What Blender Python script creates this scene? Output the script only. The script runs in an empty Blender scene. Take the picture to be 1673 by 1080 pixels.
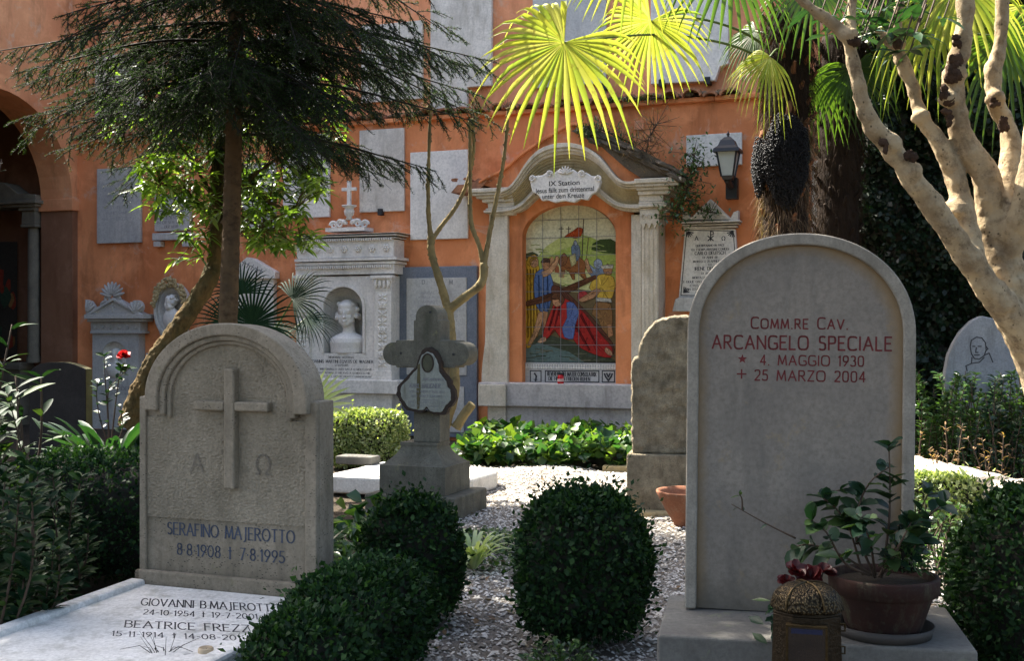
import bpy, math, random
import numpy as np
from mathutils import Vector, Matrix

# ------------------------------------------------------------------ camera, world, sun, exposure
R = math.radians
HC = 1.3                      # camera height
FP = 1900.0                   # focal length in photograph pixels (photo is 1673 px wide)
cam_d = bpy.data.cameras.new("camera")
cam = bpy.data.objects.new("camera", cam_d)
bpy.context.scene.collection.objects.link(cam)
cam.location = (0, 0, HC)
cam.rotation_euler = (R(90), 0, 0)
cam_d.sensor_width = 36
cam_d.lens = FP / 1673 * 36
cam_d.clip_start = 0.05
cam_d.clip_end = 500
bpy.context.scene.camera = cam

SUN_EL = 51.0
SUN_DIR = Vector((-math.sin(R(49)), math.cos(R(49)), math.tan(R(SUN_EL)))).normalized()    # towards the sun
world = bpy.data.worlds.new("World")
bpy.context.scene.world = world
world.use_nodes = True
wn = world.node_tree
sky = wn.nodes.new("ShaderNodeTexSky")
sky.sky_type = 'NISHITA'
sky.sun_disc = False
sky.dust_density = 4.0
sky.ozone_density = .6
sky.sun_elevation = R(SUN_EL)
sky.sun_rotation = math.atan2(SUN_DIR.x, SUN_DIR.y)
wn.nodes["Background"].inputs[1].default_value = 0.11
wn.links.new(sky.outputs[0], wn.nodes["Background"].inputs[0])
sun_d = bpy.data.lights.new("sun", 'SUN')
sun_d.energy = 5.0
sun_d.angle = R(0.5)
sun_d.color = (1.0, 0.93, 0.82)
sun = bpy.data.objects.new("sun", sun_d)
bpy.context.scene.collection.objects.link(sun)
sun.rotation_euler = (-SUN_DIR).to_track_quat('-Z', 'Y').to_euler()
vs = bpy.context.scene.view_settings
vs.view_transform = 'Standard'
vs.look = 'None'
vs.exposure = 2.25
vs.gamma = 1
bpy.context.scene.cycles.max_bounces = 8
bpy.context.scene.cycles.transparent_max_bounces = 4

rnd = random.Random(7)
rng = np.random.default_rng(11)
COL = bpy.context.scene.collection

# ------------------------------------------------------------------ frames
class Fr:
    """a local frame: origin O, turned by rz about z; its front looks along local -y"""
    def __init__(s, O, rz=0.0):
        s.O = Vector(O); s.rz = rz
        s.X = Vector((math.cos(rz), math.sin(rz), 0)); s.Y = Vector((-math.sin(rz), math.cos(rz), 0))
    def w(s, x, y, z):
        return s.O + s.X * x + s.Y * y + Vector((0, 0, z))
    def px(s, px, py, d=0.0):
        """photo pixel -> (x, z) in the local plane y = -d"""
        r = Vector(((px - 836.5) / FP, 1, (540 - py) / FP))
        C = Vector((0, 0, HC))
        P0 = s.O - s.Y * d
        t = (P0 - C).dot(s.Y) / r.dot(s.Y)
        q = C + r * t - s.O
        return (q.dot(s.X), q.z)
    def pts(s, L, d=0.0):
        return [s.px(a, b, d) for a, b in L]
    def sub(s, px, py, d=0.0):
        x, z = s.px(px, py, d)
        return Fr(s.w(x, 0, z), s.rz)

def P(px, py, D):
    return Vector(((px - 836.5) / FP * D, D, HC + (540 - py) / FP * D))

# ------------------------------------------------------------------ mesh builder
class MB:
    def __init__(s):
        s.v = []; s.f = []; s.c = []; s.col = None; s.sm = []
        s.smooth = False
    def add(s, vs_, fs_):
        b = len(s.v)
        s.v.extend([tuple(p) for p in vs_])
        for f in fs_:
            s.f.append([i + b for i in f]); s.c.append(s.col); s.sm.append(s.smooth)
        return s
    def box(s, x0, x1, y0, y1, z0, z1):
        if x0 > x1: x0, x1 = x1, x0
        if y0 > y1: y0, y1 = y1, y0
        if z0 > z1: z0, z1 = z1, z0
        return s.add([(x0,y0,z0),(x1,y0,z0),(x1,y1,z0),(x0,y1,z0),(x0,y0,z1),(x1,y0,z1),(x1,y1,z1),(x0,y1,z1)],
                     [(0,3,2,1),(4,5,6,7),(0,1,5,4),(1,2,6,5),(2,3,7,6),(3,0,4,7)])
    def prism(s, pts, y0, y1):
        """polygon in xz, extruded from y0 (front, smaller) to y1"""
        if y0 > y1: y0, y1 = y1, y0
        a = sum(pts[i][0]*pts[(i+1)%len(pts)][1]-pts[(i+1)%len(pts)][0]*pts[i][1] for i in range(len(pts)))
        if a < 0: pts = list(reversed(pts))
        n = len(pts)
        V = [(x, y0, z) for x, z in pts] + [(x, y1, z) for x, z in pts]
        Fs = [tuple(range(n)), tuple(reversed(range(n, 2*n)))]
        Fs += [(i, i+n, (i+1) % n + n, (i+1) % n) for i in range(n)]
        return s.add(V, Fs)
    def flat(s, pts, y):
        a = sum(pts[i][0]*pts[(i+1)%len(pts)][1]-pts[(i+1)%len(pts)][0]*pts[i][1] for i in range(len(pts)))
        if a < 0: pts = list(reversed(pts))
        return s.add([(x, y, z) for x, z in pts], [tuple(range(len(pts)))])
    def strip(s, A, B, y0, y1):
        """solid band between two polylines A, B (xz) from y0 front to y1 back"""
        n = len(A)
        V = [(x, y0, z) for x, z in A] + [(x, y0, z) for x, z in B] + [(x, y1, z) for x, z in A] + [(x, y1, z) for x, z in B]
        Fs = []
        for i in range(n-1):
            Fs += [(i, i+1, n+i+1, n+i), (2*n+i, 3*n+i, 3*n+i+1, 2*n+i+1), (i, 2*n+i, 2*n+i+1, i+1), (n+i, n+i+1, 3*n+i+1, 3*n+i)]
        Fs += [(0, n, 3*n, 2*n), (n-1, 3*n-1, 4*n-1, 2*n-1)]
        return s.add(V, Fs)
    def tube(s, pts, rad, n=8, cap=True, wob=0.0, rr=None):
        pts = [Vector(p) for p in pts]
        if not hasattr(rad, '__len__'): rad = [rad]*len(pts)
        up = Vector((0, 0, 1)) if abs((pts[1]-pts[0]).normalized().z) < .9 else Vector((1, 0, 0))
        V = []; 
        for i, p in enumerate(pts):
            t = (pts[min(i+1, len(pts)-1)] - pts[max(i-1, 0)])
            t = t.normalized() if t.length > 1e-9 else Vector((0,0,1))
            a = t.cross(up)
            if a.length < 1e-4: a = t.cross(Vector((0,1,0)))
            a.normalize(); b = a.cross(t).normalized(); up = b
            for k in range(n):
                th = 2*math.pi*k/n
                q = rad[i] * (1 + (wob*(rr or rnd).uniform(-1, 1) if wob else 0))
                V.append(p + a*math.cos(th)*q + b*math.sin(th)*q)
        Fs = []
        for i in range(len(pts)-1):
            for k in range(n):
                Fs.append((i*n+k, (i+1)*n+k, (i+1)*n+(k+1)%n, i*n+(k+1)%n))
        if cap:
            Fs.append(tuple(range(n))); Fs.append(tuple(reversed(range((len(pts)-1)*n, len(pts)*n))))
        return s.add(V, Fs)
    def lathe(s, prof, c=(0,0,0), n=24, a0=0, a1=2*math.pi, sx=1, sy=1):
        full = abs(a1-a0-2*math.pi) < 1e-6
        m = n if full else n+1
        V = []
        for r, z in prof:
            for k in range(m):
                th = a0+(a1-a0)*k/n
                V.append((c[0]+r*sx*math.cos(th), c[1]+r*sy*math.sin(th), c[2]+z))
        Fs = []
        for i in range(len(prof)-1):
            for k in range(n):
                k2 = (k+1) % m
                Fs.append((i*m+k, i*m+k2, (i+1)*m+k2, (i+1)*m+k))
        return s.add(V, Fs)
    def ell(s, c, r, nu=12, nv=8, rot=None, nz=0.0, rr=None):
        V = []
        for j in range(nv+1):
            ph = math.pi*j/nv
            for i in range(nu):
                th = 2*math.pi*i/nu
                q = 1 + (nz*(rr or rnd).uniform(-1, 1) if 0 < j < nv else 0)
                p = Vector((r[0]*math.sin(ph)*math.cos(th)*q, r[1]*math.sin(ph)*math.sin(th)*q, -r[2]*math.cos(ph)*q))
                if rot: p = rot @ p
                V.append(Vector(c)+p)
        Fs = []
        for j in range(nv):
            for i in range(nu):
                Fs.append((j*nu+i, j*nu+(i+1)%nu, (j+1)*nu+(i+1)%nu, (j+1)*nu+i))
        return s.add(V, Fs)
    def arch_panel(s, x0, x1, z0, z1, ox0, ox1, oz0, ozs, ozt, y0, y1, n=20):
        """panel with an arched opening; y0 front, y1 back"""
        cx = (ox0+ox1)/2; rx = (ox1-ox0)/2
        arc = [(cx-rx*math.cos(math.pi*k/n), ozs+(ozt-ozs)*math.sin(math.pi*k/n)) for k in range(n+1)]
        s.box(x0, ox0, y0, y1, z0, ozs); s.box(ox1, x1, y0, y1, z0, ozs)
        if oz0 > z0+1e-5: s.box(ox0, ox1, y0, y1, z0, oz0)
        A = [(x0, ozs)] + arc + [(x1, ozs)]
        B = [(x0, z1)] + [(x, z1) for x, z in arc] + [(x1, z1)]
        s.strip(B, A, y0, y1)
        return arc
    def niche(s, x0, x1, z0, zs, zt, y, dep, n=14):
        """curved hollow behind an arched opening"""
        cx = (x0+x1)/2; rx = (x1-x0)/2
        rows = [(z0, 1.0), (zs, 1.0)] + [(zs+(zt-zs)*math.sin(a), math.cos(a)) for a in [math.pi/2*k/8 for k in range(1, 9)]]
        V = []
        for z, q in rows:
            for k in range(n+1):
                a = math.pi*k/n
                V.append((cx-rx*q*math.cos(a), y+dep*q*math.sin(a), z))
        m = n+1
        Fs = [(j*m+k, (j+1)*m+k, (j+1)*m+k+1, j*m+k+1) for j in range(len(rows)-1) for k in range(n)]
        s.add(V, Fs)
        s.add([(cx-rx*math.cos(math.pi*k/n), y+dep*math.sin(math.pi*k/n), z0) for k in range(n+1)], [tuple(range(n+1))])
        return s
    def stroke(s, L, w, y, closed=False):
        """flat painted or cut line in xz at depth y (1 mm thick)"""
        L = list(L) + ([L[0]] if closed else [])
        for (a, b), (c, d) in zip(L[:-1], L[1:]):
            l = math.hypot(c-a, d-b)
            if l < 1e-7: continue
            nx, nz = -(d-b)/l*w/2, (c-a)/l*w/2; ex, ez = (c-a)/l*w*.3, (d-b)/l*w*.3
            s.flat([(a-ex+nx, b-ez+nz), (a-ex-nx, b-ez-nz), (c+ex-nx, d+ez-nz), (c+ex+nx, d+ez+nz)], y)
        return s
    def mesh(s, name):
        me = bpy.data.meshes.new(name)
        me.from_pydata(s.v, [], s.f)
        if any(c is not None for c in s.c):
            at = me.color_attributes.new("Col", 'FLOAT_COLOR', 'CORNER')
            buf = []
            for f, c in zip(s.f, s.c):
                buf += list((c or (1, 1, 1)) + (1,)) * len(f)
            at.data.foreach_set("color", buf)
        me.polygons.foreach_set("use_smooth", s.sm)
        me.update()
        return me

def cloud_mesh(name, V, Fq, smooth=False):
    """V (n,3), Fq (m,k) numpy"""
    me = bpy.data.meshes.new(name)
    V = np.ascontiguousarray(V, dtype=np.float32); Fq = np.ascontiguousarray(Fq, dtype=np.int32)
    m, k = Fq.shape
    me.vertices.add(len(V)); me.vertices.foreach_set("co", V.ravel())
    me.loops.add(m*k); me.loops.foreach_set("vertex_index", Fq.ravel())
    me.polygons.add(m)
    me.polygons.foreach_set("loop_start", np.arange(0, m*k, k, dtype=np.int32))
    try: me.polygons.foreach_set("loop_total", np.full(m, k, dtype=np.int32))
    except Exception: pass
    if smooth: me.polygons.foreach_set("use_smooth", np.ones(m, dtype=bool))
    me.update(calc_edges=True)
    return me

# ------------------------------------------------------------------ objects
def tag(o, label, cat, group=None):
    o["label"] = label; o["category"] = cat
    if group: o["group"] = group
def thing(name, label, cat, fr, group=None):
    o = bpy.data.objects.new(name, None); COL.objects.link(o)
    o.empty_display_size = .1
    o.location = fr.O; o.rotation_euler = (0, 0, fr.rz)
    tag(o, label, cat, group)
    return o
def obj(name, mb, mat, parent=None, fr=None, bevel=0, seg=2, label=None):
    me = mb if isinstance(mb, bpy.types.Mesh) else mb.mesh(name)
    o = bpy.data.objects.new(name, me); COL.objects.link(o)
    if mat: me.materials.append(mat)
    if parent: o.parent = parent
    if fr is not None: o.location = fr.O; o.rotation_euler = (0, 0, fr.rz)
    if bevel:
        b = o.modifiers.new("bevel", 'BEVEL'); b.width = bevel; b.segments = seg; b.limit_method = 'ANGLE'; b.angle_limit = R(40)
    if label: o["label"] = label
    return o
def single(name, mb, mat, fr, label, cat, group=None, bevel=0):
    o = obj(name, mb, mat, None, fr, bevel); tag(o, label, cat, group); return o
def struct(name, mb, mat, kind='structure'):
    o = obj(name, mb, mat); o["kind"] = kind; return o

# ------------------------------------------------------------------ materials
MATS = {}
def newmat(name):
    m = bpy.data.materials.new(name); m.use_nodes = True
    nt = m.node_tree; b = nt.nodes["Principled BSDF"]
    return m, nt, b
def N(nt, t, **kw):
    n = nt.nodes.new(t)
    for k, v in kw.items():
        if isinstance(k, str) and hasattr(n, k): setattr(n, k, v)
    return n
def noise(nt, co, scale, detail=6, rough=.6, dist=0.0):
    n = nt.nodes.new("ShaderNodeTexNoise"); n.inputs['Scale'].default_value = scale
    n.inputs['Detail'].default_value = detail; n.inputs['Roughness'].default_value = rough
    n.inputs['Distortion'].default_value = dist
    nt.links.new(co, n.inputs['Vector']); return n.outputs['Fac']
def ramp(nt, fac, stops, interp='LINEAR'):
    r = nt.nodes.new("ShaderNodeValToRGB"); r.color_ramp.interpolation = interp
    e = r.color_ramp.elements
    while len(e) < len(stops): e.new(.5)
    for i, (p, c) in enumerate(stops):
        e[i].position = p; e[i].color = tuple(c) + (1,) if len(c) == 3 else c
    nt.links.new(fac, r.inputs[0]); return r.outputs[0]
def mix(nt, fac, a, b, mode='MIX'):
    n = nt.nodes.new("ShaderNodeMix"); n.data_type = 'RGBA'; n.blend_type = mode
    if isinstance(fac, (int, float)): n.inputs[0].default_value = fac
    else: nt.links.new(fac, n.inputs[0])
    for i, x in ((6, a), (7, b)):
        if isinstance(x, tuple): n.inputs[i].default_value = x + (1,) if len(x) == 3 else x
        else: nt.links.new(x, n.inputs[i])
    return n.outputs[2]
def scaled(nt, co, sc):
    m = nt.nodes.new("ShaderNodeMapping"); m.inputs['Scale'].default_value = sc
    nt.links.new(co, m.inputs['Vector']); return m.outputs[0]
def coords(nt, world_=False):
    if world_:
        return nt.nodes.new("ShaderNodeNewGeometry").outputs['Position']
    return nt.nodes.new("ShaderNodeTexCoord").outputs['Object']
def bump(nt, b, hts, strength=.5, dist=.01):
    n = nt.nodes.new("ShaderNodeBump"); n.inputs['Strength'].default_value = strength; n.inputs['Distance'].default_value = dist
    nt.links.new(hts, n.inputs['Height']); nt.links.new(n.outputs[0], b.inputs['Normal'])
def bw(v): return (v, v, v)

def stone(name, base, dark, stain=(.06, .055, .04), sc=4.0, rough=.85, bs=.4, bd=.006, streak=.35, pits=.0, lichen=None, lic=.5, spec=.3, world_=True):
    m, nt, b = newmat(name)
    co = coords(nt, world_)
    big = noise(nt, co, sc, 8, .65); fine = noise(nt, co, sc*14, 6, .7)
    c = mix(nt, ramp(nt, big, [(.35, bw(0)), (.68, bw(1))]), tuple(base), tuple(dark))
    st = noise(nt, scaled(nt, co, (3.2, 3.2, .7)), sc*.8, 6, .65)
    c = mix(nt, ramp(nt, st, [(.52, bw(0)), (.78, bw(streak))]), c, tuple(stain))
    c = mix(nt, ramp(nt, fine, [(.42, bw(0)), (.72, bw(.65))]), c, tuple(x*.45 for x in base))
    mid = noise(nt, co, sc*3.6, 8, .75, .3)
    c = mix(nt, ramp(nt, mid, [(.54, bw(0)), (.70, bw(streak*.8))]), c, tuple(x*.5+y*.5 for x, y in zip(dark, stain)))
    if lichen:
        li = noise(nt, co, sc*1.7, 8, .75, .4)
        c = mix(nt, ramp(nt, li, [(lic, bw(0)), (lic+.16, bw(.8))]), c, tuple(lichen))
    if pits:
        v = nt.nodes.new("ShaderNodeTexVoronoi"); v.inputs['Scale'].default_value = sc*11
        nt.links.new(scaled(nt, co, (1, 1, 2.2)), v.inputs['Vector'])
        pn = noise(nt, co, sc*2.2, 3)
        pm = ramp(nt, v.outputs['Distance'], [(.16, bw(1)), (.27, bw(0))])
        pm = mix(nt, ramp(nt, pn, [(.40, bw(0)), (.56, bw(1))]), bw(0), pm)
        c = mix(nt, pm, c, tuple(x*.22 for x in base))
    nt.links.new(c, b.inputs['Base Color'])
    b.inputs['Roughness'].default_value = rough; b.inputs['Specular IOR Level'].default_value = spec
    bump(nt, b, mix(nt, .5, big if False else fine, noise(nt, co, sc*5, 8, .7)), bs, bd)
    return m

def leafmat(name, cols, trans=.3, rough=.45, tcol=None, spec=.4, tint=.25, brown=0):
    """cols: ramp colours by leaf; light passes through by 'trans'"""
    m, nt, b = newmat(name)
    g = nt.nodes.new("ShaderNodeNewGeometry")
    c = ramp(nt, g.outputs['Random Per Island'], [(i/(max(1, len(cols)-1)), q) for i, q in enumerate(cols)])
    nz = noise(nt, g.outputs['Position'], 3.0, 3)
    c = mix(nt, ramp(nt, nz, [(.35, bw(0)), (.7, bw(tint))]), c, tuple(x*.5 for x in cols[0]))
    tc = None
    if brown:
        bm = ramp(nt, noise(nt, g.outputs['Position'], 11.0, 6, .7), [(.56, bw(0)), (.66, bw(brown))])
        c = mix(nt, bm, c, (.16, .09, .03))
        vn = ramp(nt, g.outputs['Random Per Island'], [(0, (tcol[0]*.62, tcol[1]*.85, tcol[2])), (.5, tuple(tcol)), (1, (tcol[0]*1.05, tcol[1]*1.0, tcol[2]*2.5))])
        tc = mix(nt, bm, vn, (.22, .12, .03))
    nt.links.new(c, b.inputs['Base Color'])
    b.inputs['Roughness'].default_value = rough; b.inputs['Specular IOR Level'].default_value = spec
    t = nt.nodes.new("ShaderNodeBsdfTranslucent")
    if tc: nt.links.new(tc, t.inputs[0])
    elif tcol: t.inputs[0].default_value = tuple(tcol)+(1,)
    else: nt.links.new(mix(nt, 1.0, c, (1.6, 1.7, .6), 'MULTIPLY'), t.inputs[0])
    ms = nt.nodes.new("ShaderNodeMixShader"); ms.inputs[0].default_value = trans
    nt.links.new(b.outputs[0], ms.inputs[1]); nt.links.new(t.outputs[0], ms.inputs[2])
    nt.links.new(ms.outputs[0], nt.nodes["Material Output"].inputs[0])
    return m

def bark(name, a, c_, dark, sc=6.0, stretch=(3, 3, .8), bs=.8, bd=.02, spots=None):
    m, nt, b = newmat(name)
    co = coords(nt, True)
    s_ = scaled(nt, co, stretch)
    n1 = noise(nt, s_, sc, 10, .75); n2 = noise(nt, co, sc*.6, 5, .6)
    c = mix(nt, ramp(nt, n2, [(.4, bw(0)), (.65, bw(1))]), tuple(a), tuple(c_))
    c = mix(nt, ramp(nt, n1, [(.5, bw(0)), (.68, bw(.8))]), c, tuple(dark))
    if spots:
        v = nt.nodes.new("ShaderNodeTexVoronoi"); v.inputs['Scale'].default_value = spots
        nt.links.new(scaled(nt, co, (1, 1, .8)), v.inputs['Vector'])
        pn = noise(nt, co, 9, 3)
        pm = mix(nt, ramp(nt, pn, [(.48, bw(0)), (.58, bw(1))]), bw(0), ramp(nt, v.outputs['Distance'], [(.13, bw(.9)), (.26, bw(0))]))
        c = mix(nt, pm, c, tuple(x*.18 for x in a))
    nt.links.new(c, b.inputs['Base Color']); b.inputs['Roughness'].default_value = .9
    b.inputs['Specular IOR Level'].default_value = .15
    bump(nt, b, n1, bs, bd)
    return m

def plain(name, c, rough=.6, metal=0, spec=.4, var=.3, sc=20, bs=.1, bd=.003):
    m, nt, b = newmat(name)
    co = coords(nt)
    n = noise(nt, co, sc, 6, .65)
    nt.links.new(mix(nt, ramp(nt, n, [(.35, bw(0)), (.7, bw(1))]), tuple(c), tuple(x*(1-var) for x in c)), b.inputs['Base Color'])
    b.inputs['Roughness'].default_value = rough; b.inputs['Metallic'].default_value = metal
    b.inputs['Specular IOR Level'].default_value = spec
    bump(nt, b, n, bs, bd)
    return m

def stucco(name, a, b_, pale=(.5, .3, .2), palef=.35, dark=(.10, .035, .015)):
    m, nt, b = newmat(name)
    co = coords(nt, True)
    n1 = noise(nt, co, 1.1, 8, .62); n2 = noise(nt, scaled(nt, co, (2.2, 2.2, .5)), 1.6, 8, .65)
    n3 = noise(nt, co, 3.0, 10, .7, .6); f = noise(nt, co, 60, 6, .7)
    c = mix(nt, ramp(nt, n1, [(.33, bw(0)), (.68, bw(1))]), tuple(a), tuple(b_))
    c = mix(nt, ramp(nt, n2, [(.50, bw(0)), (.74, bw(.62))]), c, tuple(dark))
    n4 = noise(nt, co, 2.3, 8, .7, .5)
    c = mix(nt, ramp(nt, n4, [(.50, bw(0)), (.64, bw(.35))]), c, tuple(min(1, x*1.35+.03) for x in a))
    c = mix(nt, ramp(nt, n3, [(.575, bw(0)), (.67, bw(palef))]), c, tuple(pale))
    c = mix(nt, ramp(nt, f, [(.45, bw(0)), (.8, bw(.25))]), c, tuple(x*.6 for x in a))
    nt.links.new(c, b.inputs['Base Color']); b.inputs['Roughness'].default_value = .92
    b.inputs['Specular IOR Level'].default_value = .2
    bump(nt, b, mix(nt, .35, f, n3), .35, .006)
    return m

M_STUCCO = stucco("orange_stucco", (.74, .285, .12), (.52, .165, .062), pale=(.60,.42,.32), palef=.6)
M_STUCCO_UP = stucco("upper_stucco", (.76, .33, .17), (.56, .20, .09), pale=(.55, .40, .30), palef=.5)
M_STUCCO_SIDE = stucco("side_stucco", (.74, .34, .16), (.58, .22, .10), pale=(.60, .50, .38), palef=.6)
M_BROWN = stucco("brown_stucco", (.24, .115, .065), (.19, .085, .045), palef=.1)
M_MARBLE = stone("white_marble", (.80, .75, .68), (.62, .59, .54), stain=(.22, .20, .17), sc=2.6, rough=.55, bs=.12, bd=.003, streak=.5)
M_MARBLE_GREY = stone("grey_marble", (.54, .52, .48), (.40, .39, .38), stain=(.14, .13, .12), sc=3.0, rough=.6, bs=.15, bd=.003, streak=.5)
M_BUST = stone("bust_marble", (.76, .73, .68), (.64, .61, .56), stain=(.30, .28, .24), sc=6, rough=.5, bs=.08, bd=.002, streak=.25)
M_SLATE = stone("blue_marble", (.13, .15, .19), (.20, .22, .26), stain=(.30, .31, .34), sc=5, rough=.55, bs=.1, bd=.002, streak=.4)
M_OLDTAB = stone("weathered_tablet", (.72, .66, .58), (.48, .43, .37), stain=(.20, .17, .12), sc=3.4, rough=.8, bs=.3, bd=.005, streak=.7)
M_TRAV = stone("cream_travertine", (.68, .61, .50), (.52, .44, .32), stain=(.12, .11, .08), sc=4, rough=.8, bs=.3, bd=.006, streak=.6)
M_TRAVY = stone("ochre_travertine", (.50, .40, .22), (.36, .27, .13), stain=(.08, .07, .045), sc=5, rough=.85, bs=.4, bd=.006, streak=.6)
M_PLINTH = stone("plinth_stone", (.54, .50, .47), (.42, .38, .36), stain=(.10, .09, .085), sc=2.5, rough=.85, bs=.25, bd=.005, streak=.8)
M_MAJ = stone("pitted_travertine", (.29, .245, .18), (.19, .16, .112), stain=(.07, .06, .04), sc=4.5, rough=.85, bs=.35, bd=.004, streak=.75, pits=1, lichen=(.15, .14, .06), lic=.61)
M_MAJF = stone("hammered_travertine", (.30, .255, .185), (.20, .168, .118), stain=(.07, .06, .04), sc=4.5, rough=.95, bs=.9, bd=.006, streak=.4)
M_SPEC = stone("smooth_travertine", (.245, .213, .172), (.18, .158, .132), stain=(.11, .10, .085), sc=4, rough=.6, bs=.12, bd=.002, streak=.8, spec=.4, lichen=(.30, .22, .11), lic=.60)
M_SPECRIM = stone("rim_travertine", (.31, .285, .235), (.20, .18, .145), stain=(.08, .07, .05), sc=9, rough=.8, bs=.3, bd=.004, streak=.6)
M_CROSS = stone("mossy_grey_stone", (.17, .158, .12), (.095, .088, .066), stain=(.045, .05, .03), sc=6, rough=.9, bs=.4, bd=.006, streak=.7, pits=1, lichen=(.30, .28, .12), lic=.6)
M_PLAQUE = stone("stained_marble", (.30, .31, .27), (.22, .23, .19), stain=(.05, .045, .02), sc=6, rough=.5, bs=.08, bd=.002, streak=.8)
M_BURNT = plain("blackened_edge", (.035, .022, .014), .8)
M_YELLOW = stone("ochre_rough_stone", (.50, .42, .28), (.17, .14, .09), stain=(.06, .05, .035), sc=9, rough=.95, bs=1, bd=.05, streak=.6, pits=1, lichen=(.52, .50, .40), lic=.66)
M_SLAB = stone("white_slab", (.76, .75, .71), (.60, .59, .55), stain=(.14, .14, .09), sc=5, rough=.6, bs=.15, bd=.003, streak=.8)
M_CONC = stone("old_concrete", (.17, .165, .145), (.11, .105, .095), stain=(.08, .08, .06), sc=5, rough=.95, bs=.4, bd=.006, lichen=(.20, .23, .12), lic=.6)
M_SHADESTONE = stone("shaded_old_stone", (.22, .19, .14), (.14, .12, .09), stain=(.05, .045, .035), sc=6, rough=.9)  # stone darkened in its colour to imitate shade inside the archway
M_BLUISH = stone("bluish_headstone", (.30, .31, .32), (.22, .23, .25), stain=(.09, .09, .08), sc=5, rough=.8, streak=.7)
M_DARKSTONE = stone("dark_slate_stone", (.040, .037, .034), (.025, .023, .022), stain=(.055, .05, .045), sc=5, rough=.9, bs=.3, bd=.004, streak=.3, spec=.1)
M_LICHEN = stone("lichened_edge", (.15, .14, .06), (.10, .09, .045), sc=14, rough=.95, bs=.6, bd=.006)
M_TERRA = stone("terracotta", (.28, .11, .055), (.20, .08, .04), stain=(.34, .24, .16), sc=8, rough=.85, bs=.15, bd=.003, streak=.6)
M_TERRASHADE = stone("shaded_old_terracotta", (.036, .012, .007), (.018, .008, .006), stain=(.08, .085, .05), sc=9, rough=.85, bs=.25, bd=.004, streak=.9, lichen=(.14, .15, .08), lic=.6)  # terracotta colour darkened for the shadow the pot sits in
M_TILE = stone("roof_tile_clay", (.42, .19, .10), (.22, .10, .06), stain=(.06, .05, .035), sc=7, rough=.95, bs=.6, bd=.01, streak=.7, lichen=(.10, .11, .05), lic=.55)
M_MOSSY = stone("mossy_roof", (.17, .13, .09), (.09, .075, .05), stain=(.05, .05, .03), sc=7, rough=1, bs=1, bd=.03, lichen=(.34, .30, .23), lic=.6)
M_BLACKPAINT = plain("black_paint", (.012, .013, .016), .45)
M_INKRED = plain("red_letter_paint", (.14, .012, .012), .6)
M_INK = plain("dark_letter_paint", (.035, .035, .04), .6)
M_INKFADE = plain("faded_letter_paint", (.20, .20, .21), .7)
M_INKLIGHT = plain("faint_letter_paint", (.33, .33, .34), .7)
M_SHADOWCUT = stone("letter_cut_shadow", (.20, .17, .13), (.15, .13, .10), sc=8)  # darker stone tone on flat strokes stands in for shadow in the cut
M_BRONZE = plain("bronze", (.07, .047, .02), .42, .85, var=.6, sc=60, bs=.5, bd=.004)
M_BRONZED = plain("dark_bronze", (.03, .02, .010), .45, .8, var=.5, sc=70, bs=.9, bd=.005)
M_BLACKGLASS = plain("dark_glass", (.006, .007, .01), .08, 0, .6, var=0, bs=0)
M_BLUEPLASTIC = plain("blue_plastic", (.006, .012, .045), .35)
M_BOXLEAF = leafmat("box_leaf", [(.005, .018, .007), (.011, .035, .011), (.018, .05, .014), (.045, .10, .025)], .22, .6, spec=.15, tint=.5)
M_BOXSUN = leafmat("privet_leaf", [(.08, .14, .03), (.24, .30, .11), (.50, .54, .32)], .30, .5)  # palest tone puts sun highlights into the leaf colour
M_SPRUCE = leafmat("spruce_needle", [(.008, .024, .006), (.018, .046, .010), (.045, .085, .018)], .25, .6, spec=.2)
M_OLEANDER = leafmat("oleander_leaf", [(.05, .11, .015), (.12, .21, .03), (.24, .34, .07)], .5, .3, spec=.8)
M_PALM = leafmat("sunlit_palm_leaf", [(.14, .22, .02), (.26, .32, .03), (.36, .38, .05)], .55, .5, tcol=(.56, .60, .05), brown=.55, tint=.4, spec=.25)  # brighter copy of the palm leaf, sunlight put into its colours
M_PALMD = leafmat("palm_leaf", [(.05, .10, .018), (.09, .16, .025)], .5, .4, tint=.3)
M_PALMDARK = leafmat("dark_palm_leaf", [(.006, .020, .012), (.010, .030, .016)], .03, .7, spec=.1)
M_PETIOLE = plain("petiole_green", (.09, .13, .03), .5)
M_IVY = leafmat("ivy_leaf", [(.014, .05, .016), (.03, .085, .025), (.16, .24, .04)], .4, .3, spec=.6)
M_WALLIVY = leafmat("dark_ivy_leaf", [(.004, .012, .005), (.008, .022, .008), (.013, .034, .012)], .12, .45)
M_SHRUB = leafmat("shrub_leaf", [(.025, .06, .016), (.045, .10, .025), (.08, .15, .04)], .35, .3, spec=.6)
M_LEFTLEAF = leafmat("glossy_shade_leaf", [(.006, .024, .009), (.013, .042, .016), (.05, .09, .022)], .15, .6, spec=.15)
M_STRAP = leafmat("strap_leaf", [(.012, .045, .016), (.022, .07, .022)], .25, .35, spec=.6)
M_SPIDER = leafmat("variegated_leaf", [(.34, .42, .18), (.55, .60, .34)], .35, .45)
M_CAMEL = leafmat("camellia_leaf", [(.007, .026, .014), (.014, .042, .02), (.045, .08, .02)], .25, .42, spec=.4)
M_BROWNTWIG = plain("brown_twig", (.07, .045, .028), .85)
M_DARKTWIG = plain("dark_twig", (.018, .016, .010), .95)
M_DRY = leafmat("dry_stalk", [(.20, .12, .06), (.32, .20, .10)], .3, .8)
M_RED = leafmat("red_petal", [(.42, .008, .010), (.30, .005, .008)], .3, .5, tcol=(.6, .02, .02), tint=.1)
M_REDDARK = leafmat("crimson_petal", [(.055, .003, .004), (.03, .002, .003)], .2, .5, tcol=(.2, .01, .01))
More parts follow.
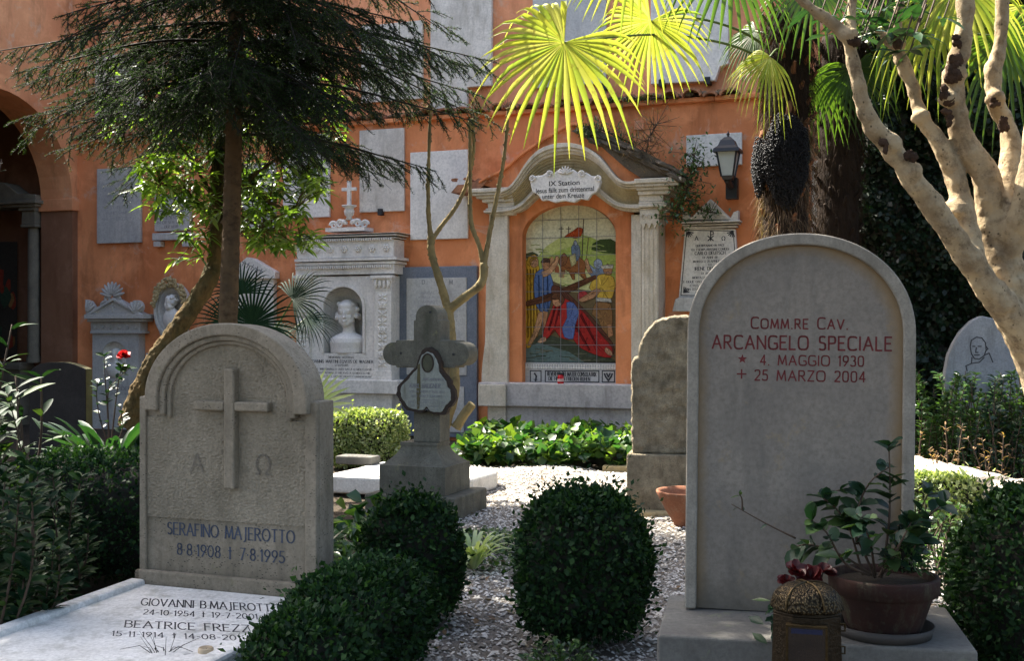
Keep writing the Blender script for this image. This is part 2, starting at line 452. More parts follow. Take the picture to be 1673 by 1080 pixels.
M_BARKSP = bark("spruce_bark", (.12, .078, .042), (.07, .048, .028), (.02, .013, .009), 7, (1, 1, 1.6))
M_BARKOL = bark("mossy_bark", (.15, .10, .04), (.07, .06, .025), (.02, .016, .009), 9, (1.6, 1.6, .8), 1, .04)
M_BARKPR = bark("smooth_ochre_bark", (.24, .185, .085), (.15, .125, .065), (.07, .055, .03), 9, (1, 1, 1), .3, .006)
M_BARKPL = bark("pale_bark", (.46, .36, .22), (.25, .185, .11), (.10, .065, .038), 10, (1, 1, 1), 1.0, .02, spots=38)
M_KNOT = bark("dark_knot", (.09, .055, .035), (.05, .03, .02), (.015, .01, .008), 12, (1, 1, 1), 1, .03)
M_BARKPM = bark("palm_bark", (.030, .019, .012), (.018, .012, .008), (.02, .013, .009), 8, (2.5, 2.5, .6), 1, .03)
M_FIBRE = leafmat("palm_fibre", [(.05, .03, .018), (.12, .075, .045), (.34, .25, .17)], .15, .9, spec=.1)
M_FIBRED = leafmat("dark_palm_fibre", [(.018, .012, .008), (.045, .028, .018)], .1, .9, spec=.1)
M_BERRY = plain("black_berry", (.008, .008, .009), .3, 0, .3, var=.2)
M_PEBBLE = leafmat("limestone_pebble", [(.13, .11, .09), (.32, .30, .26), (.48, .45, .40), (.62, .59, .53)], 0.0, .9, spec=.2)
M_SOIL = stone("garden_soil", (.075, .055, .035), (.045, .033, .022), stain=(.09, .10, .04), sc=6, rough=1, bs=1, bd=.03)
M_GRAVELBASE = stone("gravel_bed", (.24, .21, .18), (.15, .13, .10), stain=(.12, .10, .06), sc=9, rough=1, bs=1, bd=.02)

# ------------------------------------------------------------------ leaves
def norm(a): return a/np.maximum(np.linalg.norm(a, axis=-1, keepdims=True), 1e-9)
def leaves(pos, d, nrm, L, W, prof=((0, .0), (.3, .8), (.6, 1), (1, 0)), fold=.25, curv=.0, name="leaf"):
    """leaf blades as 3-wide strips; pos,d,nrm (n,3); L,W (n,)"""
    n = len(pos); d = norm(d); side = norm(np.cross(d, nrm)); up = np.cross(side, d)
    k = len(prof); V = np.zeros((n, k, 3, 3))
    for i, (t, w) in enumerate(prof):
        c = pos + d*(L*t)[:, None] - np.array([0, 0, 1.])*(curv*L*t*t)[:, None] if not np.isscalar(curv) else pos + d*(L*t)[:, None] - np.array([0, 0, 1.])*(curv*L*t*t)[:, None]
        h = side*(W*.5*w)[:, None]; f = up*(W*fold*w*.5)[:, None]
        V[:, i, 0] = c - h + f; V[:, i, 1] = c - f*.3; V[:, i, 2] = c + h + f
    base = (np.arange(n)*k*3)[:, None, None, None]
    q = []
    for i in range(k-1):
        for j in range(2):
            q.append([i*3+j, (i+1)*3+j, (i+1)*3+j+1, i*3+j+1])
    q = np.array(q)[None, :, :]
    Fq = (np.arange(n)*k*3)[:, None, None] + q
    return V.reshape(-1, 3), Fq.reshape(-1, 4)
def tinyleaves(pos, d, nrm, L, W, fold=.3):
    """cheap leaf: one folded quad"""
    n = len(pos); d = norm(d); side = norm(np.cross(d, nrm)); up = np.cross(side, d)
    V = np.zeros((n, 4, 3))
    V[:, 0] = pos; V[:, 1] = pos + d*(L*.45)[:, None] + side*(W*.5)[:, None] + up*(W*fold)[:, None]
    V[:, 2] = pos + d*L[:, None]; V[:, 3] = pos + d*(L*.45)[:, None] - side*(W*.5)[:, None] + up*(W*fold)[:, None]
    return V.reshape(-1, 3), np.arange(n*4).reshape(n, 4)
def join(parts):
    Vs, Fs, b = [], [], 0
    for V, F in parts:
        Vs.append(V); Fs.append(F+b); b += len(V)
    return np.concatenate(Vs), np.concatenate(Fs)
def rdir(n, g=None):
    return norm((g or rng).normal(size=(n, 3)))
def vnoise(p, s, seed=0):
    """cheap smooth value noise by sines"""
    r = np.random.default_rng(seed); o = np.zeros(len(p))
    for k in range(7):
        w = r.normal(size=3)*s*(1+.6*k); ph = r.uniform(0, 6.28)
        o += np.sin(p@w+ph)/(1+.5*k)
    return o/3
def segs_to_tubes(S, n=4):
    """S: array of (a(3), b(3), ra, rb) -> tube quads"""
    A = S[:, 0:3]; B = S[:, 3:6]; ra = S[:, 6]; rb = S[:, 7]
    t = norm(B-A); u = norm(np.cross(t, np.where(np.abs(t[:, 2:3]) < .9, np.array([[0, 0, 1.]]), np.array([[1., 0, 0]])))); v = np.cross(t, u)
    m = len(S); V = np.zeros((m, 2, n, 3))
    for k in range(n):
        a = 2*math.pi*k/n; o = u*math.cos(a)+v*math.sin(a)
        V[:, 0, k] = A+o*ra[:, None]; V[:, 1, k] = B+o*rb[:, None]
    q = np.array([[k, (k+1) % n, n+(k+1) % n, n+k] for k in range(n)])
    return V.reshape(-1, 3), ((np.arange(m)*2*n)[:, None, None]+q[None]).reshape(-1, 4)

# ------------------------------------------------------------------ carved lettering
def _arc(cx, cy, rx, ry, a0, a1, n=10, sq=1.0):
    o = []
    for k in range(n+1):
        a = R(a0+(a1-a0)*k/n); c, s_ = math.cos(a), math.sin(a)
        o.append((cx+rx*math.copysign(abs(c)**sq, c), cy+ry*math.copysign(abs(s_)**sq, s_)))
    return o
def glyphs(sq):
    A = lambda *a, **k: _arc(*a, sq=sq, **k)
    G = {
     'A': (.8, [[(0,0),(.4,1),(.8,0)], [(.15,.35),(.65,.35)]]),
     'B': (.62, [[(0,0),(0,1)], [(0,1)]+A(.3,.76,.26,.24,90,-90,n=6)+[(0,.52)], [(0,.52)]+A(.32,.26,.3,.26,90,-90,n=6)+[(0,0)]]),
     'C': (.72, [A(.42,.5,.42,.5,50,310,n=14)]),
     'D': (.74, [[(0,0),(0,1)], [(0,1)]+A(.3,.5,.44,.5,90,-90,n=10)+[(0,0)]]),
     'E': (.55, [[(.55,1),(0,1)], [(0,1),(0,0)], [(0,0),(.55,0)], [(0,.52),(.45,.52)]]),
     'F': (.52, [[(0,0),(0,1)], [(0,1),(.52,1)], [(0,.52),(.42,.52)]]),
     'G': (.76, [A(.42,.5,.42,.5,50,330,n=14)+[(.76,.42)], [(.76,.44),(.5,.44)]]),
     'H': (.7, [[(0,0),(0,1)], [(.7,0),(.7,1)], [(0,.52),(.7,.52)]]),
     'I': (.06, [[(.03,0),(.03,1)]]),
     'J': (.42, [[(.3,1),(.3,.05)]+[(.24,-.12),(.08,-.18)]]),
     'K': (.65, [[(0,0),(0,1)], [(.6,1),(0,.45)], [(.15,.58),(.65,0)]]),
     'L': (.5, [[(0,1),(0,0)], [(0,0),(.5,0)]]),
     'M': (.9, [[(0,0),(.1,1)], [(.1,1),(.45,.1),(.8,1)], [(.8,1),(.9,0)]]),
     'N': (.72, [[(0,0),(0,1)], [(0,1),(.72,0)], [(.72,0),(.72,1)]]),
     'O': (.86, [A(.43,.5,.43,.5,0,360,n=18)]),
     'P': (.58, [[(0,0),(0,1)], [(0,1)]+A(.28,.74,.3,.26,90,-90,n=6)+[(0,.48)]]),
     'Q': (.86, [A(.43,.5,.43,.5,0,360,n=18), [(.45,.15),(.85,-.15)]]),
     'R': (.64, [[(0,0),(0,1)], [(0,1)]+A(.28,.75,.28,.25,90,-90,n=6)+[(0,.5)], [(.25,.5),(.64,0)]]),
     'S': (.55, [A(.28,.76,.25,.24,40,230,n=8)+A(.27,.25,.27,.25,70,-140,n=8)]),
     'T': (.66, [[(0,1),(.66,1)], [(.33,0),(.33,1)]]),
     'U': (.68, [[(0,1),(0,.35)]+A(.34,.32,.34,.32,180,360,n=8)+[(.68,1)]]),
     'V': (.76, [[(0,1),(.38,0),(.76,1)]]),
     'W': (1.05, [[(0,1),(.27,0),(.52,1),(.78,0),(1.05,1)]]),
     'X': (.68, [[(0,0),(.68,1)], [(0,1),(.68,0)]]),
     'Y': (.68, [[(0,1),(.34,.5),(.34,0)], [(.68,1),(.34,.5)]]),
     'Z': (.62, [[(0,1),(.62,1),(0,0),(.62,0)]]),
     '0': (.56, [A(.28,.5,.28,.5,0,360,n=16)]),
     '1': (.2, [[(0,.85),(.14,1),(.14,0)]]),
     '2': (.52, [A(.26,.74,.26,.26,160,-30,n=8)+[(0,0),(.52,0)]]),
     '3': (.5, [A(.24,.76,.22,.24,150,-80,n=8)+A(.23,.27,.27,.27,85,-150,n=8)]),
     '4': (.58, [[(.42,0),(.42,1),(0,.28),(.58,.28)]]),
     '5': (.5, [[(.48,1),(.08,1),(.05,.56)]+A(.22,.3,.28,.3,110,-150,n=9)]),
     '6': (.52, [[(.4,1),(.1,.55)]+A(.26,.29,.26,.29,160,-200,n=14)]),
     '7': (.5, [[(0,1),(.5,1),(.15,0)]]),
     '8': (.5, [A(.25,.76,.21,.24,-90,270,n=12), A(.25,.26,.25,.26,90,450,n=12)]),
     '9': (.52, [A(.26,.71,.26,.29,-20,340,n=14)+[(.12,0)]]),
     '.': (.08, [[(.02,0),(.06,0)]]), '-': (.3, [[(0,.45),(.3,.45)]]), ',': (.1, [[(.05,.05),(0,-.12)]]),
     '·': (.12, [[(.03,.40),(.09,.40)], [(.03,.48),(.09,.48)]]), '+': (.5, [[(.25,.1),(.25,.9)], [(0,.5),(.5,.5)]]),
     '†': (.36, [[(.18,-.02),(.18,1)], [(0,.68),(.36,.68)]]),
     "'": (.05, [[(.03,1.02),(.01,.8)]]), ' ': (.42, []),
     'Ω': (.86, [[(0,0),(.25,0)]+_arc(.43,.52,.4,.48,240,-60,n=14)+[(.6,0),(.86,0)]]),
     'Ä': (.8, [[(0,0),(.4,.9),(.8,0)], [(.15,.35),(.65,.35)], [(.22,1.05),(.27,1.05)], [(.52,1.05),(.57,1.05)]]),
    }
    return G
GLY = {1.0: glyphs(1.0), .6: glyphs(.6)}
def letter(mb, text, x, z, h, y, w=.12, serif=False, sq=1.0, gap=.22, align='c', fit=None, slope=0.0, xf=1.0, small=.8, slant=0.0):
    """write text at baseline z, centred (or left) at x; lower-case = small capitals. fit = total width"""
    G = GLY[sq]
    adv = []; tot = 0
    for ch in text:
        s_ = 1.0
        g = G.get(ch)
        if g is None: g = G.get(ch.upper(), G[' ']); s_ = small
        adv.append((g, s_, tot)); tot += (g[0]*s_+gap)*h
    tot -= gap*h
    k = (fit/tot) if fit else xf
    x0 = x - tot*k/2 if align == 'c' else x
    for g, s_, a in adv:
        for L in g[1]:
            pl = [(x0+(a+(px_+slant*py_)*h*s_)*k, z+py_*h*s_ + slope*((a+px_*h*s_)*k - (tot*k/2 if align == 'c' else 0))) for px_, py_ in L]
            for (p, q) in zip(pl[:-1], pl[1:]):
                l = math.hypot(q[0]-p[0], q[1]-p[1])
                if l < 1e-8: continue
                v = abs(q[1]-p[1])/l
                ww = h*w*((.58+.5*v) if serif else 1.0)
                mb.stroke([p, q], ww, y)
            if serif:
                for e, e2 in ((L[0], L[1]), (L[-1], L[-2])):
                    if abs(e[1]-e2[1]) > .25 and (abs(e[1]) < .03 or abs(e[1]-1) < .03):
                        ex = x0+(a+(e[0]+slant*e[1])*h*s_)*k; ez = z+e[1]*h*s_ + slope*((a+e[0]*h*s_)*k-(tot*k/2 if align == 'c' else 0))
                        mb.stroke([(ex-.1*h*k, ez), (ex+.1*h*k, ez)], h*w*.4, y)
    return tot*k
# ================================================================== SETTING
WRZ = -math.atan(.37)
D0 = 13.5
W = Fr((0, D0, 0), WRZ)                      # the long garden wall: local y = 0 is its face
S_L = W.px(121, 500)[0]                      # corner with the arched side wall
TOPZ = 5.95

g = MB(); n = 60
xs = np.concatenate([np.linspace(-60, -9, 6), np.linspace(-8, 8, 60), np.linspace(9, 60, 6)])
ys = np.concatenate([np.linspace(-40, 0, 6), np.linspace(.5, 18, 66), np.linspace(20, 90, 8)])
gx, gy = np.meshgrid(xs, ys)
gz = .02*np.sin(gx*2.1+gy)*np.sin(gy*1.7) + .012*np.sin(gx*5.3-gy*3)
gz[(np.abs(gx) > 8.5) | (gy < .4) | (gy > 18.5)] = 0
V = np.stack([gx, gy, gz], -1).reshape(-1, 3)
c_ = len(xs); idx = np.arange(len(V)).reshape(len(ys), c_)
Fq = np.stack([idx[:-1, :-1], idx[:-1, 1:], idx[1:, 1:], idx[1:, :-1]], -1).reshape(-1, 4)
struct("ground", cloud_mesh("ground", V, Fq, True), M_SOIL)
def gravel_in(x, y):
    """1 inside the gravel walks"""
    a = (x > -.55 + .12*np.sin(y*2.3)) & (x < .35+.28*y*.55) & (y > 3) & (y < 8.2)
    b = (y >= 7.6+.15*np.sin(x*3)) & (y < 10.9 - .3*x + .12*np.sin(x*5)) & (x > -1.0) & (x < 3.2)
    c = (x > .3) & (x < 3.4) & (y > 3.0) & (y < 9)
    return a | b | c
cs = .14
cx, cy = np.meshgrid(np.arange(-1.4, 3.6, cs), np.arange(2.9, 11.8, cs))
cx = cx.ravel(); cy = cy.ravel()
k_ = gravel_in(cx+cs/2, cy+cs/2); cx = cx[k_]; cy = cy[k_]
z_ = lambda x, y: .02*np.sin(x*2.1+y)*np.sin(y*1.7) + .012*np.sin(x*5.3-y*3) + .022
Vg = np.stack([np.stack([cx+a, cy+b, z_(cx+a, cy+b)], -1) for a, b in ((0, 0), (cs, 0), (cs, cs), (0, cs))], 1).reshape(-1, 3)
struct("gravel_path", cloud_mesh("gravel_path", Vg, np.arange(len(Vg)).reshape(-1, 4)), M_GRAVELBASE)
# loose pebbles
npb = 80000
py_ = 3.3 + 7.6*rng.random(npb)**1.0; px_ = -1.1 + 4.5*rng.random(npb)
kk = gravel_in(px_, py_) & (px_/py_ > -.16) & (px_/py_ < .47)
px_ = px_[kk]; py_ = py_[kk]; m = len(px_)
r_ = rng.uniform(.004, .014, m)*(1+.6*(rng.random(m) < .06))
base = np.array([[1,0,0],[.3,.9,0],[-.7,.65,0],[-.95,-.25,0],[-.1,-1,0],[.75,-.6,0],[.1,.1,.6],[-.2,0,-.6]])
fc = np.array([[0,1,6],[1,2,6],[2,3,6],[3,4,6],[4,5,6],[5,0,6]])
an = rng.uniform(0, 6.28, m); ca, sa = np.cos(an), np.sin(an)
B = base[None]*rng.uniform(.7, 1.25, (m, 8, 1))*r_[:, None, None]
B[:, :, 1] *= rng.uniform(.6, 1, m)[:, None]
Vp = np.stack([B[..., 0]*ca[:, None]-B[..., 1]*sa[:, None], B[..., 0]*sa[:, None]+B[..., 1]*ca[:, None], B[..., 2]], -1)
tl = rng.uniform(-.5, .5, m); Vp[..., 2] += Vp[..., 0]*tl[:, None]
Vp += np.stack([px_, py_, z_(px_, py_)+r_*.45], -1)[:, None]
o = struct("gravel", cloud_mesh("gravel", Vp.reshape(-1, 3), ((np.arange(m)*8)[:, None, None]+fc[None]).reshape(-1, 3), True), M_PEBBLE, 'stuff')

# ------------------------------------------------------------------ the garden wall
def wz(px, py, d=0): return W.px(px, py, d)[1]
LEDGE = wz(700, 190)
garden_wall = thing("garden_wall", "long orange plastered wall with a tiled ledge, hung with tablets and monuments", "wall", W)
mb = MB(); mb.box(S_L-.0, 11, 0, .5, -.3, LEDGE)
obj("lower_wall", mb, M_STUCCO, garden_wall)
mb = MB(); mb.box(S_L-.0, 11, .10, .6, LEDGE+.003, TOPZ)
obj("upper_wall", mb, M_STUCCO_UP, garden_wall)
# moulded ledge with broken tiles on it
mb = MB()
x = S_L
while x < 10.9:
    l = rnd.uniform(.5, .9)
    mb.box(x, min(x+l, 11)-.004, -.06-rnd.uniform(0, .012), .10, LEDGE-.055, LEDGE-.002)
    x += l
obj("ledge_moulding", mb, M_STUCCO, garden_wall, bevel=.012)
mb = MB(); x = S_L+.1
while x < 9.5:
    w_ = rnd.uniform(.16, .23)
    if rnd.random() < .9:
        pts_ = []
        zc = LEDGE+rnd.uniform(-.005, .02); hh = rnd.uniform(.03, .075)
        prof = [(x+w_*.5*(1-math.cos(a)), zc+hh*math.sin(a)) for a in [math.pi*k/8 for k in range(9)]]
        prof2 = [(x+w_*.5-(w_*.5-.02)*math.cos(a), zc-.018+hh*math.sin(a)) for a in [math.pi*k/8 for k in range(9)]]
        mb.strip(prof, prof2, -.12-rnd.uniform(0, .04), .09)
    x += w_+rnd.uniform(0, .03)
obj("ledge_tiles", mb, M_TILE, garden_wall)
# rubble and little weeds along the ledge
mb = MB()
for k in range(260):
    x = rnd.uniform(S_L+.2, 6.5); q = rnd.uniform(.012, .04)
    mb.ell((x, rnd.uniform(-.1, .05), LEDGE+.03), (q*1.6, q, q*.8), 6, 4, nz=.3)
obj("ledge_rubble", mb, M_MOSSY, garden_wall)

# ------------------------------------------------------------------ side wall with the arch (runs towards the camera at the left)
side_wall = thing("arched_side_wall", "orange wall with a wide dark archway at the left edge, meeting the long wall", "wall", W)
SW0, zz = W.px(67, 500, .10); SW1, zz = W.px(118, 500, .10)
def yz(px, py):                              # photo pixel -> local (y, z) on the plane x = SW1
    r = Vector(((px-836.5)/FP, 1, (540-py)/FP)); C = Vector((0, 0, HC))
    t = (W.O + W.X*SW1 - C).dot(W.X)/r.dot(W.X); q = C+r*t-W.O
    return q.dot(W.Y), q.z
yA, zS = yz(121.5, 328); 
apy, apz = yz(2, 144.5)
JY = -.10; R2 = abs(apy-JY)*1.04
nA = 24
arc = [(JY-R2+R2*math.cos(math.pi*k/nA), zS+(apz-zS)*math.sin(math.pi*k/nA)) for k in range(nA+1)]
mb = MB()
def yzstrip(mb, A_, B_, x0, x1):
    t = MB(); t.strip(A_, B_, x0, x1)
    mb.add([(y, x, z) for x, y, z in t.v], t.f)
yzstrip(mb, [(p[0], TOPZ) for p in arc], arc, SW0, SW1)
mb.box(SW0, SW1, JY, .48, zS, TOPZ)
mb.box(SW0, SW1, -7.5, JY-2*R2, -.2, zS); mb.box(SW0, SW1, -7.5, JY-2*R2, zS, TOPZ)
obj("wall_above_arch", mb, M_STUCCO_SIDE, side_wall)
mb = MB(); mb.box(SW0, SW1+.004, JY, .46, -.2, zS-.004)
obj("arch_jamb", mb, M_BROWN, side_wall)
mb = MB(); zi0 = W.px(90, 345, .1)[1]
mb.box(SW0-.02, SW1+.03, JY-.03, .2, zi0, zS+.03)
obj("impost_band", mb, M_STUCCO_SIDE, side_wall, bevel=.01)
# room behind the arch: back wall, roof and a chapel station with a column
lp = thing("chapel_loggia", "dark vaulted loggia behind the archway with a painted shrine inside", "building", W)
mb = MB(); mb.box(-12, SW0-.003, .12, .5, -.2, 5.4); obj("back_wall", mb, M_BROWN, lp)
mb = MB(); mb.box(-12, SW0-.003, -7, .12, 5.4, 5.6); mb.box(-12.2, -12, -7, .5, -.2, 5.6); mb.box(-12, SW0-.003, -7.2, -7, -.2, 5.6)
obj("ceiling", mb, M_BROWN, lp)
st = W.sub(30, 650, -.1)
chap = thing("shrine", "painted shrine with one stone column standing inside the dark archway", "shrine", st)
x0, z0 = st.px(-60, 650, 0); x1, z1 = st.px(46, 592, 0)
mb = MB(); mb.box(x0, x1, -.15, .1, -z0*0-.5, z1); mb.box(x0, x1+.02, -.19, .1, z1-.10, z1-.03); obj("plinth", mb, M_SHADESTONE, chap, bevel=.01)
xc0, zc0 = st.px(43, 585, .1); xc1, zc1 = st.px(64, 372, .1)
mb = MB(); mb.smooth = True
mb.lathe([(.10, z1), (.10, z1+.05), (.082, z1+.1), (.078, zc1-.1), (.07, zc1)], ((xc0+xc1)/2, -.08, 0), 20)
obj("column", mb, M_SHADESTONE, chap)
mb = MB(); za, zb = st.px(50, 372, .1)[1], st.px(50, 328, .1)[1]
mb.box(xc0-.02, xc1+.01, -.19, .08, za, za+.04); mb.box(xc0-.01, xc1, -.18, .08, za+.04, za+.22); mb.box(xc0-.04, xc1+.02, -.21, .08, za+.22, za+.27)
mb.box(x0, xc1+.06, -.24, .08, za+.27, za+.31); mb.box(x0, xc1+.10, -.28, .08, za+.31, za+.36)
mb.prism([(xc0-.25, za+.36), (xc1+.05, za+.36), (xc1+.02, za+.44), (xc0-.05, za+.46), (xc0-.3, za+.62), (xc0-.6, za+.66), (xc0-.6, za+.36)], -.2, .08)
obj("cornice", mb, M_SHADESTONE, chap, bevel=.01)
mb = MB(); mb.col = (.06, .05, .04)
pa = st.pts([(-40, 585), (28, 585), (28, 395), (-40, 395)], -.05); mb.flat(pa, .05)
for k in range(26):
    a, b = st.px(rnd.uniform(-30, 22), rnd.uniform(420, 560), -.04); q = rnd.uniform(.04, .12)
    mb.col = rnd.choice([(.28, .05, .03), (.22, .12, .04), (.05, .08, .05), (.16, .10, .07), (.30, .16, .06)])
    mb.flat([(a+q*math.cos(t)*rnd.uniform(.5, 1), b+1.8*q*math.sin(t)*rnd.uniform(.5, 1)) for t in [j*.7 for j in range(9)]], .048-.0006*k)
m_paint, nt, b = newmat("painted_tiles")
at = nt.nodes.new("ShaderNodeAttribute"); at.attribute_name = "Col"
nz = noise(nt, coords(nt, True), 38, 5, .7)
nt.links.new(mix(nt, ramp(nt, nz, [(.4, bw(0)), (.66, bw(.5))]), at.outputs['Color'], mix(nt, 1.0, at.outputs['Color'], bw(.35), 'MULTIPLY')), b.inputs['Base Color'])
b.inputs['Roughness'].default_value = .55; b.inputs['Specular IOR Level'].default_value = .15
M_PAINT = m_paint
obj("painting", mb, M_PAINT, chap)

# ------------------------------------------------------------------ flat tablets
def tablet(q, label, mat, d=.05, group="plain tablets fixed to the orange wall", lines=None, ink=None, name="wall_tablet", up=0, clamps=(), cat="tablet", rough=0, crack=None, hole=None):
    """q: outline in photo pixels (any polygon)"""
    y0 = .10 if up else 0.0
    fr = W.sub(sum(a for a, b in q)/len(q), max(b for a, b in q), -y0)
    fr = Fr(fr.w(0, y0, 0), fr.rz)
    pts_ = fr.pts(q, d)
    t = thing(name, label, cat, fr, group)
    mb = MB(); mb.prism(pts_, -d, -.002)
    obj("slab", mb, mat, t, bevel=.006)
    if lines:
        mb = MB()
        for (px, py, txt, hp, wpx) in lines:
            x, z = fr.px(px, py, d); x2, _ = fr.px(px+wpx, py, d); _, zt = fr.px(px, py-hp, d)
            letter(mb, txt, x, z, zt-z, -d-.0015, .16, True, fit=x2-x)
        obj("lettering", mb, ink or M_INKLIGHT, t)
    if clamps:
        for px, py in clamps:
            x, z = fr.px(px, py, d); mb = MB(); mb.box(x-.03, x+.03, -d-.03, 0, z-.05, z+.03)
            obj("clamp", mb, M_BLACKPAINT, t, bevel=.004)
    if hole:
        x, z = fr.px(hole[0], hole[1], d); mb = MB(); mb.lathe([(.0, 0), (.018, 0), (.018, .02), (0, .02)], (0, 0, 0), 10)
        mb.v = [(x+a, -d-.012+c, z+b) for a, b, c in mb.v]
        obj("bolt", mb, M_BLACKPAINT, t)
    if crack:
        mb = MB()
        for L in crack: mb.stroke(fr.pts(L, d), .006, -d-.001)
        obj("crack", mb, M_INKFADE, t)
    return t, fr
def rect(x0, y0, x1, y1, sl=None):
    """rectangle that follows the wall's perspective (heights at the left edge)"""
    a = W.px(x0, y0)[1]; b = W.px(x0, y1)[1]
    def yy(px, z):
        u = (px-836.5)/FP; D = D0/(1+.37*u); return 540-(z-HC)*FP/D
    return [(x0, y0), (x1, yy(x1, a)), (x1, yy(x1, b)), (x0, y1)]
tablet(rect(158, 276, 229, 398), "pale blue-grey tablet nearest the corner with the arch, faint carved lines", M_MARBLE_GREY,
       lines=[(193, 302+k*9.5, t, 4, 50-(k % 3)*6) for k, t in enumerate(["HIER RUHT", "IN GOTT", "UND SEINE GATTIN", "GEB IN ROM", "GEST IN ROM", "RUHE SANFT", "IN FRIEDEN"])])
t, fr = tablet(rect(252, 318, 309, 378), "small grey tablet with dark lettering on two little bracket feet behind the leafy branch", M_MARBLE_GREY, d=.07,
       lines=[(280, 328+k*7.4, t, 4.4, w) for k, (t, w) in enumerate([("DEM", 14), ("AN HERRN", 30), ("LEONHARD", 34), ("DER IN ROM", 42), ("IM FRIEDEN RUHT", 48), ("IN DIESER ERDE", 46), ("DER HERR", 22)])], ink=M_INKFADE)
mb = MB(); a = fr.px(250, 393, .09); b = fr.px(312, 379, .09); mb.box(a[0], b[0], -.11, -.001, a[1], b[1]); obj("base_ledge", mb, M_MARBLE_GREY, t, bevel=.006)
for q in (252, 299):
    mb = MB(); a = fr.px(q, 403, .08); b = fr.px(q+11, 394, .08); mb.box(a[0], b[0], -.10, -.001, a[1], b[1]); obj("bracket_foot", mb, M_MARBLE_GREY, t, bevel=.004)
tablet(rect(395, 268, 449, 375), "grey tablet half hidden behind the two leaning trunks", M_MARBLE_GREY)
tablet(rect(462, 222, 538, 357), "tall pale tablet left of the small white cross on the bust monument", M_MARBLE, d=.04)
tablet(rect(587, 213, 660, 347), "cracked roughened tablet with a bolt in its middle, above the bust monument", M_OLDTAB, d=.04, hole=(622, 303), clamps=((622, 345),),
       crack=[[(590, 283), (606, 287), (613, 280), (626, 289), (634, 281), (650, 286), (656, 279)], [(626, 289), (629, 300), (640, 310)], [(613, 280), (612, 268), (603, 258)]])
tablet(rect(670, 249, 764, 392), "large smooth blue-grey tablet behind the pruned tree, left of the shrine roof", M_MARBLE, d=.04)
tablet(rect(1121, 221, 1212, 273), "small white tablet behind the black wall lantern", M_MARBLE, d=.04)
tablet(rect(1326, 262, 1372, 392), "narrow pale tablet glimpsed between the two palm trunks", M_OLDTAB, d=.04)
UPG = "tablets on the upper wall above the ledge"
tablet(rect(155, 92, 232, 198), "upper tablet at the far left, seen through the spruce twigs", M_OLDTAB, group=UPG, up=1)
tablet(rect(300, 70, 372, 190), "upper tablet directly left of the spruce trunk, mostly hidden by needles", M_MARBLE, group=UPG, up=1)
tablet(rect(420, 58, 520, 196), "upper tablet behind the spruce, right of its trunk", M_OLDTAB, group=UPG, up=1)
tablet(rect(590, 42, 690, 168), "upper tablet behind the right-hand spruce boughs", M_OLDTAB, group=UPG, up=1)
tablet([(703, -60), (803, -60), (803, 139), (763, 142), (763, 175), (703, 178)], "largest upper tablet, weathered, with a step in its lower edge beside the spruce tips", M_OLDTAB, d=.06, group=UPG, up=1)
tablet(rect(870, -30, 990, 144), "grey upper tablet behind the left palm fan", M_MARBLE_GREY, group=UPG, up=1, clamps=((988, 140), (930, 143)))
tablet([(1063, -40), (1190, -40), (1190, 103), (1176, 108), (1168, 131), (1063, 137)], "white upper tablet with a notched corner and two iron clamps, nearest the palms", M_MARBLE, d=.09, group=UPG, up=1, clamps=((1081, 134), (1156, 130)))
# big dark framed tablet with D M
fr = W.sub(712, 712)
t = thing("framed_tablet", "tall inscribed tablet headed D M in a dark blue marble frame behind the stone cross", "tablet", fr)
def arect(mb, fr, x0, y0, x1, y1, d, y_back=0.0, extra=0):
    a = fr.px(x0, y1, d); b = fr.px(x1, y0, d); mb.box(a[0], b[0], -d, y_back, a[1], b[1]); return a[0], b[0], a[1], b[1]
mb = MB(); arect(mb, fr, 650, 434, 779, 712, .06, -.001); obj("frame", mb, M_SLATE, t, bevel=.008)
mb = MB(); arect(mb, fr, 664, 453, 762, 612, .072, -.06); obj("inner_tablet", mb, M_MARBLE_GREY, t, bevel=.004)
mb = MB(); arect(mb, fr, 690, 632, 758, 705, .072, -.06); obj("lower_tablet", mb, M_MARBLE_GREY, t, bevel=.004)
mb = MB()
for px, py, txt, hp, wp in [(692, 464, "D", 6.5, 8), (737, 464, "M", 6.5, 9)]:
    x, z = fr.px(px, py, .072); x2, _ = fr.px(px+wp, py, .072); _, zt = fr.px(px, py-hp, .072); letter(mb, txt, x, z, zt-z, -.0735, .17, True)
obj("heading", mb, M_INKFADE, t)
mb = MB()
for k, (txt, wp) in enumerate([("MARIAE ANNAE", 50), ("DOMO ROMA CIVI", 64), ("ET MARITO BENE", 72), ("MERENTI POSUIT", 60), ("IN PACE CHRISTI", 80), ("QUI VIXIT ANNOS", 84), ("FILII MOESTI", 82), ("HAVE", 20)]):
    x, z = fr.px(712, 480+k*7.6, .072); x2, _ = fr.px(712+wp, 480, .072); _, zt = fr.px(712, 476+k*7.6, .072); letter(mb, txt, x, z, zt-z, -.0735, .15, True, fit=x2-x)
for k in range(7):
    x, z = fr.px(724, 645+k*8, .072); x2, _ = fr.px(724+50-(k % 3)*6, 600, .072); letter(mb, ["REQUIESCIT", "IN PACE", "ANNO DOMINI", "CONIUGI", "DILECTAE", "POSUIT", "HAVE"][k], x, z, .028, -.0735, .15, True, fit=x2-x)
obj("lettering", mb, M_INKLIGHT, t)

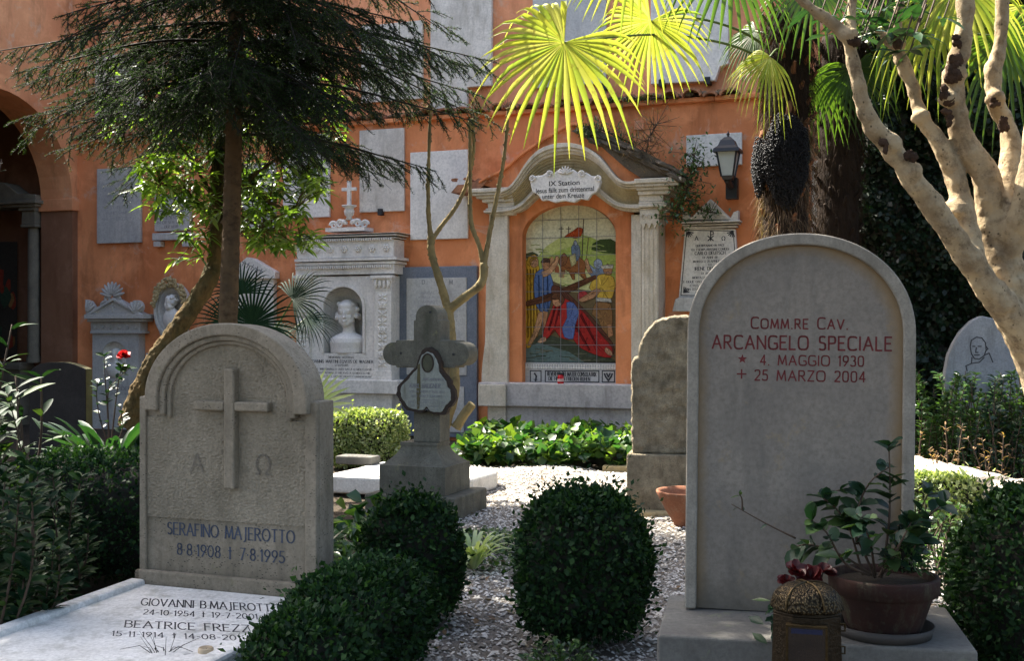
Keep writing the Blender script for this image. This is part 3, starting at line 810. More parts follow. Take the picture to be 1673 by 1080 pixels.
# ------------------------------------------------------------------ ornament helpers
def rosette(mb, x, y, z, r):
    for k in range(6):
        a = k*math.pi/3; mb.ell((x+r*.55*math.cos(a), y, z+r*.55*math.sin(a)), (r*.38, r*.3, r*.38), 6, 4)
    mb.ell((x, y-r*.2, z), (r*.28, r*.3, r*.28), 6, 4)
def shell(mb, x, y, z, r, a0, a1, n=7):
    """fan of ribs from (x,z)"""
    for k in range(n):
        a = R(a0+(a1-a0)*k/(n-1)); mid = (x+r*.55*math.cos(a), y, z+r*.55*math.sin(a))
        mb.ell(mid, (r*.5, r*.16, r*.11), 8, 5, rot=Matrix.Rotation(-a, 3, 'Y'))
def scroll(mb, x, y, z, r, turns=1.6, th=.3, flip=1, n=22):
    P_ = [(x+flip*r*(1-k/n*.8)*math.cos(k/n*turns*6.28), y, z+r*(1-k/n*.8)*math.sin(k/n*turns*6.28)) for k in range(n+1)]
    mb.tube(P_, [r*th*(1-.6*k/n) for k in range(n+1)], 6)
def foliage_relief(mb, x0, x1, z0, z1, y, n):
    """carved candelabra ornament on a pilaster"""
    cx = (x0+x1)/2; h = (z1-z0)/n; w = (x1-x0)/2
    for k in range(n):
        z = z0+h*(k+.5)
        mb.ell((cx, y, z), (w*.16, .012, h*.45), 6, 5)
        for s_ in (-1, 1):
            mb.ell((cx+s_*w*.42, y, z+h*.15), (w*.42, .012, h*.14), 6, 4, rot=Matrix.Rotation(s_*-.7, 3, 'Y'))
            mb.ell((cx+s_*w*.4, y, z-h*.25), (w*.34, .012, h*.11), 6, 4, rot=Matrix.Rotation(s_*.5, 3, 'Y'))
        if k % 3 == 1: rosette(mb, cx, y-.004, z, w*.6)

# ------------------------------------------------------------------ marble head
def head(mb, c, h, yaw=0.0, hair=True, child=False, rr=None):
    """c = chin-level centre, h = head height, facing local -y turned by yaw"""
    Z = Matrix.Rotation(yaw, 3, 'Z'); rr = rr or random.Random(3)
    def E(x, y, z, a, b, c2, rot=None, nu=16, nv=10):
        p = Z @ Vector((x*h, y*h, z*h)); M = Z if rot is None else Z @ rot
        mb.ell(Vector(c)+p, (a*h, b*h, c2*h), nu, nv, rot=M)
    E(0, .06, .62, .36, .44, .39, nu=24, nv=16)               # cranium
    E(0, -.06, .36, .27, .30, .36, nu=20, nv=14)              # face
    E(0, -.22, .12, .15, .14, .12)                            # chin
    E(-.16, -.1, .22, .13, .2, .15); E(.16, -.1, .22, .13, .2, .15)   # jaw
    E(-.15, -.24, .36, .10, .08, .10); E(.15, -.24, .36, .10, .08, .10)  # cheeks
    E(-.11, -.335, .585, .10, .035, .03); E(.11, -.335, .585, .10, .035, .03); E(0, -.20, .74, .27, .18, .17)     # brow, forehead
    E(0, -.37, .44, .045, .05, .13, rot=Matrix.Rotation(.15, 3, 'X')); E(0, -.40, .35, .065, .06, .04)  # nose
    E(-.12, -.325, .515, .06, .035, .04); E(.12, -.325, .515, .06, .035, .04)  # eyes
    E(0, -.355, .235, .10, .045, .022); E(0, -.35, .195, .08, .05, .026)   # lips
    for s_ in (-1, 1): E(s_*.36, .02, .45, .035, .09, .12)     # ears
    if hair:
        for k in range(70 if not child else 40):
            a = rr.uniform(-2.9, 2.9); zz_ = rr.uniform(.30 if not child else .55, 1.0)
            if not child and (abs(a) > 2.0 or zz_ > .88): continue
            if child and abs(a) > 2.1 and zz_ < .86: continue
            q = math.sqrt(max(.02, 1-((zz_-.6)/.42)**2)) if zz_ > .6 else 1.0
            x = .38*q*math.sin(a); y = .08+.44*q*math.cos(a)
            E(x*1.06, y*1.03, zz_, .085, .085, .10 if not child else .05, nu=8, nv=6)

def bust_mesh(name, mb, mat, parent, voxel):
    o = obj(name, mb, mat, parent)
    r = o.modifiers.new("remesh", 'REMESH'); r.mode = 'VOXEL'; r.voxel_size = voxel; r.use_smooth_shade = True
    s_ = o.modifiers.new("smooth", 'SMOOTH'); s_.iterations = 3; s_.factor = .5
    return o

# ------------------------------------------------------------------ bust monument
fr = W.sub(565, 703)
mon = thing("bust_monument", "white marble wall monument with an arched niche, carved pilasters and a cross on top", "monument", fr)
mb = MB()
arect(mb, fr, 492, 640, 640, 706, .33); arect(mb, fr, 482, 622, 650, 641, .40)
obj("plinth", mb, M_MARBLE, mon, bevel=.008)
d = .27
X0, Z0 = fr.px(488, 622, d); X1, Z1 = fr.px(640, 450, d)
o0, oz0 = fr.px(529, 577, d); o1, ozs = fr.px(593, 503, d); ozt = fr.px(560, 469, d)[1]
mb = MB(); mb.arch_panel(X0, X1, Z0, Z1, o0, o1, oz0, ozs, ozt, -d, -.002, 28)
obj("panel", mb, M_MARBLE, mon)
mb = MB()
arcO = [((o0+o1)/2-(o1-o0)/2*1.13*math.cos(math.pi*k/28), ozs+(ozt-ozs)*1.13*math.sin(math.pi*k/28)) for k in range(29)]
arcI = [((o0+o1)/2-(o1-o0)/2*1.0*math.cos(math.pi*k/28), ozs+(ozt-ozs)*1.0*math.sin(math.pi*k/28)) for k in range(29)]
mb.strip([(arcO[0][0], oz0)]+arcO+[(arcO[-1][0], oz0)], [(arcI[0][0], oz0)]+arcI+[(arcI[-1][0], oz0)], -d-.018, -d-.002)
obj("niche_moulding", mb, M_MARBLE, mon, bevel=.004)
mb = MB(); mb.smooth = True; mb.niche(o0, o1, oz0, ozs, ozt, -d+.01, .25, 20)
nich = obj("niche", mb, M_MARBLE_GREY, mon)
for (a, b) in ((486, 506), (609, 641)):
    if a > 500: a0, b0 = 611, 639
    else: a0, b0 = 484, 505
    mb = MB(); x0, x1, z0, z1 = arect(mb, fr, a0, 474, b0, 606, d+.05, -d+.0)
    zb = fr.px(a0, 622, d+.05)[1]
    mb.box(x0-.02, x1+.02, -d-.075, -d, zb, zb+.05); mb.box(x0-.01, x1+.01, -d-.065, -d, zb+.05, z0)
    p = obj("pilaster", mb, M_MARBLE, mon, bevel=.004)
    mb = MB(); foliage_relief(mb, x0+.03, x1-.03, z0+.04, z1-.03, -d-.052, 9); obj("carved_foliage", mb, M_MARBLE, p)
    mb = MB(); zt_ = fr.px(a0, 450, d+.05)[1]
    mb.box(x0-.005, x1+.005, -d-.055, -d, z1, z1+.03); mb.box(x0-.03, x1+.03, -d-.085, -d, zt_-.035, zt_)
    mb.box(x0, x1, -d-.05, -d, z1+.03, zt_-.035)
    for s_ in (0, 1): scroll(mb, x0+.02+(x1-x0-.04)*s_, -d-.07, zt_-.065, .032, flip=1 if s_ else -1)
    for k in range(4): mb.ell((x0+.03+(x1-x0-.06)*k/3, -d-.065, z1+.07), (.022, .02, .05), 6, 5)
    obj("capital", mb, M_MARBLE, p, bevel=.003)
mb = MB()
arect(mb, fr, 483, 431, 644, 450, .295); arect(mb, fr, 482, 426, 646, 434, .312); arect(mb, fr, 481, 419.5, 648, 428, .335)
xa, xb, z0, z1 = arect(mb, fr, 485, 390, 643, 423, .290)
arect(mb, fr, 483, 387, 646, 393, .312); arect(mb, fr, 482, 382, 648, 389, .332); arect(mb, fr, 480, 379, 651, 385, .352)
n_ = 44
zd = fr.px(565, 434, .3)[1]
for k in range(n_): mb.box(xa+(xb-xa)*k/n_, xa+(xb-xa)*(k+.55)/n_, -.33, -.29, zd-.035, zd)
for k in range(n_): mb.box(xa+(xb-xa)*k/n_, xa+(xb-xa)*(k+.55)/n_, -.325, -.29, z1-.012, z1+.018)
ent = obj("entablature", mb, M_MARBLE, mon, bevel=.004)
for k in range(7):
    mb = MB(); rosette(mb, xa+(xb-xa)*(k+.5)/7, -.302, (z0+z1)/2, .05); obj("rosette", mb, M_MARBLE, ent)
# crest: scrolls, urn and cross
zc = fr.px(565, 378, .25)[1]; xm = fr.px(566, 378, .25)[0]
mb = MB(); mb.box(xm-.26, xm+.26, -.30, -.05, zc, zc+.045)
for s_ in (-1, 1):
    scroll(mb, xm+s_*.21, -.18, zc+.085, .05, flip=s_, th=.4); scroll(mb, xm+s_*.12, -.19, zc+.10, .05, flip=-s_, th=.4)
    mb.ell((xm+s_*.06, -.19, zc+.12), (.05, .04, .03), 8, 6, rot=Matrix.Rotation(-s_*.5, 3, 'Y'))
obj("crest_scrolls", mb, M_MARBLE, mon)
mb = MB(); mb.smooth = True; zq = fr.px(566, 357, .25)[1]; zr = fr.px(566, 333, .25)[1]; hq = zr-zq
mb.lathe([(.0, 0), (.05, 0), (.03, .2*hq), (.055, .35*hq), (.065, .6*hq), (.05, .8*hq), (.09, .93*hq), (.09, hq), (0, hq)], (xm, -.18, zq-.01), 16)
urn = obj("urn", mb, M_MARBLE, mon)
mb = MB(); zt_ = fr.px(566, 294, .25)[1]; zk = zr-.01
mb.box(xm-.022, xm+.022, -.20, -.16, zk, zt_); zx = fr.px(566, 308, .25)[1]; xw = .095
mb.box(xm-xw, xm-.0225, -.20, -.16, zx-.02, zx+.02); mb.box(xm+.0225, xm+xw, -.20, -.16, zx-.02, zx+.02)
obj("cross", mb, M_MARBLE, mon, bevel=.003)
mb = MB()
for px, py, txt, hp, wp in [(558, 585.5, "MEMORIAE AETERNAE", 3, 42), (559, 593, "IOANNIS MARTINI EQVITIS DE WAGNER", 4.6, 102), (558, 598.5, "SCVLPTORIS", 3, 22),
        (559, 605, "NAT WIRCEBVRGI D XXIV IVN A D MDCCLXXVII", 3, 96), (559, 611, "DENATI ROMAE D VIII AVG A D MDCCCLVIII", 3, 90), (559, 616.5, "VIRI DE ARTIBVS OPTIME MERITI COMMEMORANT", 2.6, 100), (559, 621, "L M P", 2.6, 20)]:
    x, z = fr.px(px, py, d); x2, _ = fr.px(px+wp, py, d); _, zt_ = fr.px(px, py-hp, d); letter(mb, txt, x, z, zt_-z, -d-.0015, .17, True, fit=x2-x)
obj("lettering", mb, M_INK, mon)
# the bust
bf = Fr(fr.w((o0+o1)/2, -.12, oz0), WRZ)
hb = (fr.px(565, 487, .2)[1]-fr.px(565, 532, .2)[1])
wb = (o1-o0)
mb = MB(); zc_ = fr.px(565, 532, .2)[1]-oz0
mb.lathe([(.0, 0), (.36, 0), (.36, .12), (.38, .26), (.355, .36), (.25, .44), (.13, .50), (0, .52)], (0, -.02, 0), 30, sx=wb*1.22, sy=.42)
mb.v = [(a, b, c*zc_*1.5) for a, b, c in mb.v]
mb.tube([(0, -.0, zc_*.6), (0, -.01, zc_*.9), (-.01, -.015, zc_*1.08)], [hb*.27, hb*.22, hb*.24], 16)
head(mb, (-.012, -.02, zc_-.02), hb*1.02, yaw=.16, rr=random.Random(5))
tb = thing("marble_bust", "white marble bust of a man with wavy side hair in the arched niche", "bust", bf)
bust_mesh("bust_figure", mb, M_BUST, tb, .008)

# ------------------------------------------------------------------ painted shrine (aedicule)
fr = W.sub(932, 716)
aed = thing("wall_shrine", "orange and stone shrine with a curved pediment framing a tiled picture", "shrine", fr)
mb = MB()
x0, x1, z0, z1 = arect(mb, fr, 796, 662, 1086, 722, .34)
arect(mb, fr, 781, 630, 1090, 663, .40)
a = fr.px(826, 650, .40)
obj("plinth", mb, M_PLINTH, aed, bevel=.012)
# left block of the plinth stands a little proud
mb = MB(); arect(mb, fr, 781, 629, 826, 663.5, .43, -.401); arect(mb, fr, 797, 664, 826, 722, .37, -.341); obj("plinth_block", mb, M_TRAV, aed, bevel=.008)
mb = MB()
d = .20
X0, Z0 = fr.px(822, 630, d); X1, Z1 = fr.px(1036, 300, d)
o0 = fr.px(859, 500, .08)[0]; o1 = fr.px(1006, 500, d)[0]; oz0 = fr.px(932, 629, d)[1]; ozs = fr.px(932, 385, d)[1]; ozt = fr.px(932, 333, d)[1]
Z1 = fr.px(932, 262, d)[1]
mb.arch_panel(X0, X1, Z0, Z1, o0, o1, Z0, ozs, ozt, -d, -.002, 28)
obj("orange_surround", mb, M_STUCCO, aed)
# thin raised arch band with ears
cx_ = (o0+o1)/2; rx = (o1-o0)/2
# piers
mb = MB()
arect(mb, fr, 799, 348, 829, 630, .27, -.20+.0); zL = fr.px(800, 630, .27)[1]
P2 = fr.pts([(786, 629), (800, 629), (800, 385), (795, 392), (792, 560), (787, 600)], .24)
mb.prism(P2, -.24, -.002)
mb.box(fr.px(799, 500, .27)[0], fr.px(829, 500, .27)[0], -.20, -.002, zL, fr.px(829, 348, .27)[1])
pl = obj("left_pier", mb, M_TRAV, aed, bevel=.008)
mb = MB()
arect(mb, fr, 1031, 350, 1048, 630, .25)
x0, x1, z0, z1 = arect(mb, fr, 1048, 365, 1076, 630, .33)
pr = obj("right_pier", mb, M_TRAV, aed, bevel=.008)
mb = MB(); w_ = x1-x0
for k in range(4):
    xx = x0+w_*(k+.5)/4; mb.box(xx-.014, xx+.014, -.337, -.3305, z0+.15, z1-.06)
obj("fluting", mb, M_TRAV, pr, bevel=.003)
mb = MB(); zc0, zc1 = fr.px(1060, 365, .35)[1], fr.px(1060, 343, .35)[1]
mb.box(x0-.01, x1+.01, -.36, 0, zc0, zc1)
for k in range(3):
    mb.prism([(x0+w_*(k)/3, zc0), (x0+w_*(k+1)/3-.01, zc0), (x0+w_*(k+.5)/3, zc0-.06)], -.36, -.331)
    scroll(mb, x0+w_*(k+.5)/3, -.365, (zc0+zc1)/2, .03, th=.3)
obj("capital", mb, M_TRAV, pr, bevel=.004)
# horizontal cornice ends
def cornice(mb, xa, xb, ztop, zbot, d0, prof):
    for (t0, t1, dd, e) in prof:
        mb.box(xa-e, xb+e, -(d0+dd), 0, ztop+(zbot-ztop)*t1, ztop+(zbot-ztop)*t0)
PR = [(0, .16, .14, .22), (.16, .26, .12, .19), (.26, .36, .09, .15), (.36, .50, .06, .09), (.50, .72, .03, .03), (.72, .80, .05, .05), (.80, .9, .065, .07), (.9, 1.0, .02, .02)]
mb = MB(); xa = fr.px(799, 300, .33)[0]; xb = fr.px(838, 300, .33)[0]; zt_ = fr.px(820, 306, .4)[1]; zb_ = fr.px(820, 350, .4)[1]
for (t0, t1, dd, e) in PR: mb.box(xa-e, xb, -(.27+dd), 0, zt_+(zb_-zt_)*t1, zt_+(zb_-zt_)*t0)
obj("left_cornice", mb, M_TRAV, aed, bevel=.01)
mb = MB(); xa = fr.px(1044, 300, .38)[0]; xb = fr.px(1078, 300, .38)[0]; zt_ = fr.px(1060, 291, .45)[1]; zb_ = fr.px(1060, 343, .4)[1]
for (t0, t1, dd, e) in PR: mb.box(xa-e*.15, xb+e*1.15, -(.33+dd), 0, zt_+(zb_-zt_)*t1, zt_+(zb_-zt_)*t0)
obj("right_cornice", mb, M_TRAV, aed, bevel=.01)
# curved pediment mouldings: outer and inner edges in photo pixels, same number of points
OUT = [(822, 313), (836, 306), (848, 292), (858, 276), (868, 262), (881, 249), (895, 241), (912, 236.5), (932, 235), (950, 238), (967, 245), (982, 256), (994, 270), (1004, 283), (1014, 293), (1027, 298), (1046, 296)]
INN = [(824, 349), (840, 346), (853, 340), (863, 331), (873, 322), (885, 315), (900, 310), (916, 307), (932, 306), (946, 307), (959, 311), (970, 317), (981, 325), (992, 333), (1004, 340), (1020, 344), (1046, 345)]
def smooth_line(L, n=3):
    o = []
    for i in range(len(L)-1):
        p0 = L[max(i-1, 0)]; p1 = L[i]; p2 = L[i+1]; p3 = L[min(i+2, len(L)-1)]
        for k in range(n):
            t = k/n
            o.append(tuple(.5*((2*p1[j])+(-p0[j]+p2[j])*t+(2*p0[j]-5*p1[j]+4*p2[j]-p3[j])*t*t+(-p0[j]+3*p1[j]-3*p2[j]+p3[j])*t**3) for j in (0, 1)))
    o.append(L[-1]); return o
OUTs, INNs = smooth_line(OUT), smooth_line(INN)
OL = fr.pts(OUTs, .36); IL = fr.pts(INNs, .36)
def lerpL(t): return [(a[0]+(b[0]-a[0])*t, a[1]+(b[1]-a[1])*t) for a, b in zip(OL, IL)]
mb = MB()
for t0, t1, dd in [(0, .10, .46), (.10, .17, .43), (.17, .24, .39)]:
    mb.strip(lerpL(t0), lerpL(t1), -dd, -.002)
for t0, t1, dd in [(.76, .84, .34), (.84, .90, .36), (.90, 1.0, .30)]:
    mb.strip(lerpL(t0), lerpL(t1), -dd, -.002)
ped = obj("curved_moulding", mb, M_TRAV, aed, bevel=.004)
mb = MB(); mb.smooth = False
for k in range(8):
    t0 = .24+.52*k/8; t1 = .24+.52*(k+1)/8; mb.strip(lerpL(t0), lerpL(t1), -(.27+.10*(1-math.sin(math.pi/2*(k+.5)/8))), -.002)
obj("hollow_moulding", mb, M_TRAVY, aed)
# orange gable mass above the mouldings
GT = [(784, 300), (800, 291), (822, 281), (840, 266), (858, 251), (880, 236), (903, 222), (922, 211), (938, 205), (955, 211), (975, 223), (994, 236), (1012, 249), (1027, 262), (1020, 273), (1043, 286), (1046, 292)]
G1 = fr.pts(smooth_line(GT, 3), .36)
G2 = [(a[0], min(a[1]+.004, b[1]-.001)) for a, b in zip(OL, G1)]
mb = MB(); mb.strip(G1, G2, -.35, -.002); obj("gable", mb, M_STUCCO, aed)
mb = MB(); G3 = [(a, b+.028) for a, b in G1]; mb.strip(G3[:-9], G1[:-9], -.40, -.05); obj("coping", mb, M_STUCCO, aed, bevel=.006)
# mossy tile slope behind the gable
mb = MB()
RF = fr.pts([(938, 216), (962, 210), (990, 218), (1020, 232), (1050, 246), (1080, 262), (1104, 277), (1118, 289), (1050, 292), (1026, 276), (985, 240)], .3)
mb.prism(RF, -.42, -.002)
for k in range(150):
    t = rnd.random(); px = 955+158*t; py = 212+72*t+rnd.uniform(-3, 12)
    a, b = fr.px(px, py, .3); q = rnd.uniform(.02, .06)
    mb.ell((a, -rnd.uniform(.1, .44), b), (q*1.9, q*1.4, q*.6), 7, 5, rot=Matrix.Rotation(.5, 3, 'Y'), nz=.25)
for k in range(5):
    px = 985+k*27; a, b = fr.px(px, 226+k*13, .3)
    mb.prism([(a-.05, b+.0), (a+.22, b-.12), (a+.21, b-.165), (a-.06, b-.04)], -.46, -.1)
obj("mossy_roof", mb, M_MOSSY, aed)
mb = MB()
a, b = fr.px(743, 312, .3); mb.prism(fr.pts([(741, 316), (752, 303), (772, 302), (786, 292), (800, 296), (790, 308), (765, 316)], .3), -.38, -.05)
for k in range(14):
    a, b = fr.px(rnd.uniform(745, 810), 303-rnd.uniform(0, 10), .3); mb.ell((a, -rnd.uniform(.1, .36), b), (.05, .04, .02), 6, 4, nz=.3)
obj("broken_eaves_tile", mb, M_TILE, aed)
# shell-edged name plaque of the station
mb = MB()
PQ = [(866, 296), (873, 287), (886, 286), (893, 281), (903, 284), (913, 276), (924, 279), (936, 276), (946, 284), (957, 281), (966, 287), (977, 288), (982, 296), (979, 306), (974, 314), (966, 318), (960, 327), (948, 325), (938, 331), (922, 328), (906, 331), (895, 327), (885, 328), (879, 318), (870, 314), (867, 304)]
mb.prism(fr.pts(PQ, .5), -.50, -.44)
pq = obj("name_plaque", mb, M_MARBLE, aed, bevel=.01)
for (px, py, f_) in [(870, 292, 1), (978, 292, -1), (898, 284, 1), (951, 284, -1)]:
    mb = MB(); a, b = fr.px(px, py, .5); scroll(mb, a, -.51, b, .035, flip=f_, th=.35); obj("scroll", mb, M_MARBLE, pq)
mb = MB(); a, b = fr.px(924, 280, .5); shell(mb, a, -.51, b-.03, .09, 20, 160, 7); obj("shell", mb, M_MARBLE, pq)
def fontmesh(txt, size, shear=0.0, bold=.0, sx=1.0):
    cu = bpy.data.curves.new("txt", 'FONT'); cu.body = txt; cu.size = size; cu.align_x = 'CENTER'; cu.shear = shear; cu.offset = bold; cu.extrude = .0008
    o = bpy.data.objects.new("txt", cu); COL.objects.link(o)
    dg = bpy.context.evaluated_depsgraph_get(); me = bpy.data.meshes.new_from_object(o.evaluated_get(dg))
    vv = [(v.co.x*sx, v.co.y) for v in me.vertices]; ff = [tuple(p.vertices) for p in me.polygons]
    bpy.data.objects.remove(o); bpy.data.curves.remove(cu); bpy.data.meshes.remove(me)
    return vv, ff
def blackletter(mb, txt, fr, px, py, wpx, d, bold=.0):
    vv, ff = fontmesh(txt, 1.0, 0.0, .012)
    xs_ = [a for a, b in vv]; w_ = max(xs_)-min(xs_)
    xa = fr.px(px-wpx/2, py, d)[0]; xb = fr.px(px+wpx/2, py, d)[0]; k = (xb-xa)/w_
    zc_ = fr.px(px, py, d)[1]; z2 = fr.px(px, py-9.0, d)[1]-zc_
    mb.add([((xa+xb)/2+a*k, -d-.0015, zc_+b*z2*1.25) for a, b in vv], ff)
mb = MB()
blackletter(mb, "IX Station", fr, 922, 302.5, 50, .5); blackletter(mb, "Jesus fällt zum drittenmal", fr, 923, 313.5, 96, .5); blackletter(mb, "unter dem Kreuze", fr, 920, 323.5, 68, .5)
obj("lettering", mb, M_INK, pq)

# ---- tiled picture: built as flat glazed panel inside the shrine
dp = .07
pf = fr
mb = MB()
def pp(L, col, k=0, folds=None):
    """one painted patch: rounded outline, dark contour, brush strokes for folds and shade"""
    mx = max(col); col = tuple(max(0, mx*(c/mx)**1.25*1.05-.004) for c in col)
    big = max(a for a, b in L)-min(a for a, b in L)
    if k >= 7 and len(L) > 4:
        L = [q for i in range(len(L)) for q in (L[i], tuple(.5*L[i][j]+.5*L[(i+1) % len(L)][j] for j in (0, 1)))]
        L = [tuple(.15*L[i-1][j]+.7*L[i][j]+.15*L[(i+1) % len(L)][j] for j in (0, 1)) for i in range(len(L))]
    Lw = pf.pts(L, dp); mb.col = col; mb.flat(Lw, -dp-.0007*k)
    if k >= 7:
        mb.col = tuple(c*.28 for c in col); mb.stroke(Lw, .0055, -dp-.0007*k-.0002, True)
        cx, cy = sum(a for a, b in L)/len(L), sum(b for a, b in L)/len(L)
        for i in range(int(3+big*.45)):
            a, b = L[rnd.randrange(len(L))]; t0 = rnd.uniform(.15, .5); t1 = rnd.uniform(.6, .95); j_ = rnd.uniform(-2, 2)
            seg = [(cx+(a-cx)*t0+j_, cy+(b-cy)*t0), (cx+(a-cx)*(t0+t1)/2+j_*.2, cy+(b-cy)*(t0+t1)/2+1), (cx+(a-cx)*t1, cy+(b-cy)*t1)]
            f = rnd.choice((.45, .6, 1.5, .5)); mb.col = tuple(min(.8, c*f) for c in col); mb.stroke(pf.pts(seg, dp), rnd.uniform(.004, .009), -dp-.0007*k-.00035)
arch_pts = []
for k in range(25):
    a = math.pi*k/24; arch_pts.append((932.5-75*math.cos(a), 390-57*math.sin(a)))
SKYC = (.62, .60, .44); 
pp([(857, 629), (857, 390)]+arch_pts+[(1008, 390), (1008, 629)], SKYC, 0)
pp([(857, 418), (868, 412), (878, 420), (893, 402), (915, 388), (940, 381), (962, 386), (980, 394), (1008, 398), (1008, 520), (857, 520)], (.34, .40, .12), 1)
pp([(893, 402), (915, 388), (938, 382), (958, 387), (940, 400), (912, 410), (890, 424), (882, 420)], (.46, .48, .20), 2)
pp([(968, 398), (980, 391), (998, 390), (1008, 396), (1008, 415), (985, 413), (966, 408)], (.05, .07, .025), 2)
pp([(857, 415), (870, 411), (880, 416), (874, 424), (857, 424)], (.08, .09, .05), 2)
pp([(905, 425), (950, 440), (1000, 455), (1000, 480), (930, 470), (880, 450)], (.52, .50, .26), 3)
pp([(880, 450), (930, 452), (1008, 470), (1008, 629), (857, 629), (857, 470)], (.13, .10, .055), 2)
pp([(857, 555), (890, 545), (940, 560), (1008, 590), (1008, 629), (857, 629)], (.055, .06, .04), 3)
pp([(857, 570), (880, 560), (930, 575), (960, 595), (940, 600), (857, 600)], (.12, .16, .15), 4)
for k in range(70):
    x = rnd.uniform(862, 1004); y = rnd.uniform(396, 478); q = rnd.uniform(3, 9); mb.col = rnd.choice([(.22, .28, .07), (.40, .44, .16), (.48, .48, .24), (.28, .32, .10)])
    mb.stroke(pf.pts([(x-q, y+rnd.uniform(-1, 1)), (x, y-1), (x+q, y+rnd.uniform(-1, 2))], dp), rnd.uniform(.005, .012), -dp-.0007*3.3)
for k in range(60):
    x = rnd.uniform(862, 1004); y = rnd.uniform(556, 590); q = rnd.uniform(3, 10); mb.col = rnd.choice([(.03, .04, .02), (.10, .11, .07), (.16, .14, .09), (.07, .09, .08)])
    mb.stroke(pf.pts([(x-q, y+rnd.uniform(-2, 2)), (x+q, y+rnd.uniform(-2, 2))], dp), rnd.uniform(.005, .012), -dp-.0007*4.3)
# crosses on the hill
for x in (917, 929):
    pp([(x-.6, 388), (x+.6, 388), (x+.6, 370), (x-.6, 370)], (.08, .06, .05), 4); pp([(x-4, 374.3), (x+4, 374.3), (x+4, 373), (x-4, 373)], (.08, .06, .05), 4)
# banner and lances
pp([(953, 357), (954.4, 357), (951, 440), (949.5, 440)], (.07, .05, .04), 6)
pp([(953, 373), (944, 371), (936, 378), (928, 382), (921, 388), (932, 386), (940, 390), (950, 386)], (.38, .09, .03), 7)
pp([(961, 388), (962.2, 388), (957, 440), (955.8, 440)], (.10, .07, .05), 6)
# rider and horse
pp([(922, 425), (930, 418), (948, 420), (958, 430), (955, 445), (960, 458), (955, 458), (948, 446), (938, 447), (940, 457), (935, 457), (930, 444), (924, 440), (918, 445), (914, 432)], (.24, .11, .045), 7)
pp([(915, 420), (922, 412), (928, 420), (926, 430), (918, 436), (912, 430)], (.20, .10, .05), 8)
pp([(933, 403), (940, 396), (947, 402), (949, 416), (943, 428), (935, 422)], (.16, .20, .26), 8)
pp([(937, 397), (940, 391), (944, 397), (943, 401), (938, 401)], (.30, .32, .36), 9)
pp([(930, 418), (940, 414), (942, 430), (934, 436)], (.42, .38, .20), 9)
for k in range(10):
    x = 898+rnd.uniform(0, 30); y = 418+rnd.uniform(0, 28); c_ = rnd.choice([(.42, .26, .14), (.30, .20, .12), (.45, .40, .26), (.30, .12, .06)])
    pp([(x-4, y+9), (x-3, y), (x, y-5), (x+3, y), (x+4, y+10)], c_, 5+k % 2)
# man in yellow (left)
pp([(858, 428), (866, 420), (876, 424), (882, 436), (880, 470), (886, 500), (878, 545), (866, 570), (857, 568), (857, 440)], (.46, .30, .05), 8)
for x in (861, 866, 871, 876): pp([(x, 440), (x+1.3, 440), (x+3, 550), (x+1, 552)], (.24, .14, .02), 9)
pp([(866, 424), (873, 418), (880, 424), (880, 434), (872, 438), (866, 432)], (.40, .24, .14), 10); pp([(860, 430), (864, 418), (874, 415), (880, 421), (870, 424), (866, 436)], (.46, .30, .06), 10)
# man in blue striking
pp([(874, 446), (886, 438), (900, 446), (906, 470), (900, 492), (896, 512), (884, 510), (876, 500), (872, 470)], (.10, .15, .27), 11)
for x in (880, 887, 894): pp([(x, 450), (x+1.2, 450), (x+3, 506), (x+1, 508)], (.05, .08, .16), 12)
pp([(884, 428), (892, 423), (899, 430), (897, 440), (888, 442)], (.40, .22, .12), 12); pp([(883, 430), (888, 421), (898, 422), (900, 430), (890, 428)], (.10, .06, .04), 13)
pp([(884, 444), (896, 440), (905, 428), (909, 417), (914, 420), (911, 434), (900, 448), (888, 454)], (.46, .28, .16), 13)
pp([(880, 508), (890, 510), (884, 535), (876, 552), (866, 566), (862, 562), (872, 545)], (.42, .25, .14), 13)
pp([(888, 508), (896, 510), (892, 532), (886, 540)], (.36, .20, .11), 12)
# helmeted man and man in yellow on the right
pp([(972, 440), (982, 436), (990, 444), (988, 458), (972, 458), (962, 446), (958, 436), (962, 430)], (.20, .24, .30), 9)
pp([(970, 428), (976, 422), (983, 425), (985, 434), (978, 440), (971, 436)], (.32, .36, .42), 10); pp([(955, 425), (960, 421), (964, 436), (970, 446), (962, 448), (957, 436)], (.42, .26, .15), 10)
pp([(962, 470), (968, 458), (978, 449), (990, 447), (1003, 452), (1006, 466), (1001, 488), (988, 490), (975, 487), (976, 474), (970, 478)], (.50, .36, .08), 12)
pp([(984, 438), (993, 430), (1001, 436), (1000, 449), (989, 450)], (.38, .22, .12), 12); pp([(982, 434), (1002, 432), (1002, 438), (983, 439)], (.50, .48, .40), 13)
pp([(974, 470), (984, 474), (970, 488), (950, 494), (944, 490), (962, 480)], (.44, .26, .15), 13)
pp([(974, 486), (998, 488), (1000, 494), (974, 492)], (.52, .50, .44), 13)
pp([(972, 492), (1000, 494), (1002, 530), (992, 548), (984, 540), (978, 520), (966, 515)], (.22, .13, .06), 12)
pp([(992, 530), (1000, 530), (1002, 548), (994, 552)], (.38, .22, .12), 13)
pp([(944, 478), (956, 474), (966, 486), (956, 494), (944, 492)], (.34, .06, .06), 11)
# the cross beam
pp([(858, 492), (905, 478), (935, 464), (975, 448), (978, 454), (938, 474), (907, 490), (858, 502)], (.115, .055, .03), 14)
pp([(902, 466), (912, 466), (932, 482), (965, 515), (1004, 562), (1004, 580), (990, 575), (950, 528), (920, 496), (900, 478)], (.10, .045, .03), 15)
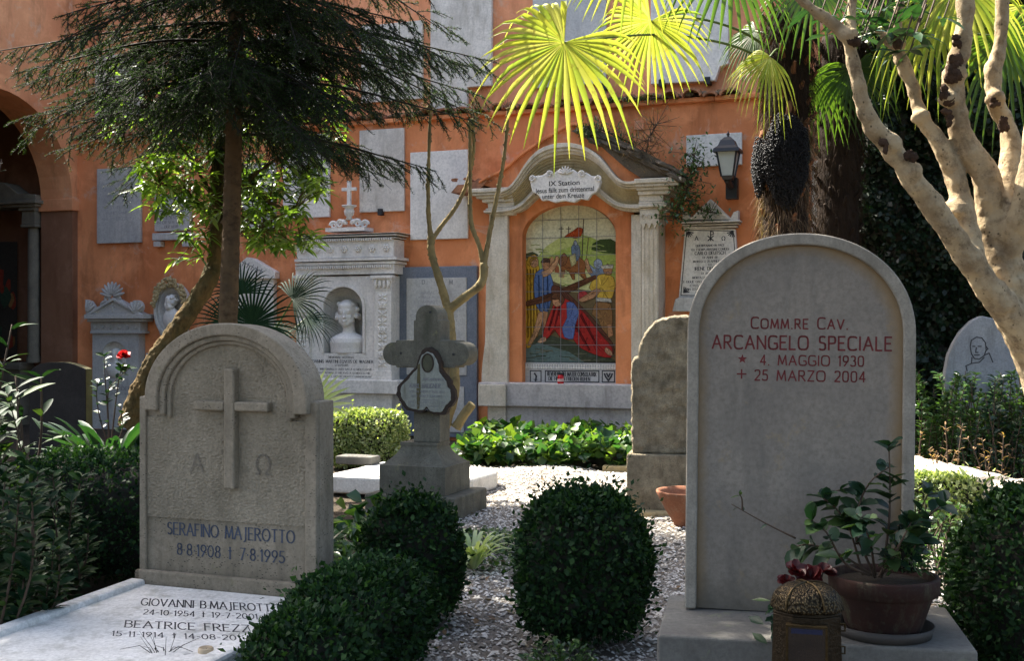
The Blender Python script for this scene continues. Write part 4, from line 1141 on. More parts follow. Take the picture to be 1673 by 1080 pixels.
# fallen figure in red and blue
pp([(905, 496), (918, 486), (930, 490), (942, 505), (948, 520), (942, 545), (930, 556), (915, 552), (905, 535), (900, 548), (892, 556), (886, 552), (892, 530)], (.36, .045, .035), 17)
pp([(938, 505), (950, 505), (962, 520), (985, 550), (1002, 568), (1000, 586), (978, 582), (950, 570), (936, 555), (934, 530)], (.32, .035, .03), 17)
pp([(925, 492), (938, 494), (948, 510), (940, 530), (938, 556), (922, 552), (918, 535), (928, 520)], (.12, .16, .30), 18)
for L in ([(950, 512), (975, 560), (973, 562), (948, 516)], [(942, 530), (965, 572), (962, 573), (940, 534)], [(910, 500), (898, 540), (896, 538), (907, 500)], [(917, 500), (908, 535), (906, 534), (914, 500)]): pp(L, (.14, .015, .015), 18)
pp([(903, 486), (911, 481), (920, 487), (919, 498), (909, 502), (903, 496)], (.42, .24, .14), 19); pp([(900, 487), (906, 478), (918, 479), (924, 490), (918, 500), (914, 488), (905, 490)], (.11, .055, .03), 20)
pp([(884, 552), (892, 550), (894, 557), (884, 561), (878, 559)], (.46, .30, .20), 19); pp([(990, 566), (1000, 574), (1002, 582), (994, 580), (988, 574)], (.44, .28, .18), 19)
pp([(857, 592), (1008, 592), (1008, 594), (857, 594)], (.02, .02, .02), 20)
pic = obj("tiled_picture", mb, M_PAINT, aed)
mb = MB()
for k in range(1, 5):
    x = 858+29.4*k-.0; a = pf.px(x, 593, dp); ztop = pf.px(x, 390-57*math.sqrt(max(0, 1-((x-932.5)/75)**2)), dp)[1]; mb.box(a[0]-.0028, a[0]+.0028, -dp-.016, -dp-.0145, a[1], ztop)
for k in range(9):
    y = 593-29.3*k; x0 = 858; x1 = 1007
    if y < 390: q = math.sqrt(max(0, 1-((390-y)/57)**2)); x0 = 932.5-75*q; x1 = 932.5+75*q
    a = pf.px(x0, y, dp); b = pf.px(x1, y, dp); zc_ = pf.px(932, y, dp)[1]; mb.box(a[0], b[0], -dp-.0165, -dp-.015, zc_-.0028, zc_+.0028)
obj("tile_joints", mb, M_INKFADE, pic)
# lettered tile band under the picture
mb = MB(); x0, x1, z0, z1 = arect(mb, fr, 858, 594, 1007, 629.5, .10, -.002); tb_ = obj("inscription_band", mb, M_MARBLE_GREY, aed, bevel=.004)
mb = MB()
for k in range(36): xx = x0+(x1-x0)*(k+.5)/36; mb.ell((xx, -.102, z1-.055), (.014, .008, .014), 6, 4); mb.ell((xx, -.102, z1-.028), (.008, .006, .010), 6, 4)
obj("lace_border", mb, M_MARBLE, tb_)
mb = MB()
for (a_, b_) in ((866.5, 884), (891, 978.5), (984, 1004)):
    L = fr.pts([(a_, 606), (b_, 606), (b_, 624.5), (a_, 624.5)], .10); mb.stroke(L, .012, -.1015, True)
x, z = fr.px(934, 614.5, .10); xw = fr.px(974, 614, .10)[0]-x
letter(mb, "REVEREND DEI MATER CONSOLATRIX", x, z, .045, -.1018, .17, True, fit=2*xw)
x, z = fr.px(930, 622, .10); letter(mb, "DIE HIER IN FRIEDEN RUHEN", x, z, .04, -.1018, .17, True, fit=1.7*xw)
a, b = fr.px(994, 616, .10)
for s_ in (-1, 1): mb.stroke([(a, b-.04), (a+s_*.03, b+.0), (a+s_*.045, b+.035)], .02, -.102); mb.stroke([(a, b+.0), (a+s_*.02, b+.04)], .018, -.102)
a, b = fr.px(875, 616, .10); mb.stroke([(a, b-.045), (a+.01, b+.01), (a-.012, b+.04)], .02, -.102); mb.stroke([(a-.02, b-.03), (a+.02, b-.03)], .008, -.102)
obj("lettering", mb, M_INK, tb_)
# red grave candle on the sill
cf = Fr(fr.w(*((lambda a: (a[0], -.36, a[1]))(fr.px(916, 630, .36)))), WRZ)
ca = thing("grave_candle", "small red glass candle standing on the sill under the tiled picture", "candle", cf)
mb = MB(); mb.smooth = True; mb.lathe([(0, 0), (.034, 0), (.036, .01), (.036, .10), (.028, .12), (0, .12)], n=14)
obj("glass", mb, plain("red_glass", (.55, .01, .015), .2), ca)
mb = MB(); mb.lathe([(0, .12), (.03, .12), (.032, .125), (.028, .14), (0, .145)], n=14); obj("lid", mb, M_BLACKPAINT, ca)
mb = MB(); mb.lathe([(.0368, .045), (.0368, .075)], n=14); obj("paper_band", mb, plain("pink_band", (.7, .45, .42), .5), ca)

# ------------------------------------------------------------------ pedimented tablet right of the shrine
fr = W.sub(1152, 511)
t = thing("pedimented_tablet", "white tablet with black lettering under a small mossy pediment below the lantern", "tablet", fr)
mb = MB(); mb.prism(fr.pts([(1119, 373), (1201, 374), (1209, 487), (1109, 485)], .07), -.07, -.002); obj("slab", mb, M_MARBLE, t, bevel=.004)
mb = MB(); mb.prism(fr.pts([(1103, 489), (1110, 485), (1214, 488), (1220, 510), (1098, 509)], .16), -.16, -.002); obj("bracket_base", mb, M_MARBLE_GREY, t, bevel=.01)
mb = MB()
for (a0, b0, c0, e0, dd) in ((1112, 359, 1209, 365, .16), (1114, 364, 1207, 369, .13), (1117, 368, 1204, 374, .10)): arect(mb, fr, a0, b0, c0, e0, dd, -.002)
mb.prism(fr.pts([(1126, 359), (1161, 325), (1196, 359)], .12), -.12, -.002)
mb.strip(fr.pts([(1126, 359), (1161, 325), (1196, 359)], .12), fr.pts([(1132, 359), (1161, 331), (1190, 359)], .12), -.135, -.12)
obj("pediment", mb, M_OLDTAB, t, bevel=.004)
for s_, q in ((1, (1206, 360)), (-1, (1115, 360))):
    mb = MB(); a, b = fr.px(q[0], q[1], .13); mb.prism([(a, b), (a, b+.11), (a-s_*.05, b+.09), (a-s_*.10, b)], -.13, -.01); obj("corner_horn", mb, M_OLDTAB, t, bevel=.006)
mb = MB(); L = fr.pts([(1122, 376), (1198, 377), (1205.5, 484), (1112.5, 482.5)], .07); mb.stroke(L, .009, -.0715, True)
for q, s_ in (((1127, 381), 1), ((1194, 381), -1)):
    a, b = fr.px(*q, .07)
    for k in range(5): an = -.3-k*.4; mb.stroke([(a-s_*.02, b+.02), (a-s_*.02+s_*.06*math.cos(an), b+.02+.06*math.sin(an))], .012, -.0716)
a, b = fr.px(1117, 478, .07)
for k in range(5): an = .1+k*.35; mb.stroke([(a, b), (a+.06*math.cos(an), b+.06*math.sin(an))], .012, -.0716)
TX = [(1138, 392.5, "A", 6.5, 0), (1182, 392.5, "Ω", 6.5, 0), (1160, 402.5, "QUI RIPOSANO IN PACE", 3.4, 47), (1160, 409, "GLI ESEMPLARISSIMI CONIUGI", 3.4, 62), (1160, 415.8, "CARLO DEUTSCH", 5, 50), (1160, 422, "DI ANNI 68", 3.2, 24),
      (1159, 428.5, "MORTO LI 21 APRILE 1929", 3.4, 54), (1160, 434, "ED", 3, 5), (1160, 441, "IRENE DEUTSCH", 5, 50), (1158, 448, "DI ANNI 70", 3.2, 24), (1158, 455, "MORTA LI 4 MAGGIO 1937", 3.4, 54), (1157, 461.5, "LE FIGLIE DALLA FEDE CONFORTATE", 3.4, 88), (1157, 468, "CRISTIANAMENTE", 3.4, 60), (1157, 474, "IN TESTIMONIANZA D AMORE", 3.4, 66), (1157, 480, "E GRATITUDINE", 3.4, 40)]
for px, py, txt, hp, wp in TX:
    x, z = fr.px(px, py, .07); _, zt_ = fr.px(px, py-hp, .07); x2 = fr.px(px+wp, py, .07)[0]
    letter(mb, txt, x, z, zt_-z, -.0718, .19, True, fit=(x2-x) if wp else None)
a, b = fr.px(1161, 393, .07); mb.stroke([(a, b-.0), (a, b+.10)], .012, -.0718); mb.stroke([(a-.03, b), (a+.03, b+.05)], .012, -.0718); mb.stroke([(a+.03, b), (a-.03, b+.05)], .012, -.0718)
mb.stroke([(a+.0, b+.10), (a+.028, b+.095), (a+.03, b+.07), (a, b+.06)], .010, -.0718)
obj("lettering", mb, M_INK, t)
# wall lantern
lf = W.sub(1190, 325)
la = thing("wall_lantern", "black four-sided lantern with frosted glass on a wall bracket above the white tablet", "lantern", lf)
dl = .30
mb = MB(); mb.smooth = False
x, z0 = lf.px(1195, 325, .1); _, z1 = lf.px(1195, 290, .1)
mb.box(x-.062, x+.062, -.11, -.002, z0, z1); mb.tube([(x, -.08, z1-.07), (x, -.16, z1-.10), (x-.01, -dl, z1-.05), (x-.01, -dl, z1+.02)], .035, 10)
obj("bracket", mb, M_BLACKPAINT, la, bevel=.01)
xl, zb = lf.px(1189.5, 289, dl); _, ze = lf.px(1189.5, 247, dl); wt = (lf.px(1210, 247, dl)[0]-lf.px(1169, 247, dl)[0])/2; wbm = (lf.px(1203, 289, dl)[0]-lf.px(1181, 289, dl)[0])/2
def frust(mb, c, z0, z1, w0, w1):
    mb.add([(c[0]-w0, c[1]-w0, z0), (c[0]+w0, c[1]-w0, z0), (c[0]+w0, c[1]+w0, z0), (c[0]-w0, c[1]+w0, z0), (c[0]-w1, c[1]-w1, z1), (c[0]+w1, c[1]-w1, z1), (c[0]+w1, c[1]+w1, z1), (c[0]-w1, c[1]+w1, z1)],
           [(0, 3, 2, 1), (4, 5, 6, 7), (0, 1, 5, 4), (1, 2, 6, 5), (2, 3, 7, 6), (3, 0, 4, 7)])
wt *= .80; wbm *= .85
mb = MB(); frust(mb, (xl, -dl), zb+.01, ze-.002, wbm*.93, wt*.93); obj("frosted_glass", mb, plain("frosted_glass", (.42, .45, .42), .5, var=.15, sc=6), la)
mb = MB()
for sx_ in (-1, 1):
    for sy_ in (-1, 1): mb.tube([(xl+sx_*wbm, -dl+sy_*wbm, zb), (xl+sx_*wt, -dl+sy_*wt, ze)], .010, 4)
frust(mb, (xl, -dl), zb-.03, zb+.01, wbm*.8, wbm*1.08)
obj("frame", mb, M_BLACKPAINT, la)
mb = MB(); zr = lf.px(1189, 224, dl)[1]; hr = zr-ze
frust(mb, (xl, -dl), ze-.015, ze+.02, wt*1.32, wt*1.25); frust(mb, (xl, -dl), ze+.02, ze+hr*.35, wt*1.25, wt*.88); frust(mb, (xl, -dl), ze+hr*.35, ze+hr*.75, wt*.88, wt*.66); frust(mb, (xl, -dl), ze+hr*.75, ze+hr, wt*.66, wt*.3)
mb.lathe([(.0, 0), (.02, 0), (.012, .02), (.018, .035), (.006, .06), (0, .075)], (xl, -dl, zr), 8)
obj("hood", mb, M_BLACKPAINT, la, bevel=.004)

# ------------------------------------------------------------------ left pedimented grave monument
fr = W.sub(186, 652)
t = thing("pedimented_gravestone", "grey wall gravestone with shell ornaments, pediment and round-topped relief niche at the left", "gravestone", fr)
d = .14
X0, Z0 = fr.px(151, 690, d); X1, Z1 = fr.px(226, 543, d); Z0 = -fr.O.z
o0, oz0 = fr.px(168, 612, d); o1, ozs = fr.px(206, 578, d); ozt = fr.px(187, 558, d)[1]
mb = MB(); mb.arch_panel(X0, X1, Z0, Z1, o0, o1, oz0, ozs, ozt, -d, -.002, 18); obj("slab", mb, M_MARBLE_GREY, t)
mb = MB(); mb.smooth = True; mb.niche(o0, o1, oz0, ozs, ozt, -d+.005, .10, 12); obj("niche", mb, M_MARBLE, t)
mb = MB(); x0, x1, z0, z1 = arect(mb, fr, 148, 526, 229, 543, d+.02, -.002); arect(mb, fr, 147, 541, 230, 545, d+.045, -.002)
arect(mb, fr, 142, 521, 233, 526, d+.08, -.002); arect(mb, fr, 137, 513, 235, 521, d+.13, -.002)
zc = fr.px(186, 513, d+.1)[1]
mb.prism(fr.pts([(143, 513.5), (184, 488), (228, 513.5)], d+.06), -d-.06, -.002)
mb.strip(fr.pts([(139, 513.5), (184, 486), (232, 513.5)], d+.1), fr.pts([(147, 513.5), (184, 491), (224, 513.5)], d+.1), -d-.10, -d-.06)
a, b = fr.px(184, 504, d+.06); mb.box(a-.012, a+.012, -d-.075, -d-.05, b-.06, b+.07); mb.box(a-.05, a+.05, -d-.073, -d-.05, b+.015, b+.035)
obj("pediment", mb, M_MARBLE_GREY, t, bevel=.005)
for k in range(6):
    mb = MB(); rosette(mb, x0+(x1-x0)*(k+.5)/6, -d-.028, (z0+z1)/2, .035); obj("rosette", mb, M_MARBLE_GREY, t)
mb = MB()
a, b = fr.px(140, 513, d+.08); mb.prism([(a, b), (a-.01, b+.19), (a+.06, b+.17), (a+.15, b+.06), (a+.16, b)], -d-.08, -d+.0); shell(mb, a+.02, -d-.09, b+.01, .17, 40, 88, 4); obj('corner_shell', mb, M_MARBLE_GREY, t); mb = MB()
a, b = fr.px(231, 513, d+.08); mb.lathe([(0, 0), (.09, 0), (.09, .07), (0, .07)], (0, 0, 0), 18); mb.v[-72:] = [(a-.09+p[0], -d-.08+p[2], b+.09+p[1]) for p in mb.v[-72:]]; shell(mb, a-.09, -d-.09, b+.01, .16, 40, 140, 5); obj('corner_shell', mb, M_MARBLE_GREY, t); mb = MB()
a, b = fr.px(184, 489, d+.06); shell(mb, a, -d-.07, b+.03, .20, 15, 165, 9)
for s_ in (-1, 1): scroll(mb, a+s_*.08, -d-.06, b+.0, .045, flip=s_, th=.4); mb.ell((a+s_*.15, -d-.05, b-.04), (.07, .04, .025), 8, 5, rot=Matrix.Rotation(s_*.55, 3, 'Y'))
obj("palmette", mb, M_MARBLE_GREY, t)
mb = MB(); cxh = (o0+o1)/2; cz = oz0; hb_ = .16
mb.ell((cxh, -d+.03, cz+.06), (.15, .07, .12), 14, 8); mb.tube([(cxh, -d+.02, cz+.1), (cxh, -d+.01, cz+.22)], .04, 10); head(mb, (cxh, -d+.02, cz+.19), hb_, yaw=.3)
bust_mesh("relief_head", mb, M_BUST, t, .008)
mb = MB()
for px, py, txt, hp, wp in [(197, 631, "J A", 3, 8), (197, 638, "GÄRDER", 5.5, 34), (196, 645, "MDCCCXL", 3.2, 26)]:
    x, z = fr.px(px, py, d); _, zt_ = fr.px(px, py-hp, d); x2 = fr.px(px+wp, py, d)[0]; letter(mb, txt, x, z, zt_-z, -d-.0015, .17, True, fit=x2-x)
obj("lettering", mb, M_INKFADE, t)
# oval child relief
fr = W.sub(278, 577)
t = thing("oval_relief", "oval marble relief with a child's head inside a wreathed frame behind the leaning trunk", "relief", fr)
cx0, cz0 = fr.px(281, 507, .1); rx0 = fr.px(308, 507, .1)[0]-cx0; rz0 = fr.px(281, 462, .1)[1]-cz0
el = lambda k, n=36: [(cx0+rx0*k*math.cos(2*math.pi*i/n), cz0+rz0*k*math.sin(2*math.pi*i/n)*(1.0)) for i in range(n+1)]
mb = MB(); mb.strip(el(1.0), el(.84), -.15, -.002); mb.strip(el(.84), el(.72), -.12, -.002)
mb.prism([(cx0-rx0*.95, cz0-rz0*.45), (cx0+rx0*.9, cz0-rz0*.45), (cx0+rx0*.5, cz0-rz0*1.2), (cx0+rx0*.1, cz0-rz0*1.5), (cx0-rx0*.3, cz0-rz0*1.3), (cx0-rx0*.75, cz0-rz0*.9)], -.10, -.002)
obj("oval_frame", mb, M_MARBLE_GREY, t, bevel=.008)
mb = MB(); mb.smooth = True
rows = [(1.0*.73, 0), (.65, .03), (.45, .07), (.2, .09), (.01, .095)]
Vv = [(cx0+rx0*q*math.cos(2*math.pi*i/24), -.12+dy, cz0+rz0*q*math.sin(2*math.pi*i/24)) for q, dy in rows for i in range(24)]
mb.add(Vv, [(j*24+i, j*24+(i+1) % 24, (j+1)*24+(i+1) % 24, (j+1)*24+i) for j in range(4) for i in range(24)]); obj("hollow", mb, M_MARBLE_GREY, t)
mb = MB()
for k in range(190):
    a = R(rnd.uniform(8, 172)); q = rnd.uniform(.86, 1.17)
    mb.ell((cx0+rx0*q*math.cos(a), -.15-rnd.uniform(0, .03), cz0+rz0*q*math.sin(a)), (.022, .02, .022), 6, 4, nz=.2)
obj("leaf_wreath", mb, M_TRAVY, t)
mb = MB(); h_ = .20
mb.ell((cx0, -.10, cz0-rz0*.32), (.13, .08, .15), 14, 8); mb.tube([(cx0, -.11, cz0-.08), (cx0, -.12, cz0+.03)], .045, 10); mb.ell((cx0, -.11, cz0-rz0*.62), (.06, .05, .07), 10, 6)
head(mb, (cx0+.0, -.12, cz0+.0), h_, yaw=-.7, hair=True, child=True)
bust_mesh("child_head", mb, M_BUST, t, .008)
mb = MB(); a, b = fr.px(279, 450, .02); mb.tube([(a, -.03, b), (a, -.03, b-.12)], .008, 6); obj("hanging_pin", mb, M_MARBLE_GREY, t)
tablet(rect(238, 577, 262, 640), "small bluish tablet low on the wall beneath the oval relief", M_MARBLE_GREY, d=.04)
# pedimented tablet behind the dark palm
fr = W.sub(420, 560)
t = thing("gabled_tablet", "white gabled tablet behind the dark fan palm, left of the bust monument", "tablet", fr)
mb = MB(); arect(mb, fr, 372, 455, 447, 560, .08, -.002); obj("slab", mb, M_MARBLE, t, bevel=.005)
mb = MB(); mb.prism(fr.pts([(366, 452), (403, 420), (412, 422), (449, 444), (449, 455), (366, 455)], .12), -.12, -.002); obj("gable", mb, M_MARBLE, t, bevel=.005)
mb = MB()
for k in range(5): a, b = fr.px(398+k*7, 430+k*3.3, .12); mb.stroke([(a-.02, b-.03), (a+.02, b+.03)], .012, -.1215); mb.stroke([(a-.02, b+.02), (a+.03, b-.01)], .010, -.1215)
obj("carving", mb, M_INKFADE, t)
# small square vent cover above the shrine
tablet(rect(1036, 197, 1052, 212), "tiny square orange plaster cover above the mossy shrine roof", M_STUCCO_UP, d=.03, group=None, name="plaster_cover", cat="cover")
# ================================================================== GRAVES IN THE GARDEN
def frame_m(px, py, D, m, roll=0): return Fr(P(px, py, D)*1.0, -math.atan(m))
# ------------------------------------------------------------------ left arched headstone
o_ = P(360, 975, 4.75); fr = Fr((o_.x, o_.y, 0), -math.atan(.38))
t = thing("arched_headstone", "pitted cream headstone with a raised cross, ALPHA and OMEGA, for SERAFINO MAJEROTTO", "headstone", fr)
TH = .13
xl, zb = fr.px(222, 940, 0); xr = fr.px(490, 940, 0)[0]
xl = fr.px(229, 800, 0)[0]; xr = fr.px(519, 800, 0)[0]
zsh = fr.px(240, 647, 0)[1]; zshr = zsh-.006; zs_ = fr.px(375, 672, 0)[1]
ztop = fr.px(374, 528, 0)[1]; aL = fr.px(246, 660, 0)[0]; aR = fr.px(510, 660, 0)[0]; cx = (aL+aR)/2; rx = (aR-aL)/2
zspring = (zsh+zshr)/2+.0
zb0 = fr.px(360, 955, 0)[1]
def arcp(r, h, n=36, sw=0): return [(cx-r*math.cos(math.pi*k/n), zspring+h*math.sin(math.pi*k/n)) for k in range(n+1)]
H_ = ztop-zspring
body = [(xl, .02), (xl, zsh)] + [(xr, zshr), (xr, .02)]
mb = MB(); mb.prism(body, 0.012, TH); obj("body", mb, M_MAJ, t, bevel=.006)
mb = MB(); mb.prism([(cx-rx*.99, zsh-.05)]+[(cx-(rx*.99)*math.cos(math.pi*k/36), zspring+H_*.99*math.sin(math.pi*k/36)) for k in range(0, 37)]+[(cx+rx*.99, zsh-.05)], 0.010, TH*.8); obj("arched_top", mb, M_MAJ, t, bevel=.004)
# flat side borders
mb = MB(); bw_ = .085
mb.box(xl, xl+.032, -.006, .012, .04, zsh-.002); obj("side_border", mb, M_MAJ, t, bevel=.005)
mb = MB(); mb.box(xr-.052, xr, -.010, .012, .04, zshr-.002); obj("side_border", mb, M_MAJ, t, bevel=.005)
# arch moulding with returned ends
zimp = fr.px(245, 681, 0)[1]
def band(r0, r1, y0, zend):
    A = [(cx-r0, zend)]+[(cx-r0*math.cos(math.pi*k/36), zspring+(H_*r0/rx)*math.sin(math.pi*k/36)) for k in range(37)]+[(cx+r0, zend)]
    B = [(cx-r1, zend)]+[(cx-r1*math.cos(math.pi*k/36), zspring+(H_*r1/rx)*math.sin(math.pi*k/36)) for k in range(37)]+[(cx+r1, zend)]
    mb.strip(A, B, y0, .011)
mb = MB()
band(rx, rx*.84, -.042, zimp+.03); band(rx*.84, rx*.77, -.028, zimp+.012); band(rx*.77, rx*.715, -.014, zimp+.0)
obj("arch_moulding", mb, M_MAJ, t, bevel=.006)
# hammered field, modelled roughness
mb = None
nx, nz = 220, 300
fx0, fx1 = xl+.034, xr-.054
zfb = fr.px(360, 852, 0)[1]
X, Z = np.meshgrid(np.linspace(fx0, fx1, nx), np.linspace(zfb, ztop-.07, nz))
pts3 = np.stack([X, Z, X*0], -1).reshape(-1, 3)
rr_ = np.random.default_rng(4)
from mathutils import noise as mnoise
ht = np.array([mnoise.noise(Vector((a*115, b*115, 1)))*.0036+mnoise.noise(Vector((a*240, b*240, 7)))*.0034 for a, b, c in pts3])
inside = ((Z < zimp) | ((X-cx)**2/(rx*.73)**2 + np.clip(Z-zspring, 0, 9)**2/(H_*.73)**2 < 1))
Y = .003 + ht.reshape(X.shape)
Vh = np.stack([X, Y, Z], -1).reshape(-1, 3)
ii = np.arange(nx*nz).reshape(nz, nx)
q = np.stack([ii[:-1, :-1], ii[:-1, 1:], ii[1:, 1:], ii[1:, :-1]], -1).reshape(-1, 4)
ins = inside.reshape(-1); q = q[ins[q].all(1)]
obj("hammered_field", cloud_mesh("hammered_field", Vh, q, True), M_MAJF, t)
# cross in relief
mb = MB()
a = fr.px(368, 602, .03); b = fr.px(383, 800, .03); mb.box(a[0]-.006, b[0]-.001, -.034, .012, b[1], a[1])
c0 = fr.px(316, 655, .03); c1 = fr.px(438, 676, .03)
mb.box(c0[0], a[0]-.0065, -.034, .012, c1[1]+.006, c0[1]); mb.box(b[0]-.0005, c1[0], -.034, .012, c1[1]+.006, c0[1])
obj("relief_cross", mb, M_MAJ, t, bevel=.007)
mb = MB(); z = fr.px(322, 770, 0)[1]; h_ = fr.px(322, 742, 0)[1]-z
letter(mb, "A", fr.px(322, 770, 0)[0], z, h_, -.0015, .10, False); obj("alpha", mb, M_SHADOWCUT, t)
mb = MB(); x, z = fr.px(430, 775, 0); letter(mb, "Ω", x, z, h_*1.1, -.0015, .10, False); obj("omega", mb, M_SHADOWCUT, t)
mb = MB()
x, z = fr.px(372.5, 881, 0); zt_ = fr.px(372, 861.5, 0)[1]; letter(mb, "SERAFINO MAJEROTTO", x, z, zt_-z, .0055, .14, True, fit=fr.px(476, 880, 0)[0]-fr.px(269, 880, 0)[0])
x, z = fr.px(373, 914, 0); zt_ = fr.px(373, 895.5, 0)[1]; letter(mb, "8·8·1908 † 7·8·1995", x, z, zt_-z, .0055, .13, True, fit=fr.px(460, 880, 0)[0]-fr.px(285, 880, 0)[0])
mb.v = [(a, .0105, c) for a, b, c in mb.v]
obj("lettering", mb, plain("blue_grey_letter_paint", (.05, .065, .10), .7), t)
# bottom border + plinth
mb = MB(); z1 = fr.px(360, 943, .02)[1]
mb.box(xl+.002, xr-.002, -.018, .01, .0, z1); mb.box(xl-.055, xr+.045, .03, TH+.06, .0, z1-.015)
obj("base", mb, M_MAJ, t, bevel=.008)
# white ledger slab lying in front of it
zs = fr.px(360, 976, .05)[1]
lf_ = Fr((fr.O.x, fr.O.y, 0), fr.rz)
t = thing("ledger_slab", "white marble slab with slanting names GIOVANNI and BEATRICE lying before the left headstone", "grave slab", lf_)
mb = MB(); sx0, sx1 = xl+.0, xr+.10
SB = .16
mb.prism([(0, 0)], 0, 0) if False else None
L_ = 1.75
sl0, sl1 = zs+.02, zs-.04                    # slopes a little to the foot
def slab(x0, x1, zt0, zt1, th): 
    mb.add([(x0, -.03, zt0-th), (x1, -.03, zt0-th), (x1, -L_, zt1-th), (x0, -L_, zt1-th), (x0, -.03, zt0), (x1, -.03, zt0), (x1, -L_, zt1), (x0, -L_, zt1)],
           [(0, 1, 2, 3), (7, 6, 5, 4), (0, 4, 5, 1), (1, 5, 6, 2), (2, 6, 7, 3), (3, 7, 4, 0)])
slab(sx0, sx1, sl0, sl1, .05); obj("slab", mb, M_SLAB, t, bevel=.008)
mb = MB(); slab(sx0-.02, sx0+.055, sl0+.022, sl1+.022, .06); slab(sx1-.055, sx1+.02, sl0+.022, sl1+.022, .06); obj("raised_rim", mb, M_SLAB, t, bevel=.014)
mb = MB(); slab(sx0+.01, sx1-.01, sl0-.055, sl1-.055, zs-.07); obj("kerb", mb, M_CONC, t)
def gp(px, py):                              # photo pixel -> local (x, y) on the slab top
    r = Vector(((px-836.5)/FP, 1, (540-py)/FP)); C = Vector((0, 0, HC)); k = (sl0-sl1)/L_
    # plane z = sl0 + k*y (local y negative towards camera)
    n_ = Vector((0, 0, 1)) - lf_.Y*k; p0 = Vector((lf_.O.x, lf_.O.y, sl0))
    tt = (p0-C).dot(n_)/r.dot(n_); q = C+r*tt-lf_.O; return q.dot(lf_.X), q.dot(lf_.Y)
mb = MB()
for (xa_, ya_, xb_, yb_, htpx, txt) in [(230, 990, 458, 1001, 11, "GIOVANNI B.MAJEROTTO"), (234, 1005, 421, 1013, 8, "24-10-1954 † 19-7-2001"), (204, 1026, 428, 1035, 11, "BEATRICE FREZZA"), (183, 1040, 400, 1048, 8, "15-11-1914 † 14-08-2011")]:
    A_ = gp(xa_, ya_); B_ = gp(xb_, yb_); T_ = gp(xa_+htpx*.45, ya_-htpx*1.1); dx_ = T_[0]-A_[0]
    h_ = T_[1]-A_[1]; tm = MB(); hs = .036 if htpx > 9 else .028; letter(tm, txt, A_[0], 0, hs, 0, .15, True, align='l', fit=B_[0]-A_[0]); tm.v = [(x+dx_*z/hs, y, z*h_/hs) for x, y, z in tm.v]
    kk = (B_[1]-A_[1])/(B_[0]-A_[0])
    mb.add([(x, A_[1]+z+kk*(x-A_[0]), sl0+(sl0-sl1)/L_*(A_[1]+z+kk*(x-A_[0]))+.0015) for x, y, z in tm.v], tm.f)
obj("lettering", mb, M_INK, t)
# candle stub on the slab, twigs
a = gp(345, 1062); cf = Fr(lf_.w(a[0], a[1]-.03, sl1+.005), lf_.rz)
ct = thing("wax_candle", "short cream wax candle standing on the white ledger slab near the clipped hedge", "candle", cf)
mb = MB(); mb.smooth = True; mb.lathe([(0, 0), (.026, 0), (.026, .042), (.022, .047), (.012, .036), (0, .034)], n=18); obj("wax", mb, plain("cream_wax", (.42, .33, .21), .5, var=.15), ct)
mb = MB(); mb.tube([(0, 0, .03), (.002, 0, .043)], .0015, 5); obj("wick", mb, M_BLACKPAINT, ct)
a = gp(255, 1068); wf = Fr(lf_.w(a[0], a[1], sl1+.01), 0)
mb = MB()
for k in range(16):
    an = rnd.uniform(0, 6.28); l = rnd.uniform(.06, .16); o = Vector((rnd.uniform(-.02, .06), rnd.uniform(-.02, .02), 0))
    mb.tube([o, o+Vector((math.cos(an)*l*.5, math.sin(an)*l*.3, rnd.uniform(.02, .05))), o+Vector((math.cos(an)*l, math.sin(an)*l*.5, rnd.uniform(.01, .09)))], [.0016, .0012, .0005], 4)
single("dry_sprig", mb, M_DARKTWIG, wf, "dry dark sprig lying on the white ledger slab", "twig")

# ------------------------------------------------------------------ right arched headstone
o_ = P(1300, 1000, 4.0); fr = Fr((o_.x, o_.y, 0), -math.atan(.2))
t = thing("smooth_headstone", "tall smooth round-topped headstone with red letters for ARCANGELO SPECIALE", "headstone", fr)
roll = Matrix.Rotation(.010, 3, 'Y')
def rolled(mb):
    c = Vector((0, 0, .4)); mb.v = [tuple(roll @ (Vector(p)-c) + c) for p in mb.v]; return mb
xl = fr.px(1119, 700, 0)[0]; xr = fr.px(1492, 700, 0)[0]; zb = fr.px(1300, 1004, 0)[1]; zt_ = fr.px(1305, 381, 0)[1]; zsp = fr.px(1300, 548, 0)[1]
cx = (xl+xr)/2; rx = (xr-xl)/2; H_ = zt_-zsp
def outl(k, n=44, zbot=None, inset=0):
    r = rx-inset; h = H_-inset
    return [(cx-r, zb if zbot is None else zbot)]+[(cx-r*math.copysign(abs(math.cos(math.pi*i/n))**.96, math.cos(math.pi*i/n)), zsp+h*math.sin(math.pi*i/n)**.93) for i in range(n+1)]+[(cx+r, zb if zbot is None else zbot)]
mb = MB(); mb.prism(outl(1, inset=.0), .018, .14); obj("body", rolled(mb), M_SPECRIM, t, bevel=.006)
mb = MB(); mb.prism(outl(1, inset=.036), .0165, .06); obj("face", rolled(mb), M_SPEC, t)
